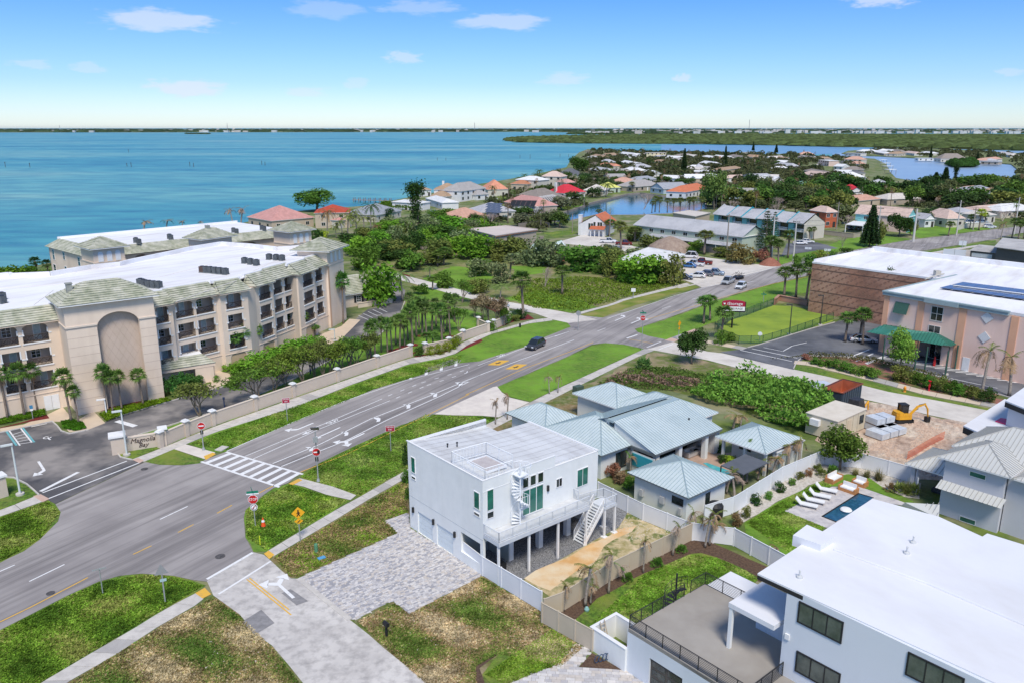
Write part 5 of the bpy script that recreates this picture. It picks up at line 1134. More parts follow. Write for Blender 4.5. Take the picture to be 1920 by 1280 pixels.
for a,b in((-13.25,-12.4),(-7.4,-6.3),(-.7,.45),(7.0,8.1),(14.5,15.6)):mb=MB(fk);mb.box(a,b,.01,.12,0.02,ZK-.55);mb.build('pilaster',ORNG,pk)
mb=MB(fk);mb.box(-13.5,6.6,0.02,.45,ZK-.6,ZK-.1);mb.box(-13.55,6.7,0,.6,ZK-.1,ZK+.12);mb.box(-13.6,-13.22,-26,0,ZK-.6,ZK+.1);mb.box(-6.2,-.75,.46,.8,ZK-.62,ZK+.13);mb.build('cornice',TEALT,pk)
mb=MB(fk);mb.prism([(-13.3,-26.5),(34,-26.5),(34,0),(-13.3,0)],ZK-.45,ZK);mb.build('roof',ROOFW,pk)
for(a,b)in((w0,w1),(w2,w3)):
 u0,u1=sorted((a[0],b[0]));z0,z1=sorted((a[1],b[1]));window(fk,u0,u0+2.0,z0,max(z1,z0+1.3),pk,GLASS_D,mat('cream_frame',(.7,.66,.6),rough=.6),nx=2,nz=2 if z1-z0>1.6 else 1,v=.04,fw=.09)
GRN=mat('green_metal',(.04,.19,.14),(.055,.235,.175),.5,.4,metallic=.2,spec=.5);GRNS=mat('green_seam',(.02,.095,.075),rough=.4);SHG=mat('dark_green_shutter',(.035,.09,.07),(.05,.12,.09),4,.6)
a=kuv(465,270);b=kuv(635,180);mb=MB(fk);mb.add([(a[0],.15,b[1]),(b[0],.15,b[1]),(b[0],.75,a[1]),(a[0],.75,a[1]),(a[0],.0,b[1]),(b[0],.0,b[1])],[(3,2,1,0),(0,1,5,4),(0,4,3),(1,2,5)]);mb.build('bahama_shutter',SHG,pk)
for(cx_,cy_)in((1508,335),(1475,553)):
 c=kuv(cx_,cy_);mb=MB(fk);mb.add([(c[0]-.95,.03,c[1]),(c[0],.03,c[1]-.95),(c[0]+.95,.03,c[1]),(c[0],.03,c[1]+.95),(c[0]-.95,.12,c[1]),(c[0],.12,c[1]-.95),(c[0]+.95,.12,c[1]),(c[0],.12,c[1]+.95)],[(4,5,6,7),(0,4,7,3),(1,5,4,0),(2,6,5,1),(3,7,6,2)]);mb.build('diamond_tile',mat('pale_tile',(.72,.72,.70),(.64,.64,.62),6,.6),pk)
d=kuv(1225,890);mb=MB(fk);mb.box(d[0]-.1,d[0]+1.0,.01,.08,.05,2.25);mb.build('door',WHITETRIM,pk)
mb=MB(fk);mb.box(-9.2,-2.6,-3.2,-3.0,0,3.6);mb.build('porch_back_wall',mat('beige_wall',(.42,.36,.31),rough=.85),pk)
ef=fk.sub(0,-2.98);window(ef,-5.9,-3.9,.05,2.7,pk,GLASS_D,mat('cream_frame',(1,1,1)),nx=2,v=.02,name='door')
ZC=4.1
def kp(x,y,z):return P(*zp(x,y),z)
mf,s_=MB(),MB()
for q in([kp(350,530,ZC),kp(1085,660,ZC),kp(915,505,5.3),kp(480,455,5.3)],[kp(1085,660,ZC),kp(1220,605,ZC),kp(915,505,5.3)],[kp(145,495,ZC),kp(345,530,ZC),kp(520,455,5.2),kp(350,412,5.2)],[kp(350,412,5.2),kp(520,455,5.2),kp(700,475,5.0),kp(480,430,5.0)]):
 roof_slope(q,mf,s_,'rib',.5)
r_=mf.build('porch_roof',GRN,pk);s_.build('roof_seam',GRNS,r_)['kind']='stuff'
mf,s_=MB(),MB();roof_slope([kp(1690,335,9.0),kp(2100,400,9.0),kp(2050,260,10.6),kp(1840,225,10.6)],mf,s_,'rib',.5);r_=mf.build('awning_roof',GRN,pk);s_.build('roof_seam',GRNS,r_)['kind']='stuff'
for x,y in((325,830),(545,800),(680,960),(800,930),(1030,985),(1140,910),(655,800)):
 p=P2(*zp(x,y));mb=MB();mb.box(p[0]-.09,p[0]+.09,p[1]-.09,p[1]+.09,0,ZC-.05);mb.build('porch_post',SHG,pk)
SOL=mat('solar_panel',(.075,.09,.13),(.10,.12,.165),2,.15,spec=.8);Z4b=Z4B
for r in range(2):
 for k in range(9):
  a0,a1=k/9,(k+.93)/9;y0=0 if r==0 else .52
  c=lambda s,t:(1290+120*t+640*s*(1)+0*t,0)
  def pt(s,t):x=1290+180*t+(700)*s;y=478-44*t+(96-10*t)*s;return P(*Z4B(x,y),ZK+.35+.12*t)
  q=[pt(a0,y0),pt(a1,y0),pt(a1,y0+.44),pt(a0,y0+.44)];mb=MB();mb.add(q+[(p[0],p[1],p[2]-.07)for p in q],[(0,1,2,3),(4,5,1,0),(5,6,2,1),(7,4,0,3)]);mb.build('solar_panel',SOL,pk)
mb=MB();mb.box(*[c for c in(0,.01,0,.01)],0,.01)if False else mb.tube([P(*Z4B(1390,462),ZK+.5),P(*Z4B(1920,525),ZK+.5)],.1,6);mb.build('conduit',WHITETRIM,pk)
mb=MB();mb.tube([P(*Z4B(1180,415),ZK+.3),P(*Z4B(1270,385),ZK+.3),P(*Z4B(1320,375),ZK+.3)],.14,6);p=P(*Z4B(1267,385),ZK);mb.box(p[0]-.5,p[0]+.5,p[1]-.5,p[1]+.5,ZK,ZK+.9);mb.build('roof_vent',mat('buff_metal',(.5,.47,.40),rough=.6),pk)
bk_=thing('storage_building','long plain brick storage building with white roof behind the salmon pink one','building',P(1513,570))
cb_=P2(1440+335/4,420+285/4,10.7);fbk=Fr(cb_,140)
BRK=mat('brown_brick',(.40,.20,.13),(.28,.145,.10),.5,.9,.01,12,c3=(.46,.27,.19),scale3=.12,dirt=((.13,.09,.07),.5,.6,(R(50),1,5)))
BRKD=mat('dark_brick_band',(.16,.095,.07),(.12,.08,.06),1,.9)
mb=MB(fbk);mb.box(0,100,-26.5,0,0,10.4);mb.build('wall',BRK,bk_)
for z in(2.3,4.6,6.9,9.2):mb=MB(fbk);mb.box(0.01,24,.0,.04,z,z+.14);mb.build('brick_band',BRKD,bk_)
mb=MB(fbk)
for i in range(60):
 for j in range(1,42):
  if(i*7+j*13)%5==0:mb.box(i*.4+(.2 if j%2 else 0),i*.4+.36+(.2 if j%2 else 0),.005,.03,j*.25,j*.25+.21)
mb.build('brick',mat('proud_brick',(.34,.19,.13),(.24,.13,.09),3,.9),bk_)['kind']='stuff'
mb=MB(fbk);mb.box(-.05,100,-26.5,.05,10.4,10.55);mb.build('roof',ROOFW,bk_)
mb=MB(fbk);mb.box(-.05,100,-.45,.05,10.55,10.75);mb.box(-.05,.5,-26.5,-.45,10.55,10.8);mb.box(-.05,100,-27,-26.0,10.55,11.5);mb.box(-.05,.35,-26,-.5,10.8,11.2);mb.build('parapet',ROOFW,bk_)
# ============================================================ houses
RC=dict(pink=(.62,.33,.29),red=(.50,.09,.05),greyblue=(.36,.38,.41),white=(.78,.78,.77),tan=(.42,.29,.19),grey=(.40,.38,.36),orange=(.68,.30,.19),dkorange=(.50,.22,.12),dark=(.14,.145,.16),brown=(.30,.26,.225),salmon=(.64,.38,.28),crimson=(.62,.04,.06),cream=(.68,.63,.57),lime=(.70,.70,.18),clay=(.62,.20,.10),green=(.18,.32,.24),lgrey=(.50,.50,.52),tealw=(.16,.48,.48),peach=(.66,.50,.42))
WC=dict(cream=(.60,.56,.48),white=(.72,.72,.70),beige=(.52,.43,.32),blue=(.42,.52,.58),peach=(.68,.52,.44),teal=(.22,.52,.52),orange=(.50,.13,.06),dark=(.14,.13,.12),yellow=(.66,.60,.40),tan=(.42,.36,.29),green=(.45,.52,.42))
def rmat(k):c=RC[k];return mat('roof_'+k,c,tuple(x*.82 for x in c),.9,.85,.01,3,dirt=(tuple(x*.55 for x in c),.7,.35))
def wmat(k):c=WC[k];return mat('housewall_'+k,c,tuple(x*.92 for x in c),.6,.85)
FOOT=[]
def house(xl,yl,xr,yr,ze,dep,rise,kind,rc,wc,label,nw=None,cat='house',name='house',axis=None,chim=None,door=True,porch=None,group=None,par=None,leftw=True):
 a,b=P2(xl,yl,ze),P2(xr,yr,ze);f=Fr(a,azim(a,b));L_=dist(a,b)
 t=par or thing(name,label,cat,(*f(L_/2,-dep/2)[:2],0),group)
 far=a[1]>420
 FOOT.append((f,L_,dep))
 mb=MB(f);mb.box(.4,L_-.4,-dep+.4,-.4,0,ze-.13);mb.build('wall',wmat(wc),t)
 if kind=='flat':
  mb=MB(f);mb.box(0,L_,-dep,0,ze-.2,ze);r=mb.build('roof',rmat(rc),t)
 else:
  r=hip(f,.4,L_-.4,-dep+.4,-.4,ze,rise,t,rmat(rc),mode='course' if not far else 'plain',step=.7,over=.4,gable=kind=='gable',axis=axis,h=.06)
  if kind=='gable':g,p_=GB.pop();g.build('gable_wall',wmat(wc),t)
 fw_=f.sub(0,-.4);nw=nw if nw is not None else max(2,int(L_/5))
 lev=[0]if ze<4.6 else[0,ze-2.9]
 for z in lev:
  for k in range(nw):
   c=L_*(k+.5)/nw
   if z==0 and door and k==nw//2:mbd=MB(fw_);mbd.box(c-.6,c+.6,.01,.08,.02,2.2);mbd.build('door',DARKIN if k%2 else WHITETRIM,t)
   elif not far:window(fw_,c-.8,c+.8,z+.9,z+2.3,t,GLASS_D,WHITETRIM,nx=2,v=.02)
   else:mbd=MB(fw_);mbd.box(c-.8,c+.8,.01,.07,z+.9,z+2.3);mbd.build('window',GLASS_D,t)
 if leftw:
  fl=Fr(f(.4,-dep+.4)[:2],f.az+90);n2=max(1,int(dep/6))
  for k in range(n2):
   c=(dep-.8)*(k+.5)/n2;mbd=MB(fl);mbd.box(c-.7,c+.7,.01,.07,lev[-1]+.9,lev[-1]+2.2);mbd.build('window',GLASS_D,t)
 if chim:mb=MB(f);mb.box(L_*chim-.6,L_*chim+.6,-dep*.5-.5,-dep*.5+.6,ze,ze+rise+1.2);mb.build('chimney',wmat('white'),t)
 t['fr']=0;del t['fr']
 return t,f,L_
HL=[(508,415,590,408,3.6,20,4.6,'hip','pink','beige','largest pale pink roofed house at the shore beyond the condominiums'),(588,400,656,399,6.0,14,2.6,'hip','red','beige','two storey beige house with red tile roof beside the pale pink one at the shore'),(600,412,640,414,3.2,8,2.0,'hip','pink','cream','low pink roofed wing house in front of the red tiled house'),(706,404,754,395,3.0,16,3.4,'hip','greyblue','cream','house with plain blue grey hip roof behind the round clipped shrub'),(733,379,788,382,3.4,9,1.0,'hip','white','white','long low white roofed house by the hedge at the water'),(797,372,828,381,3.2,9,1.6,'hip','white','white','small bright white roofed house in front of the tan roofed one'),(812,356,862,356,6.0,13,3.0,'hip','tan','white','two storey white house with tan tile roof and white chimney on the shore'),(806,368,839,369,3.0,8,2.6,'hip','tan','cream','low tan roofed garage house in front of the chimneyed shore house'),(789,357,810,356,3.6,8,1.6,'hip','tan','white','small tan roofed pavilion left of the chimneyed shore house'),(864,359,912,353,5.6,13,3.8,'hip','grey','white','tall grey roofed house between the tan and the orange roofs'),(893,366,918,364,3.0,8,2.2,'hip','grey','white','low grey roofed garage with two arched doors below the tall grey roof'),(914,356,954,355,4.0,15,5.0,'hip','orange','cream','bright orange tiled house at the shore left of the domed orange roof'),(956,345,990,346,4.0,10,2.2,'hip','dkorange','beige','darker orange roofed house between the bright orange and white roofs'),(966,337,1010,339,6.2,13,2.2,'hip','white','cream','two storey cream house with white roof on the shore'),(1014,331,1053,332,6.2,12,3.4,'hip','peach','cream','two storey house with pale peach roof beside the white roofed one'),(1044,341,1061,343,3.4,8,2.0,'hip','pink','cream','small pink roofed annex right of the pale peach roof'),(1044,327,1082,328,3.5,14,4.4,'hip','dark','cream','house with dark slate grey hip roof at the shore'),(958,370,1014,374,3.0,15,3.6,'hip','brown','cream','long brown grey roofed house behind the pink roof with solar heaters'),(1010,378,1067,372,3.0,18,5.2,'hip','brown','white','biggest brown roofed house with an arched screen cage by the pond'),(944,379,1003,388,3.0,13,3.6,'hip','pink','tan','pink roofed house with black solar heaters on its roof'),(900,399,968,396,3.0,16,3.4,'hip','lgrey','cream','light grey roofed house with stepped dark blue solar panels'),(862,411,918,405,3.0,14,3.4,'hip','salmon','cream','salmon roofed house in front of the blue solar panels'),(1056,363,1099,360,3.4,14,4.2,'hip','crimson','white','white walled house with the bright crimson roof by the pond'),(1093,357,1132,358,3.0,14,3.0,'hip','cream','cream','pale cream roofed house between the crimson and yellow roofs'),(1134,353,1165,352,3.0,12,3.0,'hip','lime','green','house with lemon yellow roof at the corner of the pond'),(1140,342,1180,344,3.5,13,3.2,'hip','salmon','cream','salmon tiled house behind the lemon yellow roof'),(1190,351,1240,347,3.0,15,3.4,'hip','grey','tan','grey hip roofed house with dark screen porch on the far side of the pond'),(1244,355,1293,353,3.0,14,3.2,'gable','greyblue','blue','light blue house with slate grey roof across the pond'),(1238,334,1293,336,3.4,12,1.8,'gable','white','blue','white roofed pale teal house behind the slate grey roof'),(1286,361,1331,353,3.5,12,3.0,'hip','clay','white','white house with bright clay orange roof right of the pond'),(1356,362,1384,364,3.4,10,2.6,'hip','clay','white','clay tiled roof end hidden behind the tall feathery tree'),(1364,366,1430,368,3.5,14,3.4,'gable','grey','blue','pale blue house with wide tan grey gable roof in the trees'),(1408,330,1447,329,5.5,10,1.0,'gable','lgrey','cream','cream two storey house with flat pitched grey roof among the trees'),(1296,322,1345,324,3.0,11,1.0,'gable','white','peach','long white roofed house under the two dark conical trees'),(1303,316,1321,316,3.0,10,4.0,'hip','lgrey','blue','small house with steep pale blue pyramid roof'),(1122,304,1141,305,3.0,11,3.0,'hip','lgrey','white','pale blue grey roofed house near the tip of the point'),(1122,309,1150,312,3.0,9,2.0,'hip','orange','cream','orange roofed house near the tip of the point'),(1162,319,1196,321,3.2,12,2.4,'hip','white','white','white roofed house with round white awning in the trees'),(1206,323,1223,326,3.0,8,2.0,'gable','white','white','little white shed roofed house left of the conical trees'),(1212,287,1250,287,7.0,14,.5,'flat','cream','yellow','large pale yellow flat roofed house at the north shore'),(1170,289,1195,290,3.5,12,1.2,'hip','white','white','white roofed house at the north shore left of the yellow one'),(1247,297,1277,298,3.5,12,2.8,'gable','white','white','white gabled house below the pale yellow house'),(1222,303,1247,305,3.2,11,2.2,'hip','tan','cream','tan roofed house left of the white gabled house'),(1283,293,1300,294,3.2,10,2.2,'gable','cream','cream','cream gabled house at the north shore beside a dark cone tree'),(1392,286,1416,286,3.5,10,1.2,'flat','cream','cream','low cream house at the water right of the palms'),(1500,290,1528,290,3.5,12,3.2,'hip','salmon','tan','salmon roofed house standing out against the channel'),(1534,300,1554,302,5.5,12,.8,'flat','white','peach','pale pink flat roofed villa near the channel'),(1582,299,1616,300,5.0,13,3.2,'hip','salmon','cream','two storey salmon roofed house at the bay'),(1590,307,1614,308,3.0,9,2.4,'hip','salmon','cream','lower salmon roof in front of the two storey one at the bay'),(1565,306,1587,307,3.0,10,2.2,'hip','dark','cream','dark roofed house left of the salmon roofs'),(1562,312,1580,313,3.2,10,2.2,'gable','white','white','white gabled cottage below the dark roof'),(1579,318,1616,319,3.0,12,2.6,'hip','brown','tan','brown grey roofed house at the bay'),(1560,322,1595,323,3.0,10,1.4,'gable','white','white','long white roof left of the slate roof at the bay'),(1594,325,1624,325,3.0,10,1.8,'hip','dark','cream','slate roofed house behind the big white hip roof'),(1576,333,1625,333,3.2,15,3.6,'hip','white','white','biggest white hip roofed house near the bay'),(1549,343,1581,344,3.0,13,2.6,'hip','cream','cream','cream roofed house left of the biggest white hip roof'),(1497,346,1523,346,3.5,10,1.8,'hip','green','tan','small house with green roof in the middle of the point'),(1474,350,1495,352,3.0,8,.6,'flat','tan','tan','open arched tan building left of the green roof'),(1487,363,1513,363,3.0,10,1.4,'hip','pink','cream','pale pink low roof left of the coral gable'),(1516,367,1556,369,3.5,12,3.0,'gable','crimson','white','white house with coral red gable roof in the trees'),(1566,356,1592,360,3.5,9,2.4,'gable','crimson','white','narrow red gable roofed house right of the coral gable'),(1591,354,1610,354,3.2,9,2.2,'hip','crimson','white','small red pyramid roofed house, rightmost of the red roofs'),(1627,344,1666,345,6.0,11,2.2,'hip','lgrey','blue','pale blue two storey house above the tree canopy'),(1664,350,1680,352,3.5,9,.8,'flat','white','blue','flat roofed annex right of the pale blue two storey house'),(1783,371,1805,370,3.0,10,2.0,'hip','cream','tan','pale tan roofed cottage below the dark pines'),(1788,360,1798,359,4.5,7,1.6,'hip','brown','dark','small brown hut roof beside the dark pines'),(1904,372,1930,371,3.5,10,1.4,'gable','cream','cream','cream house at the right edge behind the palms'),(1764,298,1814,298,4.0,16,5.6,'hip','brown','cream','wide waterside house across the bay with tan grey roof'),(1722,297,1752,297,3.2,10,1.0,'flat','white','white','small white roofed house left of the wide waterside house'),(1838,303,1872,304,3.2,12,1.2,'hip','greyblue','tan','long low grey roofed house right of the mangrove islet'),(1680,289,1700,288,3.5,14,2.6,'hip','tan','cream','tan roofed house on the far bank of the bay'),(1585,287,1614,288,4.0,12,.8,'flat','cream','cream','cream boathouse like villa at the channel mouth'),(1612,284,1648,284,4.0,14,2.4,'hip','white','white','white roofed villa on the far bank at the channel mouth'),(1650,283,1668,283,4.0,12,2.6,'hip','white','cream','bright white hip roof on the far bank among palms'),(1549,399,1573,398,6.0,10,2.0,'hip','peach','orange','orange walled two storey house with pinkish roof in the trees'),(1735,412,1756,411,3.2,8,2.0,'gable','lgrey','white','small white garage right of the turquoise gabled house'),(1776,411,1811,410,3.5,14,3.2,'hip','peach','cream','pinkish tan roofed house by the wooden poles on the right'),(1800,399,1832,397,3.2,10,1.6,'hip','lgrey','green','grey green roofed house behind the poles on the right'),(1846,405,1870,403,3.2,10,1.6,'hip','cream','cream','cream roofed house beside the tall palm on the right'),(1100,295,1118,296,3.0,9,1.6,'hip','white','white','white roofed house behind the bare greyish tree at the tip'),]
for h in HL:house(*h,chim=.35 if 'chimney' in h[10]and 'with tan' in h[10]else(.05 if 'bright crimson' in h[10]else None))
def fillhouses(zone,n,seed,phrase):
 rd=random.Random(seed);q=[P2(*p)for p in zone];lw=[P2(*p)for p in LAND];pw=[P2(*p)for p in POND];rw=[P2(*p)for p in ROAD];xs=[p[0]for p in zone];ys=[p[1]for p in zone];k=t=0
 while k<n and t<n*80:
  t+=1;px,py=rd.uniform(min(xs),max(xs)),rd.uniform(min(ys),max(ys));x,y=P2(px,py)
  if not inpoly(q,x,y)or not inpoly(lw,x,y)or inpoly(pw,x,y)or inpoly(rw,x,y):continue
  if any(L_ and math.hypot(x-f(L_/2,-dep/2)[0],y-f(L_/2,-dep/2)[1])<(L_+dep)/2+9 for f,L_,dep in FOOT):continue
  k+=1;s_=ppm(x,y);w_=rd.uniform(14,22)*s_;rc=rd.choice(['white','white','cream','brown','grey','tan','lgrey','salmon','peach','greyblue'])
  kd=rd.choice(['hip','hip','gable']);d_=rd.uniform(-.06,.10);col=dict(white='white',cream='cream',brown='brown',grey='grey',tan='tan',lgrey='light grey',salmon='salmon',peach='pale peach',greyblue='slate grey')[rc]
  lab=col+' roofed bungalow half hidden by trees '+phrase
  house(px-w_/2,py-d_*w_,px+w_/2,py+d_*w_,3.0,rd.uniform(9,13),rd.uniform(1.6,3),kd,rc,rd.choice(['white','cream','beige','tan']),lab,nw=2,group=lab,leftw=False)
fillhouses([(1090,322),(1115,306),(1300,303),(1480,308),(1555,330),(1480,348),(1300,340),(1150,336)],20,61,'on the middle of the far point')
fillhouses([(1110,298),(1120,289),(1300,291),(1480,294),(1560,300),(1540,312),(1400,304),(1200,300)],22,62,'on the farthest shore of the point')
fillhouses([(1400,372),(1440,352),(1640,358),(1800,352),(1930,350),(1930,405),(1850,400),(1730,390),(1600,375),(1500,385)],12,63,'behind the peach house')
fillhouses([(1600,290),(1650,282),(1900,288),(1950,300),(1940,320),(1905,305),(1800,296),(1690,292)],10,64,'across the bay')
def onroof(px,py,z,nx,ny,w,h,az,m,label,cat='solar panels',tilt=.25,stag=0):
 t=thing('solar_array',label,cat,P(px,py,z));f=Fr(P2(px,py,z),az)
 for i in range(nx):
  for j in range(ny):
   a,b=i*(w+.06),j*(h+.06);off=stag*j;mb=MB(f)
   mb.add([(a+off,-b,z+b*tilt),(a+w+off,-b,z+b*tilt),(a+w+off,-b-h,z+(b+h)*tilt),(a+off,-b-h,z+(b+h)*tilt),(a+off,-b,z+b*tilt-.08),(a+w+off,-b,z+b*tilt-.08)],[(0,1,2,3),(4,5,1,0)]);mb.build('panel',m,t)
 return t
onroof(955,386,3.9,5,1,2.3,5.0,105,BLACK,'row of black solar heaters on the pink roof',tilt=.42)
onroof(909,398,4.0,3,4,2.4,2.4,120,SOL,'stepped block of dark blue solar panels on the light grey roof',tilt=.3,stag=-1.4)
SCR=mat('screen_mesh',(.10,.11,.115),(.14,.15,.155),2,.8)
def lanai(xl,yl,xr,yr,dep,h,label):
 a,b=P2(xl,yl),P2(xr,yr);f=Fr(a,azim(a,b));L_=dist(a,b);t=thing('pool_cage',label,'screen enclosure',(*a,0));n=7
 for k in range(n+1):
  u=L_*k/n;mb=MB(f);mb.tube([(u,0,0),(u,0,h*.6),(u,-dep*.25,h*.92),(u,-dep*.55,h),(u,-dep,h*.8)],.11,4);mb.build('arch_frame',WHITETRIM,t)
 mb=MB(f);mb.poly([(0,-.02,.3),(L_,-.02,.3),(L_,-.02,h*.6),(0,-.02,h*.6)]);mb.poly([(0,-.02,h*.6),(L_,-.02,h*.6),(L_,-dep*.25,h*.92),(0,-dep*.25,h*.92)])
 mb.build('screen',mat('screen_see_through',(.10,.11,.12),rough=.9,alpha=.55),t)
lanai(1023,392,1050,387,8,5.5,'arched white framed pool cage of the biggest brown roofed house');lanai(1192,355,1225,353,7,4.5,'white framed screen cage in front of the grey hip roof across the pond');lanai(1256,359,1292,358,7,4,'dark screen cage in front of the light blue house')
lanai(1002,404,1022,398,10,3.5,'dark flat screen cage beside the pink roof with solar heaters')
def polybld(name,label,px,z,m,wm,cat='building',lip=True,h0=0):
 t=thing(name,label,cat,(*P2(*px[0],z),0));q=[P2(x,y,z)for x,y in px]
 mb=MB();mb.prism(q[::-1]if _area(q)<0 else q,z-.18,z);mb.build('roof',m,t)
 ctr=(sum(p[0]for p in q)/len(q),sum(p[1]for p in q)/len(q));qi=[(ctr[0]+(p[0]-ctr[0])*.965,ctr[1]+(p[1]-ctr[1])*.965)for p in q]
 mb=MB();mb.prism(qi[::-1]if _area(qi)<0 else qi,h0,z-.185);mb.build('wall',wm,t)
 if lip:
  mb=MB()
  for i in range(len(q)):mb.fr=Fr(q[i],azim(q[i],q[(i+1)%len(q)]));mb.box(0,dist(q[i],q[(i+1)%len(q)]),-.12,.12,z+.0,z+.2)
  mb.build('parapet',m,t)
 FOOT.append((Fr(q[0],0),0,0));return t,q
def _area(q):return sum(q[i][0]*q[(i+1)%len(q)][1]-q[(i+1)%len(q)][0]*q[i][1]for i in range(len(q)))
tb_,tq=polybld('flat_roofed_building','wide tan flat roofed building with dark roof edge behind the light green shrubs',[(877,430),(949,424),(1008,431),(929,443)],5.0,mat('pinkish_roof',(.60,.52,.46),(.54,.47,.42),.3,.8),wmat('tan'))
mb=MB();mb.tube([(*tq[3],4.7),(*tq[2],4.7)],.16,4);mb.build('roof_edge',mat('brown_edge',(.25,.14,.10),rough=.8),tb_)
fz=Fr(tq[3],azim(tq[3],tq[2]))
for k in range(4):mb=MB(fz);mb.box(8+k*5,10.2+k*5,-.6,-.3,0,2.4);mb.build('roller_door',mat('door_brown',(.30,.25,.21),rough=.8),tb_)
polybld('flat_roofed_building','bright white flat roofed building beside the parking lot, half hidden by shrubs',[(1162,488),(1180,478),(1216,465),(1268,474),(1284,478),(1262,492),(1200,497)],4.2,mat('roof_white2',(.74,.74,.72),(.66,.66,.64),.3,.8,dirt=((.5,.48,.45),.4,.4)),wmat('tan'))
polybld('flat_roofed_building','small cream flat roofed building between the pond and the teal townhouses',[(1261,400),(1294,395),(1332,400),(1304,407)],4.0,mat('roof_cream2',(.62,.57,.50),(.55,.5,.44),.4,.8),wmat('beige'))
ap=thing('apartment_block','long two storey pale green apartment block with one grey shingle roof','apartment building',(60,260,0))
pa,pb=P2(1060+1020/8,360+495/8,5.5),P2(1280+900/8,370+600/8,5.5);fa=Fr(pa,azim(pa,pb));La=dist(pa,pb)
SHN=mat('grey_shingles',(.44,.445,.46),(.37,.375,.39),1.0,.9,.01,6,c3=(.49,.49,.50),scale3=.2)
mb=MB(fa);mb.box(.4,La-.3,-13.6,-.4,0,5.4);mb.build('wall',wmat('green'),ap)
hip(fa,.4,La-.4,-13.6,-.4,5.5,3.0,ap,SHN,mode='course',step=.45,over=.5,gable=True,axis='u',h=.04);g,p_=GB.pop();g.build('gable_wall',wmat('green'),ap)
f2=fa.sub(0,-.4)
for k in range(9):
 c=3+k*(La-6)/8;window(f2,c-.9,c+.9,3.7,4.9,ap,GLASS_D,WHITETRIM,nx=2,v=.02)
mf=MB();roof_slope([fa(8,2.2,2.5),fa(La-3,2.2,2.5),fa(La-3,-.3,3.3),fa(8,-.3,3.3)],mf,mf,'course',.45,.04);mf.build('porch_roof',SHN,ap)
for k in range(8):c=10+k*(La-14)/7;mb=MB(fa);mb.box(c-.12,c+.12,1.8,2.05,0,2.5);mb.build('porch_post',WHITETRIM,ap)
for k in range(4):c=12+k*7;mb=MB(f2);mb.box(c,c+1,.02,.08,0,2.1);mb.build('door',TEALW,ap)
FOOT.append((fa,La,14))
th=thing('townhouse_row','row of teal and white townhouses with stepped grey shingle roofs','townhouses',(95,300,0))
ta_,tb2=P2(1280+455/8,370+255/8,5.5),P2(1480+215/8,370+410/8,5.5);ft=Fr(ta_,azim(ta_,tb2));Lt=dist(ta_,tb2)
nU=6
for k in range(nU):
 a,b=Lt*k/nU,Lt*(k+1)/nU;dz=(k%2)*.0+.0;off=-(k*.35)
 mb=MB(ft);mb.box(a+.02,b-.02,-11.5,-2.0,0,5.4);mb.build('wall',wmat('white'),th)
 mb=MB(ft);mb.box(a+.05,a+(b-a)*.32,-2.0,-.6+off*.1,0,5.35);mb.build('bay',wmat('teal'),th)
 mb=MB(ft);mb.box(a+(b-a)*.34,b-.1,-1.99,-.8,2.6,2.8);mb.build('balcony_floor',wmat('white'),th)
 r=MB(ft)
 for x in range(9):c=a+(b-a)*(.35+.07*x);r.box(c,c+.25,-.86,-.8,2.8,3.75)
 r.build('balcony_railing',WHITETRIM,th)
 mb=MB(ft);mb.box(a+(b-a)*.38,b-.3,-2.02+.04,-1.94,2.85,5.0);mb.build('window',GLASS_D,th);mb=MB(ft);mb.box(a+(b-a)*.38,b-.3,-1.98,-1.94,.1,2.3);mb.build('window',GLASS_D,th)
 mf=MB();A_,B_=a+.15,b-.02;o=.25*(k%2)
 roof_slope([ft(A_,.2,5.45+o),ft(B_,.2,5.45+o),ft(B_,-6,8.6+o),ft(A_,-6,8.6+o)],mf,mf,'course',.45,.04);roof_slope([ft(B_,-12,5.45+o),ft(A_,-12,5.45+o),ft(A_,-6,8.6+o),ft(B_,-6,8.6+o)],mf,mf,'course',.45,.04)
 mf.build('roof',SHN,th)
 pw=MB(ft);pw.add([(a,.2,5.3),(a,-6,8.7),(a,-12,5.3),(a+.3,.2,5.3),(a+.3,-6,8.7),(a+.3,-12,5.3),(a,.2,5.75),(a,-6,9.1),(a,-12,5.75),(a+.3,.2,5.75),(a+.3,-6,9.1),(a+.3,-12,5.75)],[(0,1,2,8,7,6),(3,9,10,11,5,4),(6,7,10,9),(7,8,11,10),(0,6,9,3)]);pw.build('party_wall',TEALW if k else SHN,th)
mb=MB(ft);mb.box(Lt,Lt+.2,-11.8,-.3,0,5.4);mb.add([(Lt+.1,0.1,5.4),(Lt+.1,-11.9,5.4),(Lt+.1,-6,8.5)],[(0,1,2)]);mb.build('gable_wall',wmat('cream'),th)
FOOT.append((ft,Lt,12))
tq_=thing('two_storey_house','long two storey peach and turquoise house with pinkish roof behind the tall cone tree','house',(150,320,0))
a,b=P2(1602.5,401,5.8),P2(1703,408,5.8);fq=Fr(a,azim(a,b));Lq=dist(a,b)
mb=MB(fq);mb.box(.3,9,-10.5,-.4,0,5.7);mb.build('wall',wmat('teal'),tq_);mb=MB(fq);mb.box(9,Lq-.3,-10.5,-.4,0,5.7);mb.build('wall',wmat('peach'),tq_)
hip(fq,.4,Lq-.4,-10.6,-.4,5.8,3.1,tq_,rmat('peach'),mode='course',step=.6,over=.5,gable=True,axis='u',h=.05);g,p_=GB.pop();g.build('gable_wall',wmat('teal'),tq_)
mb=MB(fq);mb.box(Lq-.35,Lq-.25,-10.4,-.5,0,5.75);mb.build('side_wall',wmat('teal'),tq_)
f2=fq.sub(0,-.4)
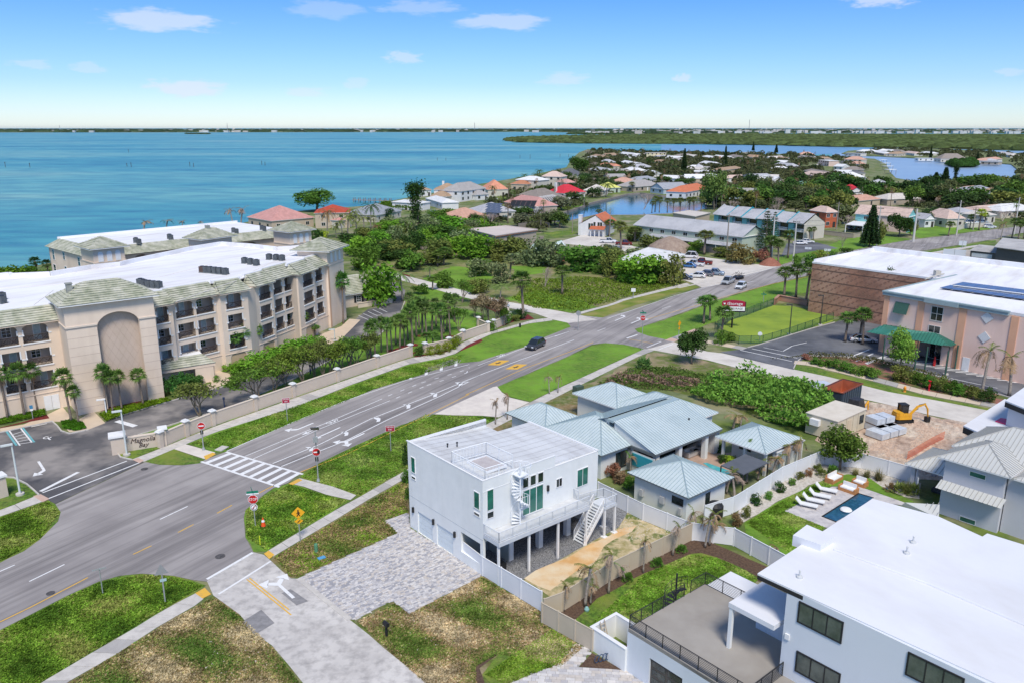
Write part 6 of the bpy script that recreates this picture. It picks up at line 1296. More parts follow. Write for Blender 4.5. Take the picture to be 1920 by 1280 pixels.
for c in(3.5,12,17,22):window(f2,c,c+1.4,3.8,5.1,tq_,GLASS_D,WHITETRIM,nx=2,v=.02)
fg_=Fr(fq(Lq-.25,0)[:2],fq.az-90);window(fg_,5.2,6.8,3.8,5.3,tq_,GLASS_D,WHITETRIM,nx=2,v=.03)
cp=thing('carport','white roofed open carport in front of the turquoise end of the long house','carport',P(1600,432));q=[P2(*x_,3.0)for x_ in((1586,421),(1618,424),(1632,413),(1608,411))]
mb=MB();mb.prism(q,2.8,3.0);mb.build('roof',rmat('white'),cp)
for p in q:mb=MB();mb.box(p[0]-.12,p[0]+.12,p[1]-.12,p[1]+.12,0,2.8);mb.build('post',WHITETRIM,cp)
FOOT.append((fq,Lq,11))
sp2=thing('spanish_house','white gabled house with orange clay roof, white chimney and arched porch','house',P(1110,437))
a,b=P2(1089,418,4.6),P2(1136,420,4.6);fh=Fr(a,azim(a,b));Lh=dist(a,b);ar=Lh*.58
mb=MB(fh);mb.box(.2,Lh-.2,-14,0,0,4.5);mb.add([(0,.02,4.4),(Lh,.02,4.4),(ar,.02,7.4),(0,-.2,4.4),(Lh,-.2,4.4),(ar,-.2,7.4)],[(0,1,2),(5,4,3)]);mb.build('wall',wmat('white'),sp2)
mf=MB();roof_slope([fh(Lh+.6,-14,4.3),fh(Lh+.6,.3,4.3),fh(ar,.3,7.6),fh(ar,-14,7.6)][:4],mf,mf,'course',.5,.08);roof_slope([fh(-.6,.3,4.3),fh(-.6,-14,4.3),fh(ar,-14,7.6),fh(ar,.3,7.6)],mf,mf,'course',.5,.08);mf.build('roof',rmat('clay'),sp2)
for k in range(5):c=Lh*(.3+.1*k)+(.6 if k>2 else 0);window(fh,c,c+.95,2.2,4.6+(.5 if k>1 else 0),sp2,GLASS_D,WHITETRIM,v=.03)
mb=MB(fh);mb.box(-.9,.3,-1.4,.1,0,7.2);mb.box(-1.0,.4,-1.5,.2,7.2,7.4);mb.build('chimney',wmat('white'),sp2)
po=fh.sub(Lh*.45,2.4);mb=MB(po);wallface(mb,0,5,0,2.7,[(.35,1.5,0,2.3,.55),(1.85,3.15,0,2.4,.6),(3.5,4.65,0,2.3,.55)],t=.3);mb.build('porch_arches',wmat('white'),sp2)
mf=MB();roof_slope([po(-.3,.4,2.7),po(5.3,.4,2.7),po(5.3,-2.3,3.7),po(-.3,-2.3,3.7)],mf,mf,'course',.4,.08);mf.build('porch_roof',rmat('clay'),sp2)
FOOT.append((fh,Lh,14))
gy=thing('low_grey_building','low dark walled building with weathered grey roofs and two long white windows','building',P(1860,490))
a,b=P2(1817,470,3.2),P2(1902,479,3.2);fy=Fr(a,azim(a,b));Ly=dist(a,b)
mb=MB(fy);mb.box(.3,Ly+12,-9,-.3,0,3.1);mb.build('wall',wmat('dark'),gy)
GR2=mat('weathered_grey_roof',(.42,.41,.40),(.33,.32,.31),.5,.9,c3=(.5,.49,.47),scale3=.12)
mf=MB();roof_slope([fy(0,0,3.2),fy(Ly,0,3.2),fy(Ly,-7,4.3),fy(0,-7,4.3)],mf,mf,'course',.9,.03);mf.build('roof',GR2,gy)
mb=MB();q=[P2(x,y,5.2)for x,y in((1864,463),(1880,446),(1990,457),(1990,480))];mb.prism(q,5.0,5.2);mb.build('roof',GR2,gy);mb=MB();mb.prism(ci(q,.92),0,5.0);mb.build('wall',wmat('dark'),gy)
f2=fy.sub(0,-.3);
for u0,u1 in((.8,6.2),(8.5,14.5)):window(f2,u0,u1,1.5,2.6,gy,mat('pale_shutter',(.55,.58,.60),rough=.6),WHITETRIM,nx=2,v=.03)
for(x0,y0,w_,lab)in((1000,480,18,'crumpled pale green tarpaulin over a wrecked canopy, left one'),(1050,473,30,'larger crumpled pale green and white tarpaulin canopy, right one')):
 p=P2(x0,y0);rd=random.Random(x0);mb=MB();n=7;H_={}
 s=w_/ppm(*p)/2
 for i in range(n+1):
  for j in range(n+1):mb.v.append((p[0]+(i/n-.5)*2*s,p[1]+(j/n-.5)*1.3*s,(1.2+2.6*max(0,1-abs(i/n-.5)*2)*rd.uniform(.6,1.1)+rd.uniform(-.3,.3))if 0<i<n else .3))
 mb.f=[(i*(n+1)+j,(i+1)*(n+1)+j,(i+1)*(n+1)+j+1,i*(n+1)+j+1)for i in range(n)for j in range(n)]
 tag(mb.build('tarpaulin',mat('pale_green_tarp',(.42,.60,.56),(.70,.72,.70),.35,.7)),lab,'tarpaulin')
# ============================================================ fences and walls
def fence(pts,h,pl,m,pm,label,name='vinyl_fence',cat='fence',t=.05,pt=.13,cap=True,base=None,skip=(),group=None,zfun=None,pname='fence_panel',postname='post',closed=False,inpx=True):
 q=[P2(*p)for p in pts]if inpx else pts
 root=thing(name,label,cat,(*q[0],0),group)
 for i in range(len(q)-1):
  f=Fr(q[i],azim(q[i],q[i+1]));L_=dist(q[i],q[i+1]);n=max(1,round(L_/pl))
  for k in range(n):
   if(i,k)in skip:continue
   a,b=L_*k/n,L_*(k+1)/n;mb=MB(f);mb.box(a+pt/2,b-pt/2,-t/2,t/2,.06,h);
   p_=mb.build(pname,m,root)
   if cap:r=MB(f);r.box(a+pt/2,b-pt/2,-t,t,h,h+.05);r.build('rail',pm,p_)
  for k in range(n+(1 if i==len(q)-2 else 0)):a=L_*k/n;mb=MB(f);mb.box(a-pt/2,a+pt/2,-pt/2,pt/2,0,h+.1);mb.build(postname,pm,root)
 return root
VIN=mat('white_vinyl',(.76,.775,.79),(.72,.735,.755),.5,.5);TANV=mat('tan_vinyl',(.55,.47,.36),(.51,.435,.33),.6,.6)
Z8=lambda x,y:(860+x/4,960+y/4)
Z1=lambda x,y:(1080+x/4,680+y/4)
fence([Z8(25,350),Z8(180,475),Z8(620,745)],1.85,2.3,VIN,VIN,'white vinyl fence running down from the beach house garages to the tan gates')
fence([Z8(625,830),Z8(1000,1040)],1.8,1.45,TANV,TANV,'tan vinyl gates with black hinges between white fence and walled yard',name='vinyl_gate',cat='gate')
fence([Z8(640,800),Z8(780,745),Z8(1150,510),Z8(1760,205)],1.8,2.4,TANV,TANV,'long tan vinyl fence between the sandy yard and the palm bed')
fence([Z1(165,1010),Z1(500,1180),Z1(865,1330)],1.8,2.4,VIN,VIN,'white vinyl fence behind the sandy yard, in front of the cottage')
fence([Z1(875,1330),Z1(1180,1370),(1475,1078)],1.8,2.4,VIN,VIN,'white vinyl fence at the head of the mulch bed under the big palms')
fence([Z1(960,1200),Z1(1180,1130),Z1(1540,900),Z1(1850,765)],1.9,2.4,VIN,VIN,'long white vinyl fence between the palm planting and the white gravel bed')
Z2B=lambda x,y:(1440+x/4,680+y/4)
fence([Z2B(410,760),Z2B(700,790),Z2B(1100,905),Z2B(1110,985)],1.8,2.6,VIN,VIN,'white fence between the pool garden and the tilled building plot')
hg=MB(Fr(P2(*Z8(0,0)),0))
def pierwall(pts,h,label,sp=7.2,m=None):
 m=m or mat('buff_wall',(.60,.505,.41),(.56,.47,.38),.6,.85,.003,12);q=[P2(*p)for p in pts];root=thing('boundary_wall',label,'wall',(*q[0],0))
 for i in range(len(q)-1):
  f=Fr(q[i],azim(q[i],q[i+1]));L_=dist(q[i],q[i+1]);n=max(1,round(L_/sp))
  for k in range(n):
   a,b=L_*k/n,L_*(k+1)/n;mb=MB(f);mb.box(a+.3,b-.3,-.12,.12,0,h);w_=mb.build('wall_section',m,root);mb=MB(f);mb.box(a+.3,b-.3,-.17,.17,h,h+.09);mb.build('coping',MATS['pale_stucco_trim'],w_)
  for k in range(n+(1 if i==len(q)-2 else 0)):
   a=L_*k/n;mb=MB(f);mb.box(a-.28,a+.28,-.28,.28,0,h+.28);p_=mb.build('pier',m,root);mb=MB(f);mb.box(a-.42,a+.42,-.42,.42,h+.28,h+.4);mb.box(a-.3,a+.3,-.3,.3,h+.4,h+.52);mb.build('pier_cap',WHITETRIM,p_)
 return root
pierwall([(302,838),(350,817),(400,797),(550,744),(707,689),(770,668)],1.75,'long buff wall with capped piers between the inner drive and the sidewalk')
pierwall([(797,662),(842,652),(868,638)],1.5,'short buff wall behind the curved clipped hedge');pierwall([(868,638),(915,622),(897,613)],1.6,'buff wall end piece left of the lane entrance',9)
pierwall([(925,618),(955,604),(952,590)],1.6,'buff wall with piers in front of the flowering crepe trees',6)
gw=thing('sign_wall','low curved buff entrance wall lettered Magnolia Bay with a white capped pier','entrance sign',P(236,850))
a,b=P2(232,846),P2(306,834);fg2=Fr(a,azim(a,b));Lg=dist(a,b)
mb=MB(fg2);mb.box(0,Lg,-.2,.2,0,1.7);mb.build('wall',MATS['buff_wall'],gw);mb=MB(fg2);mb.box(0,Lg,-.26,.26,1.7,1.8);mb.build('coping',MATS['pale_stucco_trim'],gw)
for u,w_ in((-.5,.75),(Lg+.1,.35)):mb=MB(fg2);mb.box(u-w_,u+w_,-w_,w_,0,2.2);mb.build('pier',MATS['buff_wall'],gw);mb=MB(fg2);mb.box(u-w_-.2,u+w_+.2,-w_-.2,w_+.2,2.2,2.4);mb.build('pier_cap',WHITETRIM,gw)
text_mesh('Magnolia',fg2,Lg*.5,.22,1.22,.85,SIGNBR,gw,shear=.35,width=Lg*.62);text_mesh('Bay',fg2,Lg*.5,.22,.55,.75,SIGNBR,gw,shear=.35,width=Lg*.26)
pl_=thing('entrance_pier','cream entrance pier cut by the left picture edge','pier',P(2,930));mb=MB(Fr(P2(1,930),40));mb.box(-.6,.6,-.6,.6,0,2.3);mb.build('pier',MATS['buff_wall'],pl_);mb=MB(Fr(P2(1,930),40));mb.box(-.75,.75,-.75,.75,2.3,2.5);mb.build('pier_cap',WHITETRIM,pl_)
fence([(1340,618),(1352,632),(1385,645),(1430,644),(1480,629),(1562,600)],1.5,3.0,mat('green_chainlink',(.05,.16,.08),rough=.7,alpha=.28),mat('green_post',(.03,.08,.05),rough=.6),'green chain link fence round the sunken yellow green lawn',name='chainlink_fence',t=.02,pt=.08)
fence([(1345,618),(1372,600),(1400,592),(1450,573)],1.6,3.0,MATS['green_chainlink'],MATS['green_post'],'green chain link fence behind the storage sign',name='chainlink_fence',t=.02,pt=.08)
fence([(1452,572),(1460,564),(1512,574)],1.3,6,BRK,BRK,'low brick wall at the corner of the brick storage building',name='brick_wall',cat='wall',t=.3,pt=.3)
WDF=mat('grey_wood_fence',(.26,.23,.20),(.20,.175,.15),2,.9)
fence([(1300,468),(1330,474),(1372,482)],1.8,2.4,WDF,WDF,'weathered wooden fence behind the parking lot');fence([(972,429),(1015,424),(1030,428)],2.0,3,WDF,WDF,'brown fence above the small yellow lawn beside the tan building')
fence([(1508,445),(1540,440),(1600,447),(1612,445)],1.6,4,wmat('tan'),wmat('tan'),'low tan wall beside the townhouse parking',name='low_wall',cat='wall',t=.2)
fence([(1796,432),(1812,428),(1860,426)],1.8,4,wmat('cream'),wmat('cream'),'cream wall along the road in front of the pinkish tan roof',name='low_wall',cat='wall',t=.2)
# ============================================================ vegetation
def Htop(px,pyb,pyt):
 x,y=P2(px,pyb);k=(640-pyt)/FP;s,c=math.sin(PT),math.cos(PT)
 return HC+y*(k*c-s)/(c+k*s)
def leafquad(mb,c,s,rd,up=.35,asp=1.6,n=None):
 d=Vector((rd.gauss(0,1),rd.gauss(0,1),rd.gauss(0,1))).normalized()
 if n is not None:d=(d*.8+n*.7).normalized()
 d=(d+Vector((0,0,up))).normalized();a=d.cross(Vector((rd.gauss(0,1),rd.gauss(0,1),rd.gauss(0,1)))).normalized();b=d.cross(a);c=Vector(c)
 a*=s*asp*.5;b*=s*.5;k=len(mb.v)
 mb.v+=[tuple(c-a),tuple(c+b*.9-a*.1),tuple(c+a),tuple(c-b*.9+a*.1)];mb.f.append((k,k+1,k+2,k+3))
def clump_crown(rd,W_,z0,z1,nl,nleaf,ls,low=False,flat=1.0):
 "leaf faces through lumpy clusters inside a domed volume"
 mb=MB();cl=[]
 for i in range(nl):
  a=rd.uniform(0,2*math.pi);r=math.sqrt(rd.random())*W_*.36;t=rd.random()
  z=z0+(z1-z0)*(t**(.8 if low else .6))*(1-.45*(r/(W_*.5))**2);cl.append((Vector((r*math.cos(a),r*math.sin(a),z)),W_*rd.uniform(.13,.22)))
 for i in range(nleaf):
  c,r=cl[rd.randrange(nl)];d=Vector((rd.gauss(0,1),rd.gauss(0,1),rd.gauss(0,1)*.8+.25)).normalized();p=c+d*r*rd.uniform(.65,1.1)*Vector((1,1,.75)).length/1.6
  if p.z<.05:p.z=rd.uniform(.05,.4)
  leafquad(mb,p,ls*rd.uniform(.6,1.3),rd,n=d)
 return mb,cl
PROTO={}
def proto(kind,name,cat,parts):
 t=thing(name,'',cat)
 for nm,mb,m,sm in parts:mb.build(nm,m,t,smooth=sm)
 t.location=(0,-500-12*len(PROTO),-50);PROTO.setdefault(kind,[]).append([t,False]);freeze(t);return t
def limbs(rd,cl,h,r0,k=7):
 mb=MB();top=Vector((rd.uniform(-.2,.2),rd.uniform(-.2,.2),h));mb.tube([(0,0,-.1),tuple(top*.5+Vector((rd.uniform(-.15,.15),0,0))),tuple(top)],[r0,r0*.8,r0*.6],7)
 for c,r in cl[:k]:m=(top+c)*.5+Vector((rd.uniform(-.2,.2),rd.uniform(-.2,.2),-.1));mb.tube([tuple(top*.85),tuple(m),tuple(c)],[r0*.5,r0*.32,r0*.12],5)
 return mb
for s in range(4):
 rd=random.Random(100+s);mb,cl=clump_crown(rd,6,2.0,5.6,26,3000,.27);proto('broad','broadleaf_tree','tree',[('trunk',limbs(rd,cl,2.2,.2),BARK,True),('crown',mb,LEAF,False)])
for s in range(3):
 rd=random.Random(120+s);mb,cl=clump_crown(rd,6,1.0,5.6,20,950,.46);proto('fbroad','broadleaf_tree','tree',[('trunk',limbs(rd,cl,2,.2,3),BARK,True),('crown',mb,LEAF,False)])
for s in range(3):
 rd=random.Random(140+s);mb,cl=clump_crown(rd,3,.1,2.5,20,1300,.19,low=True);proto('bush','shrub','shrub',[('stem',limbs(rd,cl,.8,.06,4),BARK,True),('foliage',mb,LEAF,False)])
for s in range(2):
 rd=random.Random(150+s);mb,cl=clump_crown(rd,2,.0,1.5,30,1100,.10,low=True);proto('ball','clipped_shrub','shrub',[('foliage',mb,LEAF,False)])
def branch(mb,lf,rd,p,d,l,r,dep,leaf,spread=.55,tips=None):
 q=p+d*l;mid=p+d*l*.5+Vector((rd.uniform(-1,1),rd.uniform(-1,1),rd.uniform(-.3,.3)))*l*.08
 mb.tube([tuple(p),tuple(mid),tuple(q)],[r,r*.8,r*.62],5 if dep>2 else 3,cap=False)
 if dep<=1 and leaf:
  for i in range(leaf):leafquad(lf,q+Vector((rd.gauss(0,.3),rd.gauss(0,.3),rd.gauss(0,.2))),rd.uniform(.12,.26),rd)
 if dep==0:return
 for i in range(3 if dep>1 else 2):
  e=(d+Vector((rd.uniform(-1,1),rd.uniform(-1,1),rd.uniform(-.35,.6)))*spread).normalized();branch(mb,lf,rd,q,e,l*rd.uniform(.62,.85),r*.6,dep-1,leaf,spread)
for s in range(3):
 rd=random.Random(160+s);t_,l_=MB(),MB();
 for k in range(3):branch(t_,l_,rd,Vector((0,0,0)),Vector((rd.uniform(-.4,.4),rd.uniform(-.4,.4),1)).normalized(),1.5,.12,4,7,.62)
 proto('sparse','open_branched_tree','tree',[('trunk',t_,BARK,False),('crown',l_,LEAF,False)])
for s in range(2):
 rd=random.Random(170+s);t_,l_=MB(),MB()
 for k in range(3):branch(t_,l_,rd,Vector((0,0,0)),Vector((rd.uniform(-.5,.5),rd.uniform(-.5,.5),1)).normalized(),1.5,.13,5,0,.6)
 proto('bare','bare_tree','tree',[('branches',t_,mat('pale_twigs',(.36,.28,.24),(.46,.38,.33),2,.9),False)])
def fan_leaf(mb,rd,base,d,l,w,n=9,droop=.3):
 "palmetto fan: a petiole and radiating blades"
 tip=base+d*l*.5+Vector((0,0,-droop*l*.15));side=d.cross(Vector((0,0,1)));side=side.normalized()if side.length>.01 else Vector((1,0,0));up=side.cross(d).normalized()
 k=len(mb.v);pw=side*.02;mb.v+=[tuple(base-pw),tuple(base+pw),tuple(tip+pw),tuple(tip-pw)];mb.f.append((k,k+1,k+2,k+3))
 for i in range(n):
  a=(i/(n-1)-.5)*3.0;e=(d*math.cos(a)+side*math.sin(a)).normalized();L_=w*(1-.18*abs(a))*rd.uniform(.85,1.1)
  m=tip+e*L_*.55;q=tip+e*L_+Vector((0,0,-droop*L_*rd.uniform(.5,1.2)));sd=(up.cross(e)).normalized()*w*.085;k=len(mb.v)
  mb.v+=[tuple(tip),tuple(m+sd),tuple(q),tuple(m-sd)];mb.f.append((k,k+1,k+2,k+3))
def feather(mb,rd,base,d,l,droop=1.0,n=11,wl=.42,ragged=0.0):
 "arching pinnate frond"
 pts=[];p=base.copy();e=d.copy();seg=l/n
 for i in range(n+1):
  pts.append(p.copy());p=p+e*seg;e=(e+Vector((0,0,-.17*droop))).normalized()
 for i in range(n):
  a,b=pts[i],pts[i+1];e=(b-a).normalized();s=e.cross(Vector((0,0,1)));s=s.normalized()if s.length>.05 else Vector((1,0,0));k=len(mb.v)
  mb.v+=[tuple(a-s*.025),tuple(a+s*.025),tuple(b+s*.02),tuple(b-s*.02)];mb.f.append((k,k+1,k+2,k+3))
  if i==0:continue
  L_=wl*math.sin(math.pi*(i+.6)/(n+1.2))**.6
  for sg in(1,-1):
   for h_ in(.0,.5):
    if rd.random()<ragged:continue
    c=a+(b-a)*h_;t=c+s*sg*L_*.85+e*L_*.5+Vector((0,0,-L_*rd.uniform(.25,.6)*(1+ragged)));w_=e*seg*.22;k=len(mb.v)
    mb.v+=[tuple(c-w_),tuple(c+w_),tuple(t)];mb.f.append((k,k+1,k+2))
def palm_trunk(rd,h,r=.16,lean=.3,bulge=True):
 mb=MB();x,y=rd.uniform(-lean,lean),rd.uniform(-lean,lean)
 pts=[(x*(t**1.6),y*(t**1.6),h*t)for t in(0,.15,.4,.7,.86,.93,1)]
 mb.tube(pts,[r*1.35,r*1.05,r*.95,r*.9,r*(1.0 if not bulge else 1.1),r*(1.0 if not bulge else 1.9),r*1.2],8);return mb,Vector((x,y,h))
for s in range(3):
 rd=random.Random(200+s);tk,top=palm_trunk(rd,5.0);cr,dd=MB(),MB()
 for i in range(30):
  a=i*2.4+rd.uniform(-.2,.2);el=1.25-1.75*(i/30)+rd.uniform(-.12,.12);d=Vector((math.cos(a)*math.cos(el),math.sin(a)*math.cos(el),math.sin(el)))
  fan_leaf(cr,rd,top,d,1.5,.95,9,.35)
 for i in range(5):a=i*1.3;d=Vector((math.cos(a)*.6,math.sin(a)*.6,-.8));fan_leaf(dd,rd,top-Vector((0,0,.15)),d,.9,.7,6,.7)
 proto('sabal','sabal_palm','palm tree',[('trunk',tk,BARK,True),('crown',cr,LEAF,False),('dead_leaf',dd,mat('dead_frond',(.30,.19,.10),(.40,.28,.17),3,.9),False)])
DEADF=MATS['dead_frond'];DEADG=mat('grey_brown_frond',(.27,.20,.15),(.38,.29,.22),3,.9)
for s in range(2):
 rd=random.Random(210+s);tk,top=palm_trunk(rd,5.0);cr=MB()
 for i in range(18):
  a=i*2.4;el=1.1-1.9*(i/18);fan_leaf(cr,rd,top,Vector((math.cos(a)*math.cos(el),math.sin(a)*math.cos(el),math.sin(el))),1.5,1.0,5,.4)
 proto('fsabal','sabal_palm','palm tree',[('trunk',tk,BARK,True),('crown',cr,LEAF,False)])
for s in range(2):
 rd=random.Random(220+s);tk,top=palm_trunk(rd,5.0,.13,.5,False);cr=MB()
 for i in range(16):a=i*2.4;el=1.0-1.2*(i/16)+rd.uniform(-.1,.1);feather(cr,rd,top,Vector((math.cos(a)*math.cos(el),math.sin(a)*math.cos(el),math.sin(el))),2.6,1.1)
 proto('coco','feather_palm','palm tree',[('trunk',tk,BARKG,True),('crown',cr,LEAF,False)])
for s in range(4):
 rd=random.Random(230+s);tk,top=palm_trunk(rd,4.0,.10,.5,False);cr,gr=MB(),MB();wind=Vector((-.5,.1,0))if s%2 else Vector((.4,-.3,0))
 for i in range(7+s):a=rd.uniform(0,6.28);el=rd.uniform(-.6,.9);d=(Vector((math.cos(a)*math.cos(el),math.sin(a)*math.cos(el),math.sin(el)))+wind).normalized();feather(cr,rd,top,d,rd.uniform(1.2,1.9),2.2,10,.34,.25)
 for i in range(3):a=rd.uniform(0,6.28);feather(gr,rd,top,(Vector((math.cos(a)*.5,math.sin(a)*.5,.9))+wind*.4).normalized(),1.3,1.2,8,.3,.2)
 proto('dead','damaged_palm','palm tree',[('trunk',tk,BARKG,True),('brown_frond',cr,DEADG if s%2 else DEADF,False),('green_frond',gr,LEAF,False)])
for s in range(2):
 rd=random.Random(240+s);cr,gr=MB(),MB()
 for i in range(26):a=i*2.4;el=1.3-1.15*(i/26);fan_leaf(cr,rd,Vector((rd.uniform(-.3,.3),rd.uniform(-.3,.3),.1)),Vector((math.cos(a)*math.cos(el),math.sin(a)*math.cos(el),math.sin(el))),1.5,.75,8,.3)
 proto('palmetto','palmetto_clump','shrub',[('foliage',cr,LEAF,False)])
rd=random.Random(250);gr=MB()
for i in range(160):a=rd.uniform(0,6.28);el=rd.uniform(.4,1.4);d=Vector((math.cos(a)*math.cos(el),math.sin(a)*math.cos(el),math.sin(el)));b=Vector((rd.uniform(-.2,.2),rd.uniform(-.2,.2),0));l=rd.uniform(.8,1.3);s=d.cross(Vector((0,0,1))).normalized()*.03;k=len(gr.v);gr.v+=[tuple(b-s),tuple(b+s),tuple(b+d*l+Vector((0,0,-.15)))];gr.f.append((k,k+1,k+2))
proto('grass','grass_tuft','ornamental grass',[('blades',gr,LEAF,False)])
for kind,dens,tier in(('cone',1.0,22),('norfolk',.45,15)):
 rd=random.Random(260+tier);tk=MB();tk.tube([(0,0,0),(0,0,10)],[.22,.04],7);cr=MB()
 for t in range(tier):
  z=1.0+9*t/tier;R_=2.4*(1-t/tier)**.8+.15;nb=9 if kind=='cone' else 6
  for k in range(nb):
   a=k*2*math.pi/nb+t*.7;d=Vector((math.cos(a),math.sin(a),.12 if kind=='norfolk' else-.1));tk.bar((0,0,z),tuple(Vector((0,0,z))+d*R_),.03,3)
   m=int(26*dens*R_/1.2)+3
   for i in range(m):q=Vector((0,0,z))+d*R_*rd.uniform(.25,1)+Vector((rd.gauss(0,.12),rd.gauss(0,.12),rd.uniform(0,.3)));leafquad(cr,q,.3 if kind=='cone' else .2,rd)
 proto(kind,'conifer','tree',[('trunk',tk,BARK,True),('crown',cr,LEAF,False)])
rd=random.Random(270);t_,cr=MB(),MB()
for sgn in(-1,1):
 t_.tube([(sgn*.5,0,0),(sgn*.5,0,10)],[.2,.05],6)
 for i in range(900):z=rd.uniform(2.2,10.4);leafquad(cr,(sgn*.5+rd.gauss(0,.38),rd.gauss(0,.4),z+rd.gauss(0,.2)),.26,rd)
 for i in range(420):leafquad(cr,(sgn*.8+rd.gauss(0,.7),rd.gauss(0,.6),rd.gauss(9.4,.8)),.3,rd)
proto('casuarina','tall_feathery_pine','tree',[('trunk',t_,BARK,True),('crown',cr,LEAF,False)])
BASE=dict(broad=(6,5.9),fbroad=(6,5.9),bush=(3,2.7),ball=(2,1.7),sparse=(6,5.2),bare=(7,5.6),sabal=(4.2,6.4),fsabal=(4.4,6.4),coco=(4.8,6.3),dead=(3.4,5.0),palmetto=(3.6,1.9),grass=(1.6,1.2),cone=(5,10.3),norfolk=(5,10.3),casuarina=(3.4,10.8))
GB_,GM,GD,GO,GBR,GG,GY,GR_=(.12,.25,.028),(.085,.17,.028),(.038,.08,.02),(.13,.155,.04),(.21,.135,.07),(.15,.19,.085),(.26,.33,.03),(.25,.11,.08)
PALMC=(.085,.16,.035);GBL=(.22,.28,.27)
ORDN='first second third fourth fifth sixth seventh eighth ninth tenth eleventh twelfth thirteenth fourteenth fifteenth sixteenth seventeenth eighteenth nineteenth twentieth'.split()
TRD=random.Random(5)
def plant(kind,x,yb,yt,w,col,label,group=None,cat=None):
 p=P(x,yb);s=ppm(p[0],p[1]);W_=w/s;H_=max(.3,Htop(x,yb,yt));bw,bh=BASE[kind]
 if kind in PALMK:W_*=1.55
 if kind=='sparse':W_*=1.3
 return plant_at(kind,p,W_/bw,H_/bh,col,label,group,cat)
PALMK=('sabal','fsabal','coco','dead')
def plant_at(kind,p,sx,sz,col,label,group=None,cat=None):
 pr=TRD.choice(PROTO[kind]);t=pr[0];j=1.3*TRD.uniform(.86,1.16);c=(col[0]*j,col[1]*j,col[2]*j,1);rz=TRD.uniform(0,6.28)
 if kind in('sabal','coco','dead','fsabal'):sx=min(sx,sz*3)
 if not pr[1]:
  pr[1]=True;t.location=p;t.rotation_euler=(0,0,rz);t.scale=(sx,sx,sz);t['label']=label
  if group:t['group']=group
  for k in kids(t):k.color=c
  return t
 return copy_tree(t,p,rz,(sx,sx,sz),label=label,group=group,color=c,cat=cat)
def row(kind,phrase,group,items,col,w=None,single=None):
 items=sorted(items,key=lambda q:q[0]);n=len(items)
 for i,it in enumerate(items):
  c=it[4]if len(it)>4 else col
  lab=phrase if n==1 else ORDN[i]+' from left of the '+phrase
  plant(kind,it[0],it[1],it[2],it[3],c,lab,group if n>1 else None)
row('sabal','sabal palms along the left wing hedge','palms along the left wing hedge',[(15,785,680,36),(46,780,672,34),(71,772,674,38),(134,790,684,38),(148,793,717,28)],PALMC)
row('sabal','sabal palms in front of the arched tower niche','palms before the arched niche',[(200,775,677,34),(212,776,688,28),(229,770,688,30),(269,760,685,32)],PALMC)
row('sabal','slim palms against the curved condominium facade','palms against the curved facade',[(443,688,617,28),(466,682,604,24),(488,672,602,22),(535,640,578,26),(547,638,575,24),(557,637,576,26),(567,636,578,26),(590,630,608,22)],PALMC)
row('sabal','tall fan palm standing against the end tower',None,[(644,607,505,30)],(.06,.17,.03))
row('sabal','sabal palms on the park lawn by the boundary wall','palms on the park lawn',[(696,677,599,26),(704,672,594,30),(727,667,592,26),(735,658,592,24),(750,655,584,28),(759,650,596,22),(774,647,566,34),(781,632,560,30),(792,630,552,34),(810,622,566,32),(829,645,563,34),(832,626,582,24),(844,632,545,28)],(.10,.175,.04))
row('sabal','slim palms behind the wall by the lane','slim palms behind the wall',[(715,660,590,24),(742,646,588,26),(765,638,574,26),(800,634,560,28),(818,612,556,24),(838,618,552,26),(852,604,548,22),(786,615,552,24),(770,605,545,22)],(.11,.17,.05))
row('sabal','little palms in the curved clipped hedge','little palms in the hedge',[(800,656,622,26),(812,652,620,26)],PALMC)
row('coco','feathery date palms beyond the inner drive','date palms beyond the drive',[(755,565,502,44),(806,522,498,26),(938,560,530,34)],(.13,.19,.06))
row('sabal','palms out in the overgrown field','palms in the overgrown field',[(981,598,504,44),(1054,552,495,34),(956,524,474,32,GG),(811,545,518,24),(832,498,462,30),(820,500,468,28)],(.085,.14,.03))
row('sabal','palms round the red storage sign','palms round the storage sign',[(1319,607,552,36),(1331,601,552,34),(1352,637,570,38)],PALMC)
row('sabal','palms on the verge before the brick storage building','palms on the storage verge',[(1470,556,498,38),(1492,558,492,34),(1511,568,486,36)],(.075,.13,.03))
row('sabal','palms on the kerbed island at the pink building','palms on the kerbed island',[(1584,641,583,38),(1611,640,575,34),(1617,646,574,36)],PALMC)
row('dead','battered palms before the salmon pink wall','battered palms before the pink wall',[(1840,740,640,60,GO),(1892,742,655,60,GO)],GO)
row('dead','two thin dead palms behind the white boxy roof','dead palms behind the boxy roof',[(929,795,742,26),(951,786,733,28)],GBR)
row('dead','two bent palms by the sidewalk left of the metal roofs','bent palms by the sidewalk',[(1030,738,700,22),(1046,736,700,22)],GO)
row('dead','palms in the courtyard of the metal roofed house','courtyard palms',[(1134,763,737,32,PALMC),(1096,772,750,34),(1107,772,752,28),(1182,886,845,36,PALMC)],GO)
row('coco','green coconut palm leaning over the pavilion roof',None,[(1430,866,806,62)],(.12,.21,.05))
row('dead','wind stripped palms behind the long white vinyl fence','palms behind the long white fence',[(1477,878,826,56),(1497,871,818,56),(1377,934,886,56,GO),(1400,905,868,50),(1421,900,860,46),(1448,893,852,50),(1457,880,845,46),(1362,925,872,40,GO),(1374,805,768,52),(1388,800,776,40)],GO)
row('dead','palms in the mulch bed along the tan fence','palms in the mulch bed',[(1057,1146,1086,32),(1097,1136,1050,64),(1107,1132,1085,40),(1141,1112,1024,46),(1172,1090,1055,34,PALMC),(1206,1073,1004,34),(1261,1041,976,40)],GO)
row('palmetto','small green palms in the mulch bed','small green palms in the mulch bed',[(1177,1090,1062,34),(1232,1062,1034,38),(1277,1034,1012,34)],GM)
